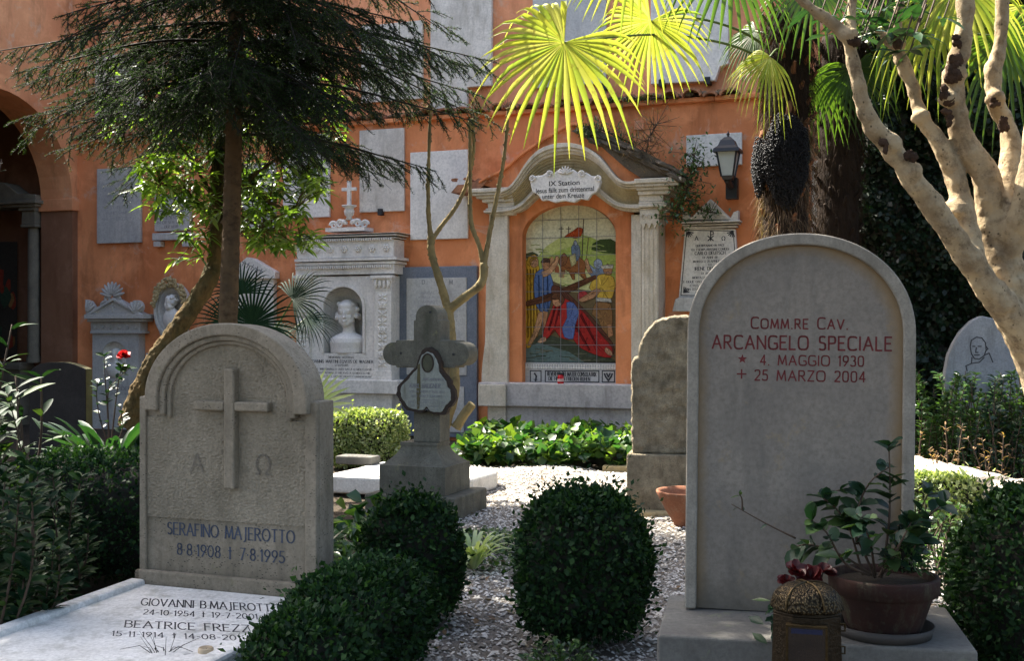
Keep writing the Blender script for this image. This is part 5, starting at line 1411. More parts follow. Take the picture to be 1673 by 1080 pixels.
# ochre patina that has grown along the inside of the rim, and a mud line at the foot
nt = M_SPEC.node_tree; b = nt.nodes["Principled BSDF"]; src = b.inputs['Base Color'].links[0].from_socket
co = coords(nt); sx_ = nt.nodes.new("ShaderNodeSeparateXYZ"); nt.links.new(co, sx_.inputs[0])
def mth(op, a, b_=None):
    n = nt.nodes.new("ShaderNodeMath"); n.operation = op
    for i, v in enumerate((a, b_)):
        if v is None: continue
        if isinstance(v, (int, float)): n.inputs[i].default_value = v
        else: nt.links.new(v, n.inputs[i])
    return n.outputs[0]
dx = mth('DIVIDE', mth('SUBTRACT', sx_.outputs[0], cx), rx-.036); dz = mth('DIVIDE', mth('MAXIMUM', mth('SUBTRACT', sx_.outputs[2], zsp), 0.0), H_-.036)
rad_ = mth('ADD', mth('SQRT', mth('ADD', mth('MULTIPLY', dx, dx), mth('MULTIPLY', dz, dz))), mth('MULTIPLY', mth('SUBTRACT', noise(nt, co, 9, 6, .7), .5), .16))
col_ = mix(nt, ramp(nt, rad_, [(.86, bw(0)), (.985, bw(.8))]), src, (.23, .15, .065))
foot = mth('ADD', mth('SUBTRACT', sx_.outputs[2], zb), mth('MULTIPLY', mth('SUBTRACT', noise(nt, co, 12, 6, .7), .5), .22))
col_ = mix(nt, ramp(nt, foot, [(.0, bw(.75)), (.13, bw(0))]), col_, (.085, .075, .055))
nt.links.new(col_, b.inputs['Base Color'])
mb = MB(); mb.strip(outl(1), outl(1, inset=.040), -.008, .0178); obj("rim", rolled(mb), M_SPECRIM, t, bevel=.006, seg=3)
mb = MB()
def ln(txt, pxc, pyb, hp, wpx, small=.85):
    x, z = fr.px(pxc, pyb, -.016); zt2 = fr.px(pxc, pyb-hp, -.016)[1]; w0 = fr.px(pxc+wpx/2, pyb, -.016)[0]-fr.px(pxc-wpx/2, pyb, -.016)[0]
    letter(mb, txt, x, z, zt2-z, .0155, .135, False, sq=.6, fit=w0, slope=.0, small=small, gap=.3)
ln("Comm.re Cav.", 1301, 537, 18, 157)
ln("ARCANGELO SPECIALE", 1304, 571, 21.5, 292)
ln("4. MAGGIO 1930", 1322, 597, 16, 168); ln("25 MARZO 2004", 1319, 622.5, 16.5, 180)
x, z = fr.px(1209, 587.5, -.016); r_ = .017
st_ = []
for k in range(10):
    a = math.pi/2+k*math.pi/5; q = r_ if k % 2 == 0 else r_*.42; st_.append((x+q*math.cos(a), z+q*math.sin(a)))
for k in range(5): mb.flat([(x, z), st_[(2*k-1) % 10], st_[2*k], st_[(2*k+1) % 10]], .0155)
x, z = fr.px(1208, 612, -.016); mb.stroke([(x, z-.015), (x, z+.015)], .005, .0155); mb.stroke([(x-.015, z), (x-.0025, z)], .005, .0155); mb.stroke([(x+.0025, z), (x+.015, z)], .005, .0155)
obj("lettering", rolled(mb), M_INKRED, t)
# its base block
bl, br_ = fr.px(1077, 1043, .26)[0], cx+rx+.10
mb = MB(); mb.box(bl, br_+.04, -.36, .22, -.05, zb-.002); obj("base", mb, M_CONC, t, bevel=.010, seg=3)
SPF = fr; SPZ = zb; SPX = (cx, rx)

# ------------------------------------------------------------------ stone cross with burnt plaque
o_ = P(690, 830, 8.0); fr = Fr((o_.x, o_.y, 0), -math.atan(.37))
t = thing("cross_monument", "grey mossy round-armed stone cross on a flared stepped base", "cross", fr)
mb = MB(); d = 0; TK = .22
ax = fr.px(697, 560, 0)[0]; ws = (fr.px(719, 600, 0)[0]-fr.px(676, 600, 0)[0])/2
zc = fr.px(697, 577, 0)[1]; hw = (fr.px(697, 556, 0)[1]-fr.px(697, 601, 0)[1])/2; zc = (fr.px(697, 556, 0)[1]+fr.px(697, 601, 0)[1])/2
al = fr.px(625, 577, 0)[0]; ar = fr.px(766, 577, 0)[0]; tp = fr.px(697, 498, 0)[1]; zb_ = fr.px(697, 723, 0)[1]
def lobed(x0, xe, s):                        # round lobe at the end of an arm, with small square shoulders
    r = hw*.86; xs_ = xe-s*r; L = [(x0, zc-hw), (xs_-s*.02, zc-hw), (xs_-s*.02, zc-r), (xs_, zc-r)]
    L += [(xs_+s*r*math.sin(math.pi*k/14), zc-r*math.cos(math.pi*k/14)) for k in range(1, 14)]
    L += [(xs_, zc+r), (xs_-s*.02, zc+r), (xs_-s*.02, zc+hw), (x0, zc+hw)]
    return L
r = ws*.86; zs2 = tp-r
top = [(ax-ws, zc+hw), (ax-ws, zs2-.02), (ax-r, zs2-.02), (ax-r, zs2)]+[(ax-r*math.cos(math.pi*k/14), zs2+r*math.sin(math.pi*k/14)) for k in range(1, 14)]+[(ax+r, zs2), (ax+r, zs2-.02), (ax+ws, zs2-.02), (ax+ws, zc+hw)]
Lr = lobed(ax+ws, ar, 1); Ll = lobed(ax-ws, al, -1)
# one outline for the whole cross, so that it stays one stone
out = [(ax-ws, zb_), (ax-ws, zc-hw)] + Ll[1:-1] + top + list(reversed(Lr[1:-1])) + [(ax+ws, zc-hw), (ax+ws, zb_)]
mb.prism(out, 0, TK*.8); obj("cross", mb, M_CROSS, t, bevel=.010)
mb = MB()
for px, py in ((703, 510), (655, 577), (741, 579)):
    x, z = fr.px(px, py, 0); q = MB(); q.lathe([(0, 0), (.009, 0), (.009, .003), (0, .003)], (0, 0, 0), 10); mb.add([(x+a, -.001-c, z+b) for a, b, c in q.v], q.f)
obj("bolt_hole", mb, M_BLACKPAINT, t)
def frus2(mb, x0, x1, y0, y1, z0, X0, X1, Y0, Y1, z1):
    mb.add([(x0, y0, z0), (x1, y0, z0), (x1, y1, z0), (x0, y1, z0), (X0, Y0, z1), (X1, Y0, z1), (X1, Y1, z1), (X0, Y1, z1)], [(0, 3, 2, 1), (4, 5, 6, 7), (0, 1, 5, 4), (1, 2, 6, 5), (2, 3, 7, 6), (3, 0, 4, 7)])
mb = MB(); db = .14
b0 = fr.px(620, 795, db); b1 = fr.px(727, 762, db); zlo = fr.px(670, 808, db)[1]; zmid = fr.px(670, 762, db)[1]; zhi = fr.px(690, 724, .05)[1]
mb.box(b0[0], b1[0], -db, TK*.8+.12, zlo, zmid)
sec = []
for k in range(17):
    a = k/16; e = (1-math.sin(a*math.pi/2))       # flare: concave
    sec.append((e, zmid+(zhi-.02-zmid)*a))
for (e0, za), (e1, zb2) in zip(sec[:-1], sec[1:]):
    i0, i1 = (1-e0)*.10, (1-e1)*.10
    frus2(mb, b0[0]+i0+.01, b1[0]-i0-.01, -db+i0+.01, TK*.8+.11-i0, za, b0[0]+i1+.01, b1[0]-i1-.01, -db+i1+.01, TK*.8+.11-i1, zb2)
mb.box(b0[0]+.105, b1[0]-.105, -db+.105, TK*.8+.01, zhi-.02, zhi)
obj("flared_base", mb, M_CROSS, t)
mb = MB(); mb.box(b0[0]-.08, b1[0]+.10, -db-.07, TK*.8+.2, -.05, zlo-.002); obj("step", mb, M_CROSS, t, bevel=.012)
# burnt marble plaque fixed to the cross
PO = [(699, 568), (708, 571), (715, 580), (720, 592), (721, 604), (728, 613), (735, 622), (738, 632), (743, 640), (744, 652), (739, 661), (732, 668), (727, 677), (716, 678), (704, 675), (697, 668), (691, 674), (677, 673), (663, 669), (656, 659), (649, 649), (648, 635), (654, 626), (664, 616), (673, 606), (680, 598), (683, 586), (689, 574)]
POs = smooth_line(PO+[PO[0]], 3)
pf_ = fr.pts(POs, .05); cxp, czp = fr.px(697, 635, .05)
jr = random.Random(9); pj = [(cxp+(a-cxp)*(1+jr.uniform(-.02, .035)), czp+(b-czp)*(1+jr.uniform(-.02, .03))) for a, b in pf_[:-1]]
pin = [(cxp+(a-cxp)*(.86+jr.uniform(-.02,.02)), czp+(b-czp)*(.90+jr.uniform(-.015,.015))) for a, b in pf_[:-1]]
tq = thing("memorial_plaque", "bell-shaped marble plaque with blackened edges and an empty oval, fixed to the stone cross", "plaque", Fr(fr.w(cxp, -.04, czp-.25), fr.rz))
pfq = Fr(fr.w(cxp, -.04, czp-.25), fr.rz); off = lambda L: [(a-cxp, b-czp+.25) for a, b in L]
mb = MB(); mb.prism(off(pj), -.010, .038); obj("burnt_edge", mb, M_BURNT, tq, bevel=.004)
mb = MB(); mb.prism(off(pin), -.016, -.009); obj("face", mb, M_PLAQUE, tq, bevel=.003)
ex, ez = fr.px(699.5, 593, .05); el1 = [(ex+.046*math.cos(2*math.pi*k/28), ez+.066*math.sin(2*math.pi*k/28)) for k in range(29)]; el2 = [(ex+.038*math.cos(2*math.pi*k/28), ez+.057*math.sin(2*math.pi*k/28)) for k in range(29)]
mb = MB(); mb.strip(off(el1), off(el2), -.022, -.0155); obj("oval_rim", mb, M_BURNT, tq)
mb = MB(); mb.prism(off(el2[:-1]), -.018, -.0165); obj("oval", mb, stone("dull_oval", (.10, .10, .06), (.06, .06, .04), sc=14), tq)
mb = MB()
for px, py, txt, hp, wp, sl in [(708, 622, "ZUM ANDENKEN", 4, 34, 0), (695, 634, "KARL BAUGNER", 7, 50, .0), (697, 642, "GEB IN WIEN 2 MAI 1871", 3.6, 58, 0), (697, 649, "GEST ROM 1 JUNI 1903", 3.6, 50, 0), (697, 659, "UND SEINE GATTIN", 3.2, 60, 0), (698, 665, "RUHE SANFT", 3.2, 52, 0), (706, 671, "R I P", 3, 20, 0)]:
    x, z = fr.px(px, py, .05); z2 = fr.px(px, py-hp, .05)[1]; x2 = fr.px(px+wp, py, .05)[0]
    letter(mb, txt, x-cxp, z-czp+.25, z2-z, -.0175, .16, True, fit=x2-x, slant=.15)
a = fr.px(690, 653, .05); b = fr.px(716, 654, .05); mb.stroke(off([a, b]), .004, -.0175)
obj("lettering", mb, M_INKFADE, tq)
mb = MB(); mb.flat(off(fr.pts([(683, 596), (687, 594), (688, 640), (686, 668), (682, 669), (681, 640)], .05)), -.0170); obj("rust_stain", mb, plain("rust_stain", (.10, .085, .035), .8), tq)

# ------------------------------------------------------------------ ochre rough stone behind the smooth headstone
o_ = P(1090, 838, 8.1); fr = Fr((o_.x, o_.y, 0), -math.atan(.2))
t = thing("rough_headstone", "ochre rough-hewn stone with a rounded shoulder behind the smooth headstone", "headstone", fr)
x0 = fr.px(1031, 600, 0)[0]; 
L = [(1033, 742), (1031, 592), (1042, 590), (1044, 572), (1050, 552), (1060, 536), (1074, 524), (1092, 518), (1112, 516), (1140, 516), (1168, 520), (1192, 536), (1206, 556), (1212, 590), (1222, 592), (1222, 742)]
# rugged faces
out = fr.pts(smooth_line(L, 2), 0)
mb = MB(); mb.prism(out, .0, .30); o = obj("body", mb, M_YELLOW, t, bevel=.02, seg=3)
rm = o.modifiers.new("remesh", 'REMESH'); rm.mode = 'VOXEL'; rm.voxel_size = .012; rm.use_smooth_shade = True
tx = bpy.data.textures.new("rock_noise", 'CLOUDS'); tx.noise_scale = .06; tx.noise_depth = 4
dm = o.modifiers.new("displace", 'DISPLACE'); dm.texture = tx; dm.strength = .038; dm.mid_level = .5; dm.texture_coords = 'LOCAL'
mb = MB(); a = fr.px(1024, 742, .05); mb.box(a[0], fr.px(1228, 742, .05)[0], -.06, .34, .05, a[1]); obj("lower_block", mb, M_YELLOW, t, bevel=.012)
mb = MB(); mb.box(a[0]-.02, fr.px(1240, 742, .05)[0], -.13, .4, -.05, .055); obj("foot", mb, M_TRAVY, t, bevel=.015)
# terracotta bowl in front of it
bf_ = P(1128, 842, 7.55); cf = Fr((bf_.x, bf_.y, .0))
t = thing("terracotta_bowl", "wide shallow terracotta bowl between the rough stone and the smooth headstone", "bowl", cf)
mb = MB(); mb.smooth = True
mb.lathe([(0, .02), (.10, .02), (.11, .05), (.165, .14), (.21, .225), (.222, .25), (.222, .262), (.206, .262), (.19, .235), (.15, .16), (0, .12)], n=40)
obj("bowl", mb, M_TERRA, t)
mb = MB(); mb.lathe([(0, .165), (.150, .165)], n=30); obj("soil", mb, M_SOIL, t)
# loose bits: sand-coloured edging brick by the ivy bed, low kerb stones
q = P(1000, 762, 10.6); mb = MB(); mb.box(-.13, .13, -.06, .06, 0, .07)
single("edging_brick", mb, M_TRAVY, Fr((q.x+.05, q.y, .0), -.3), "cream stone block at the right end of the ivy bed", "stone", bevel=.012)
# flat white grave slab behind the cross
q = P(660, 770, 9.4); sf = Fr((q.x, q.y, 0), -math.atan(.37))
t = thing("flat_grave_slab", "sunlit white grave slab with a rounded end lying behind the stone cross", "grave slab", sf)
xa = sf.px(535, 770, .4)[0]; xb = sf.px(792, 770, .0)[0]
mb = MB(); 
top_ = [(xa, -.45), (xb-.14, -.42), (xb-.05, -.36), (xb, -.24), (xb+.02, .2), (xb-.05, .42), (xa, .55)]
mb.add([(x, y, .02) for x, y in top_]+[(x, y, .165) for x, y in top_], [tuple(reversed(range(7))), tuple(range(7, 14))]+[(i, (i+1) % 7, (i+1) % 7+7, i+7) for i in range(7)])
obj("slab", mb, M_SLAB, t, bevel=.03, seg=3)
q = P(585, 745, 9.9); mb = MB(); mb.box(-.17, .17, -.09, .09, .0, .07)
single("small_stone_block", mb, M_CONC, Fr((q.x, q.y, .165), -.35), "small grey block lying on the flat sunlit grave slab", "stone", bevel=.012)
# dark rounded gravestone, left
q = P(98, 745, 10.4); fr = Fr((q.x, q.y, 0), -math.atan(.36))
t = thing("dark_gravestone", "dark slate gravestone with a softly curved top and a lichened edge, far left", "gravestone", fr)
out = fr.pts([(48, 780), (48, 606), (56, 600), (66, 594), (80, 592), (104, 592), (118, 595), (132, 600), (139, 603), (140, 780)], 0)
out = [(a, max(b, 0)) for a, b in out]
mb = MB(); mb.prism(out, 0, .012); obj("face", mb, M_DARKSTONE, t, bevel=.003)
mb = MB(); mb.prism(out, .0125, .10); obj("body", mb, M_LICHEN, t, bevel=.01)
# headstone with the incised portrait, right edge
q = P(1600, 640, 9.3); fr = Fr((q.x, q.y, 0), -math.atan(.2))
t = thing("portrait_headstone", "pale headstone with an incised line portrait of a man against the dark ivy, right edge", "headstone", fr)
out = fr.pts([(1541, 760), (1544, 612), (1550, 580), (1558, 562), (1570, 542), (1588, 524), (1604, 516), (1622, 520), (1640, 530), (1656, 548), (1666, 575), (1670, 610), (1672, 760)], 0)
mb = MB(); mb.prism([(a, max(b, 0)) for a, b in out], 0, .14); obj("body", mb, M_BLUISH, t, bevel=.01)
mb = MB()
for L in ([(1587, 578), (1585, 566), (1587, 556), (1595, 551), (1604, 552), (1610, 560), (1611, 572), (1608, 581), (1600, 587), (1592, 586), (1587, 578)], [(1611, 566), (1614, 570), (1610, 574)], [(1595, 568), (1594, 576), (1598, 576)], [(1589, 566), (1593, 566)], [(1598, 566), (1603, 566)],
          [(1592, 580), (1600, 580)], [(1588, 584), (1587, 594), (1578, 598), (1580, 606)], [(1609, 580), (1616, 577), (1622, 592)], [(1587, 594), (1600, 592), (1608, 584)]):
    mb.stroke(fr.pts(L, 0), .009, -.0015)
obj("incised_portrait", mb, M_INK, t)
# rough stone kerb at the right
A_ = P(1488, 775, 8.2); B_ = P(1665, 800, 6.9)
dv = Vector((B_.x-A_.x, B_.y-A_.y, 0)); an = math.atan2(dv.y, dv.x)
kf = Fr((A_.x, A_.y, 0), an); l_ = dv.length
mb = MB(); mb.box(-.9, l_, -.09, .13, 0, .40)
o = single("stone_kerb", mb, M_TRAV, kf, "sunlit pale stone kerb wall running behind the low clipped hedge at the right", "kerb", bevel=.03)
rm = o.modifiers.new("remesh", 'REMESH'); rm.mode = 'VOXEL'; rm.voxel_size = .03; rm.use_smooth_shade = True
dm = o.modifiers.new("displace", 'DISPLACE'); dm.texture = tx; dm.strength = .04; dm.texture_coords = 'LOCAL'

# ------------------------------------------------------------------ pot with camellia, bronze lantern on the base block
fr = SPF
px0 = fr.px(1443, 1010, .2)
pc = fr.w(px0[0], -.205, SPZ); pfm = Fr((pc.x, pc.y, SPZ), fr.rz)
rim = (fr.px(1534, 935, .2)[0]-fr.px(1354, 935, .2)[0])/2
zr_ = fr.px(1443, 938, .2)[1]-SPZ
t = thing("flower_pot", "old weathered terracotta pot with a camellia standing on the base of the smooth headstone", "flower pot", pfm)
mb = MB(); mb.smooth = True
mb.lathe([(0, .012), (rim*.66, .012), (rim*.70, .03), (rim*.90, zr_*.68), (rim*.92, zr_*.70), (rim*1.0, zr_*.72), (rim*1.02, zr_*.97), (rim*1.0, zr_), (rim*.93, zr_), (rim*.90, zr_*.9), (rim*.86, zr_*.7)], n=48)
obj("pot", mb, M_TERRASHADE, t)
mb = MB(); mb.lathe([(0, zr_*.9), (rim*.90, zr_*.87)], n=30); obj("soil", mb, M_SOIL, t)
mb = MB(); mb.smooth = True; mb.lathe([(0, .0), (rim*.86, .0), (rim*.93, .035), (rim*.90, .035), (rim*.84, .010), (0, .008)], n=40); obj("saucer", mb, plain("dark_saucer", (.05, .045, .04), .7), t)
POT = (pfm, rim, zr_)
# bronze grave lantern
lc = fr.px(1318, 1060, .62)
lw = fr.w(lc[0], -.62, 0); lf2 = Fr((lw.x, lw.y, 0), fr.rz-.05)
kx = lambda px, py: lf2.px(px, py, 0)
t = thing("bronze_lantern", "bronze grave lantern with domed hammered lid and glass door before the smooth headstone", "lantern", lf2)
sc_ = FP/lw.y
w_ = 53/sc_; zt_ = kx(1318, 955)[1]; ze = kx(1318, 992)[1]
hz = zt_-ze
mb = MB(); mb.smooth = True
nn = 64; V = []; prof = [(1.04, -.004), (1.08, .0), (1.06, .006)]+[(math.cos(a)**.7*1.04, .006+hz*math.sin(a)) for a in [math.pi/2*k/14 for k in range(1, 14)]]+[(.05, hz)]
for r_, z_q in prof:
    for k in range(nn):
        a = 2*math.pi*k/nn
        lob = 1+.05*abs(math.cos(a*2+.8))*(1 if z_q > .004 else .8)
        V.append((w_*r_*lob*math.cos(a), w_*r_*.86*lob*math.sin(a), ze+z_q))
mb.add(V, [(j*nn+k, j*nn+(k+1) % nn, (j+1)*nn+(k+1) % nn, (j+1)*nn+k) for j in range(len(prof)-1) for k in range(nn)])
lid = obj("lid", mb, None, t)
m, nt, b = newmat("hammered_bronze"); co = coords(nt)
v = nt.nodes.new("ShaderNodeTexVoronoi"); v.inputs['Scale'].default_value = 190; nt.links.new(scaled(nt, co, (1, 1, .55)), v.inputs['Vector'])
nt.links.new(mix(nt, ramp(nt, v.outputs['Distance'], [(.2, bw(0)), (.6, bw(1))]), (.09, .065, .032), (.014, .010, .005)), b.inputs['Base Color'])
b.inputs['Metallic'].default_value = .85; b.inputs['Roughness'].default_value = .4; bump(nt, b, v.outputs['Distance'], 1.0, -.003)
lid.data.materials.append(m)
mb = MB()
for k in range(4):
    a = -math.pi/2+.0+(-.6, .5, 2.2, 3.6)[k]
    L = []
    for j in range(9):
        e = math.pi/2*j/8; r_ = math.cos(e)**.7*1.09
        L.append((w_*r_*math.cos(a), w_*r_*.88*math.sin(a), ze+.006+hz*math.sin(e)*1.02))
    mb.tube(L, [.0035]*9, 6)
mb.tube([(-.012, -.01, zt_+.001), (0, -.02, zt_+.004), (.014, -.014, zt_-.002), (.010, -.03, zt_-.01)], [.003, .004, .004, .003], 6)
obj("lid_ribs", mb, M_BRONZE, lid)
mb = MB(); bwid = w_*.90
def hexcol(w0, w1, z0, z1):
    a8 = [math.pi/8+k*math.pi/4 for k in range(8)]
    mb.add([(w0*1.08*math.cos(a), w0*.92*math.sin(a), z0) for a in a8]+[(w1*1.08*math.cos(a), w1*.92*math.sin(a), z1) for a in a8], [tuple(reversed(range(8))), tuple(range(8, 16))]+[(k, (k+1) % 8, (k+1) % 8+8, k+8) for k in range(8)])
hexcol(w_*1.16, w_*1.0, .0, ze-.014); hexcol(w_*1.02, w_*.95, ze-.013, ze-.002)
body = obj("body", mb, M_BRONZED, t, bevel=.003)
mb = MB(); ztd = ze-.03; yf = -w_*1.02*.92; hwid = w_*.54
mb.box(-hwid-.007, hwid+.007, yf-.012, yf+.02, ztd-.007, ztd); mb.box(-hwid-.007, -hwid, yf-.010, yf+.02, .04, ztd-.0075); mb.box(hwid, hwid+.007, yf-.010, yf+.02, .04, ztd-.0075)
door = obj("door_frame", mb, M_BRONZE, t, bevel=.0015)
mb = MB(); mb.box(-hwid, hwid, yf-.006, yf+.01, .04, ztd-.008); obj("glass", mb, M_BLACKGLASS, door)
mb = MB(); mb.box(-hwid*.85, hwid*.85, yf-.0085, yf-.0065, ztd-.026, ztd-.012); obj("blue_strip", mb, M_BLUEPLASTIC, door)
for zz_ in (ze-.045, ze-.11):
    mb = MB(); mb.tube([(w_*.98, yf*.4, zz_+.010), (w_*1.12, yf*.4, zz_+.010), (w_*1.12, yf*.4, zz_-.010), (w_*.98, yf*.4, zz_-.010)], .003, 6); obj("hinge", mb, M_BRONZE, t)
mb = MB(); hexcol(w_*1.16, w_*1.1, -.02, .012); obj("foot", mb, M_BRONZED, t, bevel=.003)
# ================================================================== PLANTS
def A3(*a): return np.array(a, dtype=float)
def foliage(name, VF, mat, parent, smooth=False):
    return obj(name, cloud_mesh(name, VF[0], VF[1], smooth), mat, parent)

# ------------------------------------------------------------------ clipped box and hedges
def clipped(name, label, cat, c, r, nleaf, mat, L=.024, Wd=.015, group=None, e=2.5, seed=0, lump=.085, depth=.06, core=M_DARKTWIG, rz=0, z0=0.0, sprout=.02):
    """rounded clipped shrub; c = base centre, r = (rx, ry, height)"""
    g = np.random.default_rng(seed+50)
    fr = Fr((c[0], c[1], z0), rz); t = thing(name, label, cat, fr, group)
    n = nleaf; d = g.normal(size=(n, 3)); d = norm(d); d[:, 2] = np.where(d[:, 2] < -.75, -d[:, 2], d[:, 2])
    k = (np.abs(d)**e).sum(1)**(-1/e)                     # superellipsoid radius
    u = d*k[:, None]
    nr = norm(np.sign(u)*np.abs(u)**(e-1)/np.array([r[0], r[1], r[2]*.5]))
    rad = 1+lump*vnoise(u, 3.2, seed)+lump*.5*vnoise(u, 8, seed+1)-depth*np.abs(g.normal(size=n))*1.0+g.exponential(sprout, n)*(g.random(n) < .3)+g.exponential(.07, n)*(g.random(n) < .05)
    p = u*rad[:, None]*np.array([r[0], r[1], r[2]*.5])+np.array([0, 0, r[2]*.52])
    p[:, 2] = np.maximum(p[:, 2], .015)
    dd = norm(nr*.55+rdir(n, g)*.75+np.array([0, 0, .25])); nn = norm(rdir(n, g)*.8+nr+np.array([0, 0, .4]))
    Ls = g.uniform(.5, 1.45, n)*L; Ws = Ls*Wd/L*g.uniform(.8, 1.15, n)
    foliage("foliage", tinyleaves(p, dd, nn, Ls, Ws, .15), mat, t)
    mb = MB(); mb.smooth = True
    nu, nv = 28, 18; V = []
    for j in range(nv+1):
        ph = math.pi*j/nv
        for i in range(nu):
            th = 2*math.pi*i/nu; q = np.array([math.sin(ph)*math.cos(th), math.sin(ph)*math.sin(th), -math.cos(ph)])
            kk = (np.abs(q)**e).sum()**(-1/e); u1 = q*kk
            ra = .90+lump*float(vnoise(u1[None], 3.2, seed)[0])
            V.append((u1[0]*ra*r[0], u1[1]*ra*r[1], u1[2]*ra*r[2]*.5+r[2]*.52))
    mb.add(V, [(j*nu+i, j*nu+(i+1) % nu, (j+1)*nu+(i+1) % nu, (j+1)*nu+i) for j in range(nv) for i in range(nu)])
    obj("dark_core", mb, core, t)  # added solid dark core, hides see-through gaps between the leaves
    return t
BX = "clipped box shrubs around the graves"
q = P(951, 1050, 4.75); clipped("box_shrub", "rounded dark box shrub standing alone in the middle of the gravel", "shrub", (q.x, q.y), (.268, .26, .625), 14000, M_BOXLEAF, group=BX, seed=1, z0=.0, sprout=.05)
q = P(672, 1040, 5.1); clipped("box_shrub", "taller dark box shrub right of the left headstone, behind the low hedge", "shrub", (q.x, q.y), (.215, .21, .555), 10000, M_BOXLEAF, group=BX, seed=2, sprout=.05)
q = P(585, 1080, 4.25); clipped("box_hedge", "low box hedge running beside the white ledger slab at the bottom", "hedge", (q.x, q.y+.02), (.20, .42, .42), 13000, M_BOXLEAF, group=BX, seed=3, sprout=.05, rz=-.35)
q = P(500, 1080, 3.75); clipped("box_hedge", "nearest bottom piece of box hedge, overlapping the ledger slab's corner", "hedge", (q.x+.0, q.y), (.17, .26, .38), 8000, M_BOXLEAF, group=BX, seed=31, sprout=.06, rz=-.35)
q = P(1680, 1080, 4.1); clipped("box_shrub", "large dark box shrub at the bottom right corner", "shrub", (q.x+.07, q.y), (.31, .32, .72), 16000, M_BOXLEAF, group=BX, seed=4, sprout=.05)
q = P(160, 1000, 6.1); clipped("box_hedge", "dark box hedge left of the arched headstone", "hedge", (q.x, q.y), (.45, .5, .64), 18000, M_BOXLEAF, group=BX, seed=5, e=3.2)
q = P(600, 740, 11.0); clipped("privet_hedge", "small sunlit clipped hedge with pale top in front of the bust monument", "hedge", (q.x+.0, q.y), (.34, .28, .52), 11000, M_BOXSUN, L=.034, Wd=.02, seed=6, e=5, rz=WRZ, lump=.04, group=None)
q = P(1548, 790, 7.4); clipped("privet_hedge", "low clipped sunlit hedge in front of the stone kerb at the right", "hedge", (q.x, q.y), (.42, .20, .36), 11000, M_BOXSUN, L=.032, Wd=.018, seed=7, e=4, rz=-.9+.35, lump=.05)
# little creeping plant at the foot of the middle box
def tuft(name, label, cat, c, rad, n, mat, L, Wd, seed, twig=M_DARKTWIG, up=.4, group=None, flat_=False):
    h = rad[2]; g = np.random.default_rng(seed+90); fr = Fr(c, 0); t = thing(name, label, cat, fr, group)
    th = g.uniform(0, 6.28, n); q = np.sqrt(g.random(n))
    hh = h*(1-.7*q**2)*g.uniform(.15, 1, n)
    p = np.stack([rad[0]*q*np.cos(th), rad[1]*q*np.sin(th), hh], -1)
    d = norm(rdir(n, g)*.7+np.stack([np.cos(th)*q, np.sin(th)*q, np.full(n, up)], -1)); nn = norm(rdir(n, g)*.5+np.array([0, -.2, 1.]))
    Ls = g.uniform(.6, 1.3, n)*L
    foliage("foliage", leaves(p, d, nn, Ls, Ls*Wd/L, curv=.25), mat, t)
    m_ = max(8, n//14); a = np.zeros((m_, 8)); i_ = g.integers(0, n, m_)
    a[:, 3:6] = p[i_]; a[:, 0:2] = p[i_][:, 0:2]*.25; a[:, 6] = .003; a[:, 7] = .0015
    foliage("stems", segs_to_tubes(a), twig, t)
    return t
q = P(915, 1075, 4.35); tuft("ground_plant", "low bushy light green plant at the foot of the middle box shrub", "plant", (q.x, q.y, 0), (.16, .12, .16), 420, M_SHRUB, .032, .014, 1)
q = P(590, 800, 6.4); tuft("hollyhock_plant", "large round-leaved plant between the left headstone and the stone cross", "plant", (q.x+.02, q.y, 0), (.20, .20, .42), 120, M_IVY, .12, .12, 2)
q = P(570, 890, 5.6); tuft("garden_weeds", "mixed bright weeds low beside the right side of the left headstone", "plant", (q.x, q.y, 0), (.18, .3, .40), 520, M_SHRUB, .08, .022, 3)
q = P(790, 880, 6.7); tuft("creeping_plant", "low mossy green creeper along the gravel edge behind the middle box", "plant", (q.x+.02, q.y, 0), (.28, .55, .14), 800, M_SHRUB, .035, .024, 4)
q = P(1370, 905, 3.8)

# ivy bed: countless leaves, one mass
g = np.random.default_rng(5); n = 3000
s_ = g.uniform(0, 1, n); dpt = g.uniform(0, 1, n)
base_a = A3(*P(738, 745, 11.0)); base_b = A3(*P(1040, 760, 10.9))
pp_ = base_a[None]*(1-s_[:, None])+base_b[None]*s_[:, None]
pp_[:, 1] += dpt*1.25 - .35*s_; pp_[:, 0] += dpt*.2
pp_[:, 2] = .04+g.uniform(.03, .22, n)+.10*vnoise(pp_, 2.5, 3)+.05*dpt
L_ = g.uniform(.05, .12, n)
d = norm(rdir(n, g)*.8+A3(0, -.5, .0)); nn = norm(rdir(n, g)*.55+A3(0, -.25, 1.))
VF = leaves(pp_, d, nn, L_, L_*.95, prof=((0, .1), (.12, .8), (.35, 1.0), (.6, .7), (1, 0)), fold=.12)
o = foliage("ivy_bed", VF, M_IVY, None); o["kind"] = "stuff"

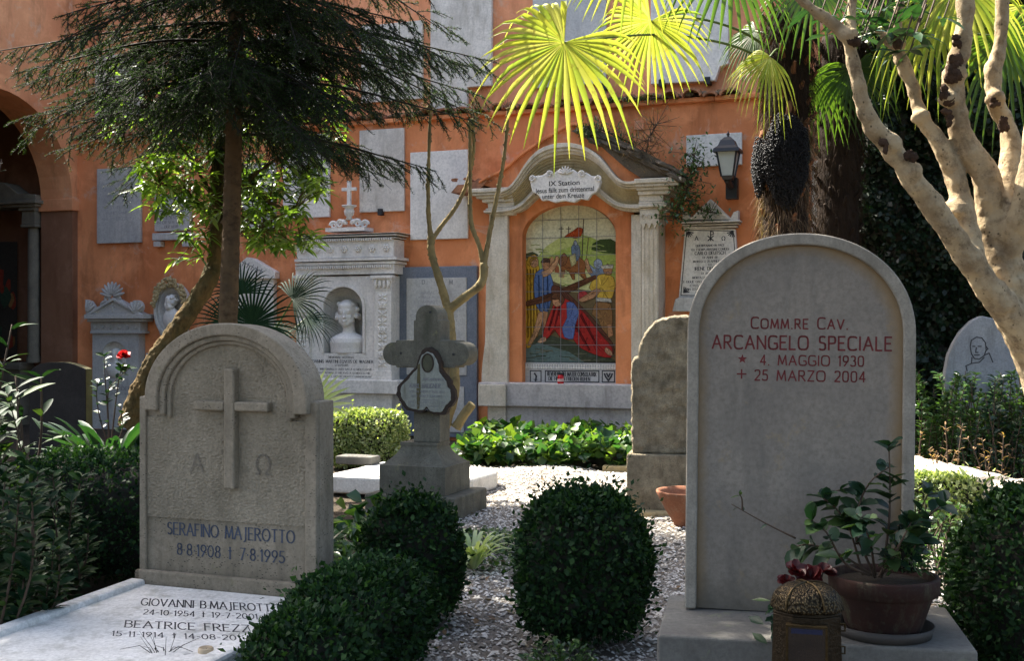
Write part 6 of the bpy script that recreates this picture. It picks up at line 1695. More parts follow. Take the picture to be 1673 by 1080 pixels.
# ------------------------------------------------------------------ generic branching tree limb
def limb(mb, pts, r0, r1, n=9, wob=.06, sub=4, rr=None):
    """smooth tapering limb through pts"""
    rr = rr or rnd
    P_ = [tuple(p) for p in pts]
    out = []
    for i in range(len(P_)-1):
        p0, p1, p2, p3 = P_[max(i-1, 0)], P_[i], P_[i+1], P_[min(i+2, len(P_)-1)]
        for k in range(sub):
            t = k/sub
            out.append(Vector([.5*((2*p1[j])+(-p0[j]+p2[j])*t+(2*p0[j]-5*p1[j]+4*p2[j]-p3[j])*t*t+(-p0[j]+3*p1[j]-3*p2[j]+p3[j])*t**3) for j in range(3)]))
    out.append(Vector(P_[-1])); m_ = len(out)
    if hasattr(r0, '__len__'):
        rs = list(np.interp(np.linspace(0, len(r0)-1, m_), range(len(r0)), r0))
    else: rs = [r0+(r1-r0)*i/(m_-1) for i in range(m_)]
    rs = [q*(1+rr.uniform(-wob, wob)) for q in rs]
    mb.smooth = True
    mb.tube(out, rs, n, wob=wob*.5, rr=rr)
    return out

def fuse_limbs(o, vox, tex_s, st, it=2):
    r = o.modifiers.new("remesh", 'REMESH'); r.mode = 'VOXEL'; r.voxel_size = vox; r.use_smooth_shade = True
    s_ = o.modifiers.new("smooth", 'SMOOTH'); s_.iterations = it; s_.factor = .5
    tx_ = bpy.data.textures.new("bark_noise", 'CLOUDS'); tx_.noise_scale = tex_s; tx_.noise_depth = 5
    d_ = o.modifiers.new("displace", 'DISPLACE'); d_.texture = tx_; d_.strength = st; d_.mid_level = .5; d_.texture_coords = 'LOCAL'
# ------------------------------------------------------------------ spruce
spD = 8.4
b0 = P(372, 540, spD); fr = Fr((P(366, 700, spD).x, spD, 0), 0)
def rel(v): return Vector(v)-fr.O
t = thing("spruce_tree", "tall dark spruce with a straight reddish trunk and drooping needled boughs", "tree", fr)
mb = MB(); rr = random.Random(21)
tp = [P(360, 860, spD), P(372, 540, spD), P(380, 300, spD), P(386, 0, spD), P(394, -500, spD), P(400, -1000, spD)]
tr = limb(mb, [rel(p) for p in tp], [.078, .070, .063, .058, .045, .02], 0, n=12, wob=.035, sub=10, rr=rr)
for k in range(46):
    z = rr.uniform(.6, 3.4); i = min(range(len(tr)), key=lambda i: abs(tr[i].z-z)); a = rr.uniform(0, 6.28); c = tr[i]+Vector((math.cos(a)*.068, math.sin(a)*.068, rr.uniform(-.05, .05)))
    mb.ell(c, (.014, .014, .011), 6, 4, nz=.2)
fuse_limbs(obj("trunk", mb, M_BARKSP, t), .008, .035, .012, 1)
def trunk_at(z):
    i = min(range(len(tr)), key=lambda i: abs(tr[i].z-z)); return tr[i]
segs = []; twigs = []
g = np.random.default_rng(8)
def spruce_branch(z, az, ln, droop, rr):
    droop = max(droop, .30)
    o = np.array(trunk_at(z)); h = np.array([math.cos(az), math.sin(az), 0.])
    N_ = 14; pts = []; wv = rr.uniform(-.10, .10); s0_ = np.cross(h, [0, 0, 1.])
    for k in range(N_+1):
        s = k/N_; pts.append(o+h*ln*s+s0_*wv*math.sin(s*4)*ln+np.array([0, 0, .10*ln*s-droop*ln*s**1.7+ (.10*ln*max(0, s-.75))]))
    for k in range(N_): segs.append(np.r_[pts[k], pts[k+1], .011*(1-k/N_)+.003, .011*(1-(k+1)/N_)+.003])
    side = np.cross(h, [0, 0, 1.])
    for k in range(2, N_+1):
        for sd in (-1, 1):
            for _ in range(2):
                if rr.random() < .12: continue
                s = (k-rr.random())/N_; b = o+h*ln*s+np.array([0, 0, .10*ln*s-droop*ln*s**1.7+(.10*ln*max(0, s-.75))])
                l2 = (.15+.27*(1-s))*rr.uniform(.5, 1.2)*min(1, ln)
                dv = norm((h*rr.uniform(.5, 1.0)+side*sd*rr.uniform(.5, 1.0)+np.array([0, 0, rr.uniform(-1.3, -.1)]))[None])[0]
                c = b; M_ = 5
                for j in range(M_):
                    dv2 = norm((dv+np.array([0, 0, -.10*j*rr.random()]))[None])[0]; e = c+dv2*l2/M_
                    twigs.append(np.r_[c, e, .0035, .0025])
                    if j >= 1 and rr.random() < .85:
                        sd2 = 1 if j % 2 else -1; dv3 = norm((dv2+np.cross(dv2, [0, 0, 1.])*sd2*rr.uniform(.6, 1.1)+np.array([0, 0, rr.uniform(-.4, .1)]))[None])[0]
                        l3 = l2*rr.uniform(.25, .5); twigs.append(np.r_[e, e+dv3*l3, .003, .0015])
                    c = e
rr = random.Random(33)
for k in range(44):
    spruce_branch(rr.uniform(3.55, 5.1), rr.uniform(0, 6.28), rr.uniform(1.25, 1.8), rr.uniform(.34, .62), rr)
for k in range(46):
    z = rr.uniform(3.0, 6.0); az = rr.uniform(0, 6.28)
    top = (z-2.9)/3.6
    spruce_branch(z, az, rr.uniform(.9, 1.5)*(1-.45*top), rr.uniform(.35, .75), rr)
for z, az, ln, dr in ((2.85, .5, 1.3, .34), (3.1, -.15, 1.75, .26), (3.3, .15, 1.8, .20), (3.0, 2.9, 1.35, .34), (3.1, 3.3, 1.45, .32), (3.35, 3.1, 1.55, .22), (3.1, -.7, 1.15, .42), (3.2, -1.2, 1.1, .4), (3.1, -1.8, 1.0, .4), (3.0, 3.9, 1.2, .4), (3.5, 3.0, 1.6, .1), (3.6, 0.0, 1.75, .1), (3.35, -.4, 1.4, .3), (3.3, 3.6, 1.4, .35), (2.7, .0, 1.45, .28), (2.85, -.5, 1.1, .5), (3.0, -.9, 1.2, .5), (3.05, 2.6, 1.3, .45), (3.5, -.1, 1.9, .3), (3.4, .3, 1.9, .35), (3.6, 3.3, 1.7, .3), (3.2, -1.5, 1.2, .45), (3.15, -2.3, 1.2, .45), (2.85, 1.2, 1.2, .4), (2.9, 1.9, 1.2, .4)):
    spruce_branch(z, az, ln, dr, rr)
segs = np.array(segs); twigs = np.array(twigs)
foliage("branches", segs_to_tubes(np.concatenate([segs, twigs]), 4), M_DARKTWIG, t)
ln_ = np.linalg.norm(twigs[:, 3:6]-twigs[:, 0:3], axis=1); cnt = np.maximum(3, (ln_/.0038).astype(int))
idx = np.repeat(np.arange(len(twigs)), cnt); n = len(idx); f = g.random(n)
A_ = twigs[idx, 0:3]; B_ = twigs[idx, 3:6]; pos = A_+(B_-A_)*f[:, None]; ax_ = norm(B_-A_)
rdn = rdir(n, g); perp = norm(rdn-ax_*(rdn*ax_).sum(1, keepdims=True))
perp[:, 2] += .25; d = norm(ax_*.75+perp)
nV = tinyleaves(pos, d, rdir(n, g), g.uniform(.013, .021, n), np.full(n, .0036), .0)
foliage("needles", nV, M_SPRUCE, t)

# ------------------------------------------------------------------ leaning broad-leaved tree (long narrow leaves)
olD = 9.3
fr = Fr((P(225, 760, olD).x, olD, 0), 0); rel = lambda v: Vector(v)-fr.O
t = thing("leaning_tree", "leaning mossy-barked tree with long narrow sunlit leaves behind the spruce trunk", "tree", fr)
mb = MB(); rr = random.Random(5)
pa = [P(215, 700, olD), P(240, 620, olD), P(285, 545, olD), P(322, 490, olD), P(348, 440, olD), P(356, 380, olD), P(354, 300, olD), P(365, 200, olD), P(385, 90, olD)]
limb(mb, [rel(p) for p in pa], [.11, .09, .078, .074, .07, .062, .052, .038, .026], 0, n=12, wob=.09, sub=6, rr=rr)
sub_ = [[P(352, 330, olD), P(318, 270, olD-.2), P(290, 230, olD-.3)], [P(356, 350, olD), P(400, 300, olD-.2), P(450, 260, olD-.3), P(500, 230, olD-.3)], [P(356, 300, olD), P(330, 200, olD+.3), P(300, 120, olD+.4)], [P(352, 370, olD), P(330, 340, olD-.3), P(300, 310, olD-.5), P(262, 300, olD-.6)],
        [P(362, 240, olD), P(420, 180, olD+.1), P(470, 140, olD+.2)], [P(400, 300, olD-.2), P(440, 330, olD-.4), P(480, 345, olD-.4)], [P(354, 320, olD), P(390, 350, olD-.5), P(430, 375, olD-.6)], [P(365, 200, olD), P(400, 110, olD), P(440, 60, olD)]]
for L in sub_: limb(mb, [rel(p) for p in L], .022, .008, n=7, wob=.05, sub=5, rr=rr)
fuse_limbs(obj("trunk", mb, M_BARKOL, t), .010, .045, .035, 1)
g = np.random.default_rng(12)
pos, dr, tw = [], [], []
def whorl(c, n, spread, out):
    c = np.array(rel(c))
    for i in range(n):
        a = g.uniform(0, 6.28); e = g.uniform(-.75, .6)
        d = np.array([math.cos(a)*math.cos(e), math.sin(a)*math.cos(e), math.sin(e)])*.9+np.array(out)*.6
        pos.append(c+g.normal(size=3)*spread); dr.append(d)
clusters = []
for (x0, x1, y0, y1, n, dd) in ((228, 345, 255, 350, 30, -.5), (250, 360, 130, 260, 34, .2), (385, 515, 290, 400, 36, -.4), (390, 530, 200, 320, 34, 0), (330, 480, 60, 220, 44, .3), (290, 360, 330, 430, 8, -.3), (430, 500, 380, 405, 7, -.3), (180, 300, 100, 220, 12, .5), (460, 580, 120, 240, 16, .4), (360, 420, 240, 380, 14, .3)):
    for k in range(int(n*1.7)):
        c = P(rr.uniform(x0, x1), rr.uniform(y0, y1), olD+dd+rr.uniform(-.35, .35)); clusters.append(c)
        whorl(c, rr.randint(7, 12), .018, (0, -.1, rr.uniform(-.2, .35)))
ends = [rel(p) for L in sub_ for p in L]
for c in clusters:
    c2 = rel(c); e = min(ends, key=lambda v: (v-c2).length); tw.append(np.r_[np.array(e)*.0+np.array(e), np.array((e+c2)/2+Vector((0, 0, .03))), .006, .004]); tw.append(np.r_[np.array((e+c2)/2+Vector((0, 0, .03))), np.array(c2), .004, .003])
foliage("twigs", segs_to_tubes(np.array(tw)), M_BARKOL, t)
pos = np.array(pos); dr = np.array(dr); n = len(pos)
L_ = g.uniform(.085, .155, n)
foliage("foliage", leaves(pos, dr, norm(rdir(n, g)*.5+A3(0, -.1, 1)), L_, L_*.24, prof=((0, .1), (.2, .75), (.5, 1), (.8, .6), (1, 0)), fold=.25, curv=.25), M_OLEANDER, t)

# ------------------------------------------------------------------ pruned tree behind the cross
prD = 8.9
fr = Fr((P(728, 830, prD).x, prD, 0), 0); rel = lambda v: Vector(v)-fr.O
t = thing("pruned_tree", "slender pruned tree with forked knobbly bare stems behind the stone cross", "tree", fr)
def prl(L, D=prD): return [rel(P(a, b, D+dd)) for a, b, dd in L]
mb = MB(); rr = random.Random(8)
limb(mb, prl([(712, 780, 0), (722, 700, 0), (740, 640, 0), (738, 580, 0), (733, 520, 0), (731, 497, 0)]), [.070, .062, .052, .046, .044, .038], 0, n=12, wob=.04, sub=5, rr=rr)
limb(mb, prl([(745, 700, -.02), (757, 680, -.03), (772, 660, -.05)]), [.045, .038, .034], 0, n=9, wob=.08, rr=rr)
def knobs(mb, pts, r, n, rr):
    for k in range(n):
        i = rr.randrange(len(pts)-1); c = pts[i].lerp(pts[i+1], rr.random()); s_ = rr.choice((-1, 1)); mb.ell(c+Vector((s_*r*.85, rr.uniform(-.3, .3)*r, 0)), (r*.40, r*.35, r*.34), 6, 5, nz=.2, rr=rr)
a1 = limb(mb, prl([(733, 510, 0), (722, 470, 0), (708, 425, 0), (704, 400, 0), (706, 385, 0)]), [.036, .032, .029, .031, .034], 0, n=10, wob=.05, sub=5, rr=rr)
a2 = limb(mb, prl([(705, 395, 0), (700, 350, -.03), (700, 280, -.05), (703, 178, -.08)]), .021, .012, n=8, wob=.06, sub=8, rr=rr)
a3 = limb(mb, prl([(706, 392, 0), (722, 368, .03), (745, 338, .05), (764, 295, .05), (774, 240, .05), (771, 196, .05)]), .020, .014, n=8, wob=.06, sub=6, rr=rr)
a4 = limb(mb, prl([(735, 505, 0), (760, 485, -.05), (782, 468, -.08), (790, 452, -.08), (790, 430, -.08)]), [.037, .034, .033, .033, .032], 0, n=10, wob=.06, sub=5, rr=rr)
a5 = limb(mb, prl([(790, 440, -.08), (784, 405, -.06), (770, 365, -.03), (768, 320, 0), (768, 260, 0), (768, 200, 0)]), .021, .014, n=8, wob=.06, sub=6, rr=rr)
a6 = limb(mb, prl([(790, 440, -.08), (800, 380, -.1), (812, 320, -.12), (823, 260, -.12), (829, 200, -.15), (830, 175, -.15)]), .022, .010, n=8, wob=.06, sub=6, rr=rr)
for p_, r_, n_ in ((a2, .019, 30), (a3, .019, 22), (a5, .019, 24), (a6, .019, 24), (a1, .03, 10), (a4, .032, 8)): knobs(mb, p_, r_, n_, rr)
for (x, y) in ((703, 178), (771, 198), (768, 203), (704, 392)): mb.ell(rel(P(x, y, prD)), (.03, .03, .03), 8, 6, nz=.25, rr=rr)
fuse_limbs(obj("trunk", mb, M_BARKPR, t), .006, .03, .008, 1)
# shed twigs at its cut tops
mb = MB()
for (x, y) in ((771, 198), (703, 180), (829, 178)):
    for k in range(7):
        a = rr.uniform(-1.4, 1.4); l = rr.uniform(.04, .10); c = rel(P(x, y, prD)); mb.tube([c, c+Vector((math.sin(a)*l, rr.uniform(-.02, .02), math.cos(a)*l))], [.003, .001], 4)
obj("twigs", mb, M_BROWNTWIG, t)

# ------------------------------------------------------------------ big pale tree at the right
ptD = 6.2
fr = Fr((P(1720, 900, ptD).x, ptD, 0), 0); rel = lambda v: Vector(v)-fr.O
t = thing("pale_barked_tree", "large pale-barked tree with thick crooked limbs and dark pruning knots at the right", "tree", fr)
mb = MB(); rr = random.Random(15)
def pl(L): return [rel(P(a, b, ptD+dd)) for a, b, dd in L]
K = FP/ptD
def LM(L, R_, n=14, wob=.035): return limb(mb, pl(L), [q*.78/K for q in R_], 0, n=n, wob=wob, sub=8, rr=rr)
LM([(1790, 980, .1), (1768, 800, .05), (1735, 680, 0), (1702, 590, 0), (1670, 520, 0), (1645, 460, 0)], [70, 64, 58, 54, 50, 42])
LM([(1700, 600, 0), (1655, 520, -.1), (1608, 460, -.15), (1568, 400, -.2), (1530, 345, -.22), (1490, 290, -.25), (1455, 240, -.25), (1425, 205, -.28), (1404, 150, -.3), (1393, 95, -.32), (1384, 55, -.33)], [40, 33, 28, 25, 23, 22, 22, 19, 15, 13, 16])
LM([(1386, 62, -.33), (1360, 38, -.35), (1325, 12, -.38), (1290, -20, -.4)], [14, 12, 11, 10])
LM([(1390, 70, -.33), (1392, 20, -.3), (1396, -40, -.3)], [12, 11, 11])
LM([(1590, 430, -.15), (1575, 350, -.05), (1560, 290, 0), (1535, 235, 0), (1505, 190, .02), (1490, 140, .05), (1468, 90, .06), (1456, 68, .06)], [26, 24, 22, 18, 15, 14, 13, 12])
LM([(1462, 80, .06), (1440, 55, .08), (1420, 40, .08)], [10, 8, 7]); LM([(1458, 75, .06), (1468, 30, .05), (1472, -40, .05)], [12, 11, 10])
LM([(1640, 480, 0), (1628, 400, .02), (1620, 340, .02), (1607, 280, 0), (1577, 235, 0), (1562, 180, 0), (1558, 120, 0), (1572, 70, 0), (1578, 0, 0), (1580, -120, 0)], [44, 38, 34, 30, 25, 22, 21, 20, 19, 17])
LM([(1628, 350, .02), (1648, 290, .1), (1650, 220, .15), (1628, 170, .15), (1622, 120, .15), (1636, 60, .15), (1640, -80, .15)], [30, 24, 20, 18, 17, 15, 14])
LM([(1640, 420, .0), (1670, 340, -.1), (1690, 240, -.15), (1700, 100, -.2)], [34, 26, 24, 22])
# swellings where limbs were cut
for (x, y, r_, dd) in ((1455, 235, 26, -.27), (1490, 282, 24, -.27), (1505, 190, 19, .0), (1560, 120, 25, -.02), (1548, 160, 20, -.04), (1640, 350, 30, .05), (1625, 160, 22, .12), (1385, 58, 20, -.35), (1560, 345, 28, -.05), (1648, 440, 38, .0), (1468, 70, 16, .04)):
    mb.ell(rel(P(x, y, ptD+dd)), (r_*.76/K, r_*.76/K, r_*.68/K), 12, 9, nz=.14, rr=rr)
fuse_limbs(obj("trunk", mb, M_BARKPL, t), .012, .10, .035, 3)
for (x, y, r_, dd) in ((1549, 155, 11, -.07), (1546, 190, 9, -.06), (1560, 122, 14, -.06), (1561, 100, 12, -.06), (1487, 250, 8, -.33), (1663, 355, 14, .02), (1640, 200, 9, .07), (1395, 62, 9, -.38), (1464, 66, 9, .0), (1625, 165, 8, .08), (1445, 238, 7, -.33), (1562, 65, 8, -.05)):
    mb = MB(); mb.smooth = True
    for q in range(5): mb.ell(rel(P(x+rr.uniform(-.6, .6)*r_, y+rr.uniform(-1, 1)*r_, ptD+dd)), (r_/K*rr.uniform(.5, 1), r_/K*.45, r_/K*rr.uniform(.5, 1.1)), 9, 7, nz=.30, rr=rr)
    obj("pruning_knot", mb, M_KNOT, t)
# crown above and beyond the frame
g = np.random.default_rng(19); pos, dr, tw = [], [], []
for k in range(330):
    c = Vector((g.uniform(-1.0, 2.0), g.uniform(-2.2, .6), g.uniform(3.8, 5.6)))
    for i in range(g.integers(7, 12)):
        a = g.uniform(0, 6.28); e = g.uniform(-.6, .5); pos.append(np.array(c)+g.normal(size=3)*.03); dr.append([math.cos(a)*math.cos(e), math.sin(a)*math.cos(e), math.sin(e)])
    tw.append(np.r_[np.array(c), np.array(c)*.6+np.array([0, 0, 1.2]), .006, .012])
for (x0, x1, y0, y1, n) in ((1320, 1560, 0, 60, 16), (1400, 1500, 30, 90, 8)):
    for k in range(n):
        c = rel(P(g.uniform(x0, x1), g.uniform(y0, y1), ptD-.2+g.uniform(-.2, .3)))
        for i in range(g.integers(3, 6)):
            a = g.uniform(0, 6.28); e = g.uniform(-.5, .4); pos.append(np.array(c)); dr.append([math.cos(a)*math.cos(e), math.sin(a)*math.cos(e), math.sin(e)])
        tw.append(np.r_[np.array(c), np.array(c)+np.array([.1, .05, .25]), .003, .006])
pos = np.array(pos); dr = np.array(dr); n = len(pos); L_ = g.uniform(.09, .16, n)
foliage("foliage", leaves(pos, dr, norm(rdir(n, g)*.5+A3(0, 0, 1)), L_, L_*.3, fold=.2, curv=.2), M_STRAP, t)
foliage("twigs", segs_to_tubes(np.array(tw)), M_BROWNTWIG, t)

# ------------------------------------------------------------------ palms
def frond(c, a, nrm, R_, nseg=38, spread=5.2, droop=.35, fuse=.42, seed=0, wk=1.0, tipdroop=.5):
    """fan leaf: c hub, a middle direction, nrm blade normal (numpy)"""
    g = np.random.default_rng(seed); a = norm(np.array(a, float)[None])[0]; nrm = np.array(nrm, float); nrm = nrm-a*(nrm@a); nrm = norm(nrm[None])[0]; b = np.cross(nrm, a)
    ts = np.array([0, .12, fuse, .5, .65, .8, .92, 1.0]); V, F_ = [], []
    st = spread/nseg
    for k in range(nseg):
        th = -spread/2+st*(k+.5); d = a*math.cos(th)+b*math.sin(th); sd = -a*math.sin(th)+b*math.cos(th)
        Rk = R_*(.72+.28*math.cos(th/spread*2.4))*g.uniform(.93, 1.05)
        tw_ = g.uniform(-.25, .25); side_ = abs(math.sin(th))**1.5 if abs(th) < 1.6 else 1.0; dr_ = droop*g.uniform(.7, 1.3)*(1+1.3*side_); td = tipdroop*g.uniform(.2, 1.9)*(1+1.2*side_)
        rows = []
        for t in ts:
            r = Rk*t; w = min(r, R_*fuse)*math.tan(st/2)*1.06*wk
            if t > fuse: w = R_*fuse*math.tan(st/2)*1.12*wk*(1-.45*(t-fuse)/(1-fuse)-.55*((t-fuse)/(1-fuse))**3.0); w = max(w, R_*.0015)
            p = np.array(c)+d*r+nrm*(.10*Rk*t*(1-t))+np.array([0, 0, -1.])*(dr_*Rk*t*t*.6+td*Rk*max(0, t-.62)**2*1.6)
            s2 = sd*math.cos(tw_*t)+nrm*math.sin(tw_*t)
            rows.append((p-s2*w+nrm*w*.30, p-nrm*w*.2, p+s2*w+nrm*w*.30))
        b0_ = len(V)*1
        for r3 in rows: V.extend(r3)
        for i in range(len(ts)-1):
            for j in range(2): F_.append([b0_+i*3+j, b0_+(i+1)*3+j, b0_+(i+1)*3+j+1, b0_+i*3+j+1])
    return np.array(V), np.array(F_)
def petiole(pts, r=.012):
    mb = MB(); mb.smooth = True; limb(mb, pts, r*1.25, r*.75, n=6, wob=.0, sub=6); return mb
def palm_trunk(t, x0, x1, y0, y1, D, rpx, seed, fr, dark=False, ztop=None):
    rr = random.Random(seed); mb = MB(); rel = lambda v: Vector(v)-fr.O
    k = FP/D
    base = rel(P(x0, 1000, D)); base.z = 0
    pts = [base, rel(P(x0, y0, D)), rel(P((x0+x1)/2, (y0+y1)/2, D)), rel(P(x1, y1, D))]
    out = limb(mb, pts, [rpx/k*.95, rpx/k*1.0, rpx/k*.95, rpx/k*.85], 0, n=16, wob=.05, sub=12, rr=rr)
    obj("trunk", mb, M_BARKPM, t)
    # old leaf bases in a spiral, then hanging fibres
    mb = MB(); g = np.random.default_rng(seed)
    top = pts[-1].z; lo = pts[1].z-.4
    nb = 90 if not dark else 110
    pos, dr, Ls = [], [], []
    for i in range(nb):
        z = lo+(top-lo)*i/nb; a = i*2.4+rr.uniform(-.2, .2); j = min(range(len(out)), key=lambda q: abs(out[q].z-z)); c = out[j].copy(); c.z = z
        r_ = rpx/k*.9; o_ = c+Vector((math.cos(a)*r_, math.sin(a)*r_, 0)); d_ = Vector((math.cos(a)*.7, math.sin(a)*.7, .75)).normalized(); l_ = rr.uniform(.05, .11)
        mb.tube([o_-d_*.02, o_+d_*l_*.6, o_+d_*l_], [.028, .018, .012], 5, wob=.15, rr=rr)
    obj("leaf_bases", mb, M_BARKPM if dark else M_TRUNKRED, t)
    n = 9000 if not dark else 5000
    z = g.uniform(lo, top, n); a = g.uniform(0, 6.28, n)
    oz = np.array([p.z for p in out]); ox = np.array([p.x for p in out]); oy = np.array([p.y for p in out]); od = np.argsort(oz)
    cx_ = np.interp(z, oz[od], ox[od]); cy_ = np.interp(z, oz[od], oy[od]); r_ = rpx/k*g.uniform(.85, 1.12, n)
    pos = np.stack([cx_+np.cos(a)*r_, cy_+np.sin(a)*r_, z], -1); d = norm(np.stack([np.cos(a)*.45, np.sin(a)*.45, g.normal(-.7, .5, n)], -1)+rdir(n, g)*.45)
    L_ = g.uniform(.03, .12, n)
    lowm = z < lo+(top-lo)*(.62 if not dark else .12)
    for msk, mt_ in ((lowm, M_FIBRE), (~lowm, M_FIBRED)):
        if msk.sum() > 5: foliage("fibre", leaves(pos[msk], d[msk], rdir(int(msk.sum()), g), L_[msk], np.full(int(msk.sum()), .0035), prof=((0, .8), (.5, 1), (1, .2)), fold=0, curv=.8), mt_, t)
    return out
M_TRUNKRED = bark("red_brown_leaf_base", (.22, .095, .045), (.15, .07, .035), (.04, .02, .01), 10, (2, 2, .8), .8, .02)
pD = 9.6
fr = Fr((P(1292, 800, pD).x, pD, 0), 0); rel = lambda v: np.array(Vector(v)-fr.O)
t = thing("fan_palm", "fibrous fan palm with black berry clusters and bright yellow-green fans, nearer the shrine", "palm", fr)
palm_trunk(t, 1282, 1288, 400, 20, pD, 38, 3, fr)
hub = Vector(P(1288, 20, pD))
def add_frond(t, fr, hub_px, D, a, nrm, R_, mat, start, mid=None, seed=0, nseg=38, spread=5.2, droop=.3, tip=.5, label=None, pr=.010, fuse=.42):
    c = P(hub_px[0], hub_px[1], D)
    o = foliage("fan_leaf", frond(np.array(c-fr.O), a, nrm, R_, nseg, spread, droop, fuse, seed=seed, tipdroop=tip), mat, t)
    if start is not None:
        s0 = P(*start); pts = [s0-fr.O]+[P(*m_)-fr.O for m_ in (mid or [])]+[c-fr.O]
        po = obj("stalk", petiole(pts, pr), M_PETIOLE, o)
    return o
S0 = (1275, 110, pD)
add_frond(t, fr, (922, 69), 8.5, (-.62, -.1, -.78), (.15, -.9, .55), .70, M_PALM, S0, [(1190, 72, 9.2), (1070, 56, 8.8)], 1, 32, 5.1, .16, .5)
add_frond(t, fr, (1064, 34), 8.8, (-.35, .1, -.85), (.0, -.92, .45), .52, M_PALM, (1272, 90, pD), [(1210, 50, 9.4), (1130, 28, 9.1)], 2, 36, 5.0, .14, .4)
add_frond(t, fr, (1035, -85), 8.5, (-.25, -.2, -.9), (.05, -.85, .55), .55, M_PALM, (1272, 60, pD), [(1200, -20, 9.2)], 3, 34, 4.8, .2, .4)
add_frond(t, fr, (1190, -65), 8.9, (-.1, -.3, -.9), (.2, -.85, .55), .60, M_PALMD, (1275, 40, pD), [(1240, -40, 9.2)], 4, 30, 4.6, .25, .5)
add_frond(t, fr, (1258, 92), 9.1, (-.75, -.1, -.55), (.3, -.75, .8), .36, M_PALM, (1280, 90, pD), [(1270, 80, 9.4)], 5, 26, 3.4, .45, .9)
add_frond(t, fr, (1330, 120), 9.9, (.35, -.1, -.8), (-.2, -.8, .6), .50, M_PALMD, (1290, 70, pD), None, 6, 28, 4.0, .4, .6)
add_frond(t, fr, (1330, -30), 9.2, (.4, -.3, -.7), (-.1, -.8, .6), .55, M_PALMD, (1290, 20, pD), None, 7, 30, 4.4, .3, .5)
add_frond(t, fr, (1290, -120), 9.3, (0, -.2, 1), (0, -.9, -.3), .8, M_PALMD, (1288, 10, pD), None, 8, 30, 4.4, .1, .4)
add_frond(t, fr, (1235, 50), 10.0, (-.6, .3, -.4), (.2, -.8, .7), .38, M_PALMD, (1280, 60, pD), None, 18, 26, 3.6, .4, .8)
# berry clusters
def berries(t, cx, cy, rx, ry, D, n, seed):
    g = np.random.default_rng(seed); c = np.array(P(cx, cy, D)-fr.O); k = FP/D
    d = rdir(n, g); d[:, 1] = -np.abs(d[:, 1])*1.0
    r = g.uniform(.84, 1.08, n)*(1+.10*vnoise(d, 3, seed))
    p = c+d*np.stack([rx/k*r, np.full(n, .13)*r, ry/k*r], -1)*np.stack([1-.25*np.clip(-d[:, 2], 0, 1), np.ones(n), np.ones(n)], -1)
    s = g.uniform(.006, .0095, n)
    b = np.array([[1,0,0],[0,1,0],[-1,0,0],[0,-1,0],[0,0,1],[0,0,-1],]); f = np.array([[0,1,4],[1,2,4],[2,3,4],[3,0,4],[1,0,5],[2,1,5],[3,2,5],[0,3,5]])
    V = (p[:, None]+b[None]*s[:, None, None]).reshape(-1, 3)
    me = cloud_mesh("berries", V, ((np.arange(n)*6)[:, None, None]+f[None]).reshape(-1, 3))
    mb = MB(); mb.ell(c, (rx/k*.88, .11, ry/k*.88), 14, 10); 
    o = obj("berry_cluster", me, M_BERRY, t); obj("cluster_core", mb, M_DARKTWIG, o)
    mb = MB(); mb.smooth = True; limb(mb, [c+np.array([0, .05, ry/k*.6]), c+np.array([.03, .0, ry/k*1.15]), c+np.array([.08, .15, ry/k*1.45])], .018, .03, n=8); obj('fruit_stalk', mb, M_TRUNKRED, o)
berries(t, 1283, 262, 38, 74, pD-.22, 6000, 4); berries(t, 1239, 275, 12, 46, pD-.1, 1300, 5)
fr = Fr((P(1372, 800, 10.1).x, 10.1, 0), 0)
t = thing("fan_palm", "darker fan palm with a shaggy black trunk, right-hand of the two palms", "palm", fr)
palm_trunk(t, 1368, 1374, 400, 60, 10.1, 34, 9, fr, True)
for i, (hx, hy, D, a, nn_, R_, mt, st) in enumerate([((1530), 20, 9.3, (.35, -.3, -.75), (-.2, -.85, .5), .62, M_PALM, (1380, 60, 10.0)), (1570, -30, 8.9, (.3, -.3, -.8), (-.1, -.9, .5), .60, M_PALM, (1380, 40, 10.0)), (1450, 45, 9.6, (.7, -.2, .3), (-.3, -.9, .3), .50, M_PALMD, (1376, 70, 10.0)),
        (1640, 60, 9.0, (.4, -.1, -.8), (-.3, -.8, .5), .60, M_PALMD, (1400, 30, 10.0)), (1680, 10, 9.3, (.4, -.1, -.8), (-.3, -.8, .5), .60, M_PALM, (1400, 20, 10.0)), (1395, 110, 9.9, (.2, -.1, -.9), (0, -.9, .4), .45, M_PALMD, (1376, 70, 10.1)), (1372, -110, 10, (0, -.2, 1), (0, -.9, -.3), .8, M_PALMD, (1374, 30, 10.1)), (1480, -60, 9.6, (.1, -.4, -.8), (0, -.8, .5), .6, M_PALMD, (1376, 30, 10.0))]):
    add_frond(t, fr, (hx, hy), D, a, nn_, R_, mt, st, None, 30+i, 32, 4.6, .3, .6)
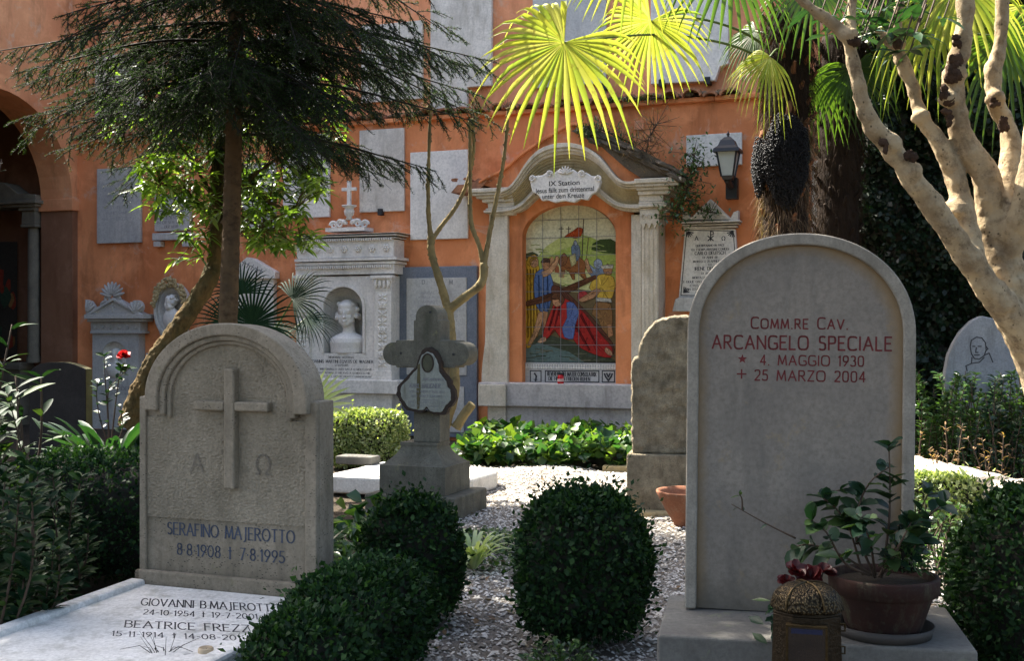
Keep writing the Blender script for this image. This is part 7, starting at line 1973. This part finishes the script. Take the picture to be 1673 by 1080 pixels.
# low dark fan palm left of the bust monument
fr = Fr((P(420, 640, 10.6).x, 10.6, 0), 0)
t = thing("low_fan_palm", "low dark fan palm between the spruce trunk and the bust monument", "palm", fr)
mb = MB(); limb(mb, [(0, 0, 0), (.0, 0, .45), (0, 0, .8)], .09, .07, n=10); obj("trunk", mb, M_BARKPM, t)
for i, (hx, hy, D, a, nn_, R_) in enumerate([(412, 530, 9.6, (.15, 0, 1), (0, -1, .1), .52), (478, 490, 9.7, (.7, -.1, .5), (-.3, -.8, .5), .42), (380, 530, 10.5, (-.8, 0, .4), (0, -1, .3), .42), (440, 545, 10.2, (.75, -.3, -.1), (0, -.6, .8), .40), (430, 560, 10.0, (.3, -.6, -.2), (0, -.5, .8), .38), (395, 480, 10.9, (-.3, .2, 1), (0, -1, .1), .42), (500, 520, 10.6, (.8, .0, -.2), (-.1, -.5, .8), .34)]):
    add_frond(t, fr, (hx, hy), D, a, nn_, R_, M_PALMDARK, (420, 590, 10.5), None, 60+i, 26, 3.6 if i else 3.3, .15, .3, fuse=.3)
# pale green fan tips behind the left headstone
fr = Fr((P(500, 700, 8.0).x, 8.0, 0), 0)
t = thing("young_fan_palm", "young fan palm whose few pale striped tips rise behind the left headstone", "palm", fr)
for i, (hx, hy, a) in enumerate([(505, 668, (.75, -.1, .65)), (490, 680, (.2, 0, 1))]):
    add_frond(t, fr, (hx, hy), 8.0, a, (0, -1, .2), .36 if i == 0 else .3, M_SPIDER, (500, 860, 8.0), None, 70+i, 9 if i == 0 else 6, 1.5, .1, .1, fuse=.45)

# ------------------------------------------------------------------ spider plant by the cross
q = P(772, 930, 6.15); fr = Fr((q.x, q.y, 0.02), 0)
t = thing("spider_plant", "arching white-striped spider plant at the foot of the stone cross", "plant", fr)
g = np.random.default_rng(3); n = 60; a = g.uniform(0, 6.28, n); d = np.stack([np.cos(a)*.7, np.sin(a)*.7, g.uniform(.8, 2.2, n)], -1)
L_ = g.uniform(.30, .52, n)
pos = np.stack([np.cos(a)*.02, np.sin(a)*.02, np.full(n, .02)], -1)
foliage("foliage", leaves(pos, d, np.tile(A3(0, 0, 1), (n, 1)), L_, np.full(n, .022), prof=((0, .6), (.15, .9), (.3, 1), (.45, 1), (.6, .95), (.75, .8), (.88, .5), (1, 0)), fold=.3, curv=.6), M_SPIDER, t)

# ------------------------------------------------------------------ strap-leaved clump and red camellia at the left
def strapclump(name, label, c, n, L0, L1, w, seed, mat, curv=.38, up=(.9, 2.4), cat="plant"):
    g = np.random.default_rng(seed); fr = Fr(c, 0); t = thing(name, label, cat, fr)
    a = g.uniform(0, 6.28, n); d = np.stack([np.cos(a), np.sin(a), g.uniform(up[0], up[1], n)], -1); L_ = g.uniform(L0, L1, n)
    pos = np.stack([np.cos(a)*g.uniform(0, .08, n), np.sin(a)*g.uniform(0, .08, n), np.full(n, .0)], -1)
    foliage("foliage", leaves(pos, d, np.tile(A3(0, 0, 1), (n, 1)), L_, np.full(n, w)*g.uniform(.7, 1.2, n), prof=((0, .35), (.2, .6), (.4, .95), (.6, 1), (.8, .75), (.92, .4), (1, 0)), fold=.25, curv=curv), mat, t)
    return t
q = P(185, 740, 7.9); strapclump("strap_leaf_plant", "clump of broad dark strap leaves between the dark gravestone and the arched headstone", (q.x, q.y, .25), 52, .55, .95, .075, 4, M_STRAP)
q = P(120, 740, 7.4); strapclump("strap_leaf_plant", "smaller clump of arching strap leaves in front of the dark gravestone", (q.x, q.y, 0), 24, .4, .7, .05, 5, M_STRAP)
q = P(600, 700, 11.6); strapclump("spiky_plant", "dark spiky plant in front of the bust monument's base", (q.x, q.y, 0), 46, .45, .78, .035, 6, M_PALMDARK, .25, (1.2, 3.5))
q = P(1600, 800, 7.2); strapclump("strap_leaf_plant", "single bright upright strap leaf plant against the right stone kerb", (q.x, q.y, .25), 7, .22, .34, .05, 8, M_BOXSUN, .3, (1.5, 3))
def flower(parent, c, r, mat, seed, n=26):
    g = np.random.default_rng(seed); a = g.uniform(0, 6.28, n); e = g.uniform(-.2, 1.2, n)
    d = np.stack([np.cos(a)*np.cos(e), np.sin(a)*np.cos(e)-.25, np.sin(e)], -1)
    return foliage("flower", leaves(np.tile(np.array(c), (n, 1)), d, norm(rdir(n, g)*.3+A3(0, -.6, .8)), g.uniform(.7, 1.1, n)*r, g.uniform(.6, .9, n)*r, prof=((0, .2), (.35, .9), (.7, 1), (.92, .6), (1, .3)), fold=.3, curv=.1), mat, parent)
def shrub(name, label, cat, c, stems, mat, Ll, Wl, seed, flowers=(), fmat=None, nleaf=26, stemr=.005, lean=None):
    """stems: list of polylines (world points); leaves alternate along their upper part"""
    g = np.random.default_rng(seed); fr = Fr(c, 0); t = thing(name, label, cat, fr); rr = random.Random(seed)
    mb = MB(); pos, dr = [], []
    for L in stems:
        out = limb(mb, [Vector(p)-fr.O for p in L], stemr*1.3, stemr*.5, n=6, wob=.05, sub=5, rr=rr)
        m_ = len(out)
        for i in range(nleaf):
            s = g.uniform(.25, 1.0); j = min(int(s*(m_-1)), m_-2); p = out[j].lerp(out[j+1], s*(m_-1)-j); ax_ = (out[j+1]-out[j]).normalized()
            rv = Vector(g.normal(size=3)); rv -= ax_*rv.dot(ax_); rv.normalize()
            pos.append(p); dr.append(rv*.85+ax_*.55+Vector((0, 0, .05)))
    obj("stems", mb, M_BROWNTWIG, t)
    pos = np.array([tuple(p) for p in pos]); dr = np.array([tuple(p) for p in dr]); n = len(pos); L_ = g.uniform(.6, 1.2, n)*Ll
    foliage("foliage", leaves(pos, dr, norm(rdir(n, g)*.4+A3(0, -.2, 1)), L_, L_*Wl/Ll, prof=((0, .1), (.2, .75), (.5, 1), (.8, .65), (1, 0)), fold=.25, curv=.25), mat, t)
    for i, (p, r_) in enumerate(flowers): flower(t, Vector(p)-fr.O, r_, fmat, seed+i)
    return t
cD = 9.0
shrub("camellia_shrub", "dark-leaved camellia with one red bloom in front of the left pedimented gravestone", "shrub", (P(180, 700, cD).x, cD, 0),
      [[P(180, 760, cD), P(176, 680, cD), P(172, 620, cD), P(170, 578, cD)], [P(180, 740, cD), P(190, 650, cD), P(196, 612, cD), P(203, 592, cD)], [P(182, 740, cD), P(165, 690, cD), P(158, 650, cD), P(160, 620, cD)], [P(184, 740, cD), P(200, 700, cD), P(196, 660, cD)], [P(180, 740, cD), P(176, 650, cD), P(186, 625, cD), P(214, 600, cD)]],
      M_CAMEL, .075, .04, 41, flowers=[(P(203, 583, cD-.05), .062)], fmat=M_RED, nleaf=15)
# big leafy shrub filling the lower left corner (near)
def stalks(cx0, cx1, ybase, ytop, D0_, D1_, n, seed, leanx=0):
    rr = random.Random(seed); o = []
    for k in range(n):
        D = rr.uniform(D0_, D1_); x = rr.uniform(cx0, cx1); yt = rr.uniform(*ytop); b = P(x, ybase, D); b.z = 0.02
        lx = (b-lf_.O).dot(lf_.X); ly = (b-lf_.O).dot(lf_.Y)
        if lx > sx0-.10 and ly < .1 and cx0 < 0: b = b-lf_.X*(lx-sx0+.12)
        tpt = P(x+rr.uniform(-30, 40)+leanx, yt, D); m_ = b.lerp(tpt, .55)+Vector((rr.uniform(-.06, .06), rr.uniform(-.06, .06), 0)); o.append([b, m_, tpt])
    return o
shrub("laurel_shrub", "leafy glossy shrub filling the lower left corner beside the ledger slab", "shrub", (P(30, 1080, 4.6).x, 4.6, 0), stalks(-160, 110, 1080, (760, 960), 4.2, 5.5, 80, 3), M_LEFTLEAF, .075, .028, 51, nleaf=56)
shrub("laurel_shrub", "taller glossy long-leaved shrub at the left edge before the white shrine base", "shrub", (P(30, 1000, 6.2).x, 6.2, 0), stalks(-170, 30, 900, (640, 800), 5.4, 6.8, 34, 4), M_LEFTLEAF, .12, .034, 52, nleaf=36)
shrub("cordyline_plant", "upright plant with long lance leaves at the left edge in front of the archway column", "plant", (P(40, 900, 7.0).x, 7.0, 0), stalks(-20, 50, 900, (530, 640), 6.6, 7.4, 5, 5), M_LEFTLEAF, .22, .042, 53, nleaf=12, stemr=.009)
shrub("leafy_bush", "grey-green leafy bush rising over the archway at the left edge", "bush", (P(-60, 900, 11.5).x, 11.5, 0), [[Vector((P(-60, 900, 11.5).x, 11.5, 0)), P(-60, 600, 11.5), P(rnd.uniform(-90, 5), rnd.uniform(215, 400), 11.5+rnd.uniform(-.3, .3))] for k in range(26)], M_CAMEL, .10, .03, 54, nleaf=30, stemr=.010)
# right-hand sunlit shrub and dead stalks in front of the ivy
def shrubpx(name, label, x0, x1, yb, yt, D, n, seed, mat, Ll, Wl, nleaf):
    return shrub(name, label, "shrub", (P((x0+x1)/2, yb, D).x, D, 0), stalks(x0, x1, yb, yt, D-.35, D+.35, n, seed), mat, Ll, Wl, seed, nleaf=nleaf)
shrubpx("evergreen_shrub", "sunlit evergreen shrub with small glossy leaves in front of the portrait headstone", 1480, 1680, 760, (600, 700), 8.9, 90, 61, M_SHRUB, .060, .026, 60)
shrubpx("evergreen_shrub", "darker evergreen shrub behind the stone kerb at the right edge", 1590, 1720, 780, (610, 700), 8.6, 40, 62, M_CAMEL, .07, .028, 40)
shrubpx("dry_shrub", "brown withered stalks standing in front of the evergreen shrub at the right", 1500, 1650, 780, (690, 740), 8.0, 13, 63, M_DRY, .05, .010, 22)
shrubpx("weed_patch", "scrubby green weeds between the potted plant and the large right box shrub", 1490, 1560, 900, (800, 860), 6.0, 16, 64, M_SHRUB, .05, .02, 26)
# camellia in the pot
pfm, rim, zr_ = POT
potc = pfm.w(0, 0, zr_*.9); cD = pfm.O.y
def Q(x, y, dd=0): return P(x, y, cD+dd)
shrub("potted_camellia", "sparse camellia with round dark leaves growing in the old terracotta pot", "plant", tuple(potc),
      [[Q(1430, 945), Q(1400, 880), Q(1365, 830), Q(1345, 812), Q(1375, 800)], [Q(1440, 945), Q(1452, 860), Q(1454, 790), Q(1452, 725)], [Q(1400, 890), Q(1400, 840), Q(1420, 790), Q(1455, 762)], [Q(1425, 940), Q(1370, 905), Q(1320, 890), Q(1290, 900)], [Q(1435, 945, .05), Q(1460, 900, .03), Q(1510, 850, -.02), Q(1545, 820, -.05)], [Q(1420, 940, -.05), Q(1380, 920, -.15), Q(1350, 870, -.2), Q(1325, 850, -.2)],
       [Q(1440, 940), Q(1470, 890, -.1), Q(1490, 850, -.1)], [Q(1450, 940), Q(1490, 900, -.05), Q(1500, 870, -.05)], [Q(1450, 940), Q(1480, 880, .03), Q(1520, 800, .03)], [Q(1430, 940), Q(1420, 880, -.1), Q(1400, 840, -.15)], [Q(1410, 940), Q(1390, 870), Q(1380, 850)]], M_CAMEL, .072, .042, 71, nleaf=20, stemr=.0036)
shrub("bare_twig", "brown twig with two tiny leaves reaching across the face of the smooth headstone", "twig", tuple(Q(1300, 880)), [[Q(1300, 880, .0), Q(1250, 855, .02), Q(1195, 824, .06)], [Q(1213, 833, .05), Q(1212, 815, .05), Q(1208, 808, .05)]], M_CAMEL, .03, .012, 72, nleaf=3, stemr=.0028)
t = tuft("feathery_herb", "small bright feathery herb at the right side of the old terracotta pot", "plant", tuple(Q(1480, 935, -.03)), (.075, .07, .14), 420, M_SHRUB, .022, .007, 9)
rf = Fr(tuple(Q(1318, 1000, -.08)), 0); rf.O.z = SPZ
t = thing("red_poinsettia", "dark crimson flowers with dull leaves behind the bronze lantern", "flower", rf)
for i, (x, y, r_) in enumerate(((1300, 935, .045), (1325, 945, .05), (1345, 935, .04), (1285, 950, .03))): flower(t, Q(x, y, -.12)-rf.O, r_, M_REDDARK, 80+i, 14)
mb = MB()
for (x, y) in ((1300, 935), (1325, 945), (1345, 935), (1285, 950)): mb.tube([Vector((0, 0, 0)), (Q(x, y, -.12)-rf.O)*.5+Vector((0, 0, .01)), Q(x, y, -.12)-rf.O], .0025, 5)
obj("stems", mb, M_BROWNTWIG, t)
g = np.random.default_rng(4); n = 22
pos = np.array([tuple(Q(1255+g.uniform(-18, 45), 960+g.uniform(0, 100), -.1)-rf.O) for _ in range(n)])
foliage("foliage", leaves(pos, rdir(n, g)+A3(-.2, 0, .3), norm(rdir(n, g)*.4+A3(0, -.4, 1)), g.uniform(.04, .07, n), g.uniform(.02, .035, n)), M_CAMEL, t)

# ------------------------------------------------------------------ dark ivy wall at the right
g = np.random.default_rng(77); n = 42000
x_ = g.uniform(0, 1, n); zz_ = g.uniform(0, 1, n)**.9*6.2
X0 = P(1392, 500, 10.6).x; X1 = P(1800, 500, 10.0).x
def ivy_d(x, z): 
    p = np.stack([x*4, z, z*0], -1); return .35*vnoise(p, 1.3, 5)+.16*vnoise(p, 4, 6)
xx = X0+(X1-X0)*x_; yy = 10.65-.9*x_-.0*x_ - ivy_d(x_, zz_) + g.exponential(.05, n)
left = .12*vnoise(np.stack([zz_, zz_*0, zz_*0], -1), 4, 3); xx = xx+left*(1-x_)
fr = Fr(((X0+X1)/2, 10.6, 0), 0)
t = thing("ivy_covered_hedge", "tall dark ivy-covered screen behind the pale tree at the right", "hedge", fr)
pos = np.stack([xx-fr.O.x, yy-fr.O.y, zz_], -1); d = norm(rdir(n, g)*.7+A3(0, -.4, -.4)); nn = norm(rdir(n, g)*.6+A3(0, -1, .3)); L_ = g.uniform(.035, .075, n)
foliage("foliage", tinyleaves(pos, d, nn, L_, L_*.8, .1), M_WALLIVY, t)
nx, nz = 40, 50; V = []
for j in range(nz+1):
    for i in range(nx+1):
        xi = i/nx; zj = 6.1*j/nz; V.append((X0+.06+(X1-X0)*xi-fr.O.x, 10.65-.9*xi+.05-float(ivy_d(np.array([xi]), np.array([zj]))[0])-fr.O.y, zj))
mb = MB(); mb.add(V, [(j*(nx+1)+i, j*(nx+1)+i+1, (j+1)*(nx+1)+i+1, (j+1)*(nx+1)+i) for j in range(nz) for i in range(nx)]); obj("dark_backing", mb, M_DARKTWIG, t)  # dark sheet placed just behind the ivy leaves

# ------------------------------------------------------------------ climber and grasses on and beside the shrine roof
def vinepx(name, label, pts, n, seed, mat, Ll, Wl, spread, D=13.1, stems=True, group=None):
    D = D if D < 13 else 12.95
    g = np.random.default_rng(seed); fr = Fr(P(pts[0][0], pts[0][1], D), 0); t = thing(name, label, "plant", fr, group); pos = []; S = []
    pl_ = [np.array(P(a, b, D)-fr.O) for a, b in pts]
    for i in range(len(pl_)-1): S.append(np.r_[pl_[i], pl_[i+1], .008, .006])
    for k in range(n):
        i = g.integers(0, len(pl_)-1); p = pl_[i]+(pl_[i+1]-pl_[i])*g.random(); q = p+g.normal(size=3)*spread*np.array([1, .5, 1]); pos.append(q)
        if k % 8 == 0: S.append(np.r_[p, q, .004, .002])
    pos = np.array(pos); n = len(pos); L_ = g.uniform(.6, 1.2, n)*Ll
    foliage("foliage", leaves(pos, norm(rdir(n, g)+A3(0, -.2, -.1)), norm(rdir(n, g)*.6+A3(0, -.4, 1)), L_, L_*Wl/Ll), mat, t)
    foliage("stems", segs_to_tubes(np.array(S)), M_BROWNTWIG, t)
    return t
vinepx("climbing_plant", "green climber hanging beside the right end of the shrine roof", [(1135, 240), (1130, 290), (1115, 330), (1098, 362)], 900, 1, M_SHRUB, .055, .022, .10, 12.4)
vinepx("climbing_plant", "sparser climber creeping over the small pediment below the lantern", [(1120, 325), (1150, 345), (1172, 348)], 150, 2, M_SHRUB, .05, .02, .05, 12.48)
vinepx("roof_shrub", "dry reddish bush growing on the mossy shrine roof", [(1055, 255), (1060, 225), (1075, 200)], 520, 3, M_DRY, .06, .008, .12, 12.55)
vinepx("roof_shrub", "dark tufts of weeds at the top of the mossy shrine roof", [(950, 205), (985, 212), (1040, 238)], 520, 4, M_SHRUB, .06, .012, .07, 12.7)
vinepx("ledge_weeds", "little weeds along the tiled ledge above the shrine", [(990, 162), (1030, 160), (1060, 160), (1185, 152)], 300, 6, M_SHRUB, .05, .012, .03, 12.75)

# ------------------------------------------------------------------ unseen evergreens added at the left and behind the camera to shade the foreground
def canopy(label, c, r, n, seed, mat, Ll=.12, trunk_r=.16, z0=4.2):
    g = np.random.default_rng(seed); fr = Fr((c[0], c[1], 0), 0); t = thing("added_shade_tree", label, "tree", fr)
    mb = MB(); limb(mb, [(0, 0, 0), (.05, 0, 1.8), (0, .1, 3.6), (.1, 0, c[2])], trunk_r, trunk_r*.4, n=12, wob=.05); obj("trunk", mb, M_BARKOL, t)
    k = n//14; cc = rdir(k, g)*(g.random((k, 1))**.45)*np.array(r)+np.array([0, 0, c[2]])
    pos = (cc[:, None]+g.normal(size=(k, 14, 3))*.14).reshape(-1, 3); m_ = len(pos); L_ = g.uniform(.7, 1.2, m_)*Ll
    foliage("foliage", leaves(pos, rdir(m_, g)+A3(0, 0, -.2), norm(rdir(m_, g)*.6+A3(0, 0, 1)), L_, L_*.5), mat, t)
    S = np.concatenate([np.tile(np.array([0, 0, c[2]-1.2]), (k, 1)), cc, np.full((k, 1), .012), np.full((k, 1), .004)], 1)
    foliage("branches", segs_to_tubes(S), M_BARKOL, t)
canopy("unseen broad evergreen tree added left of the view, its crown put there to shade the graves", (-3.75, 6.9, 5.5), (3.6, 2.0, 1.15), 15000, 5, M_WALLIVY)
canopy("unseen broad evergreen tree added behind the viewer to the right to shade the nearest graves", (3.0, .6, 4.6), (3.6, 2.4, 1.4), 17000, 6, M_WALLIVY)
canopy("unseen broad evergreen tree added behind the viewer to the left to dim the foreground", (-3.4, .4, 4.4), (3.4, 2.6, 1.5), 17000, 7, M_WALLIVY)

# fallen leaves on the gravel and soil
g = np.random.default_rng(99); n = 900
y_ = g.uniform(3.4, 11, n); x_ = g.uniform(-.45, .47, n)*y_
pos = np.stack([x_, y_, z_(x_, y_)+.012], -1); L_ = g.uniform(.02, .06, n)
d = rdir(n, g); d[:, 2] *= .25; nn = norm(rdir(n, g)*.3+A3(0, 0, 1))
o = foliage("fallen_leaves", leaves(pos, d, nn, L_, L_*.5, fold=.3), leafmat("fallen_leaf", [(.10, .055, .025), (.18, .11, .05), (.07, .07, .03)], .1, .8), None); o["kind"] = "stuff"
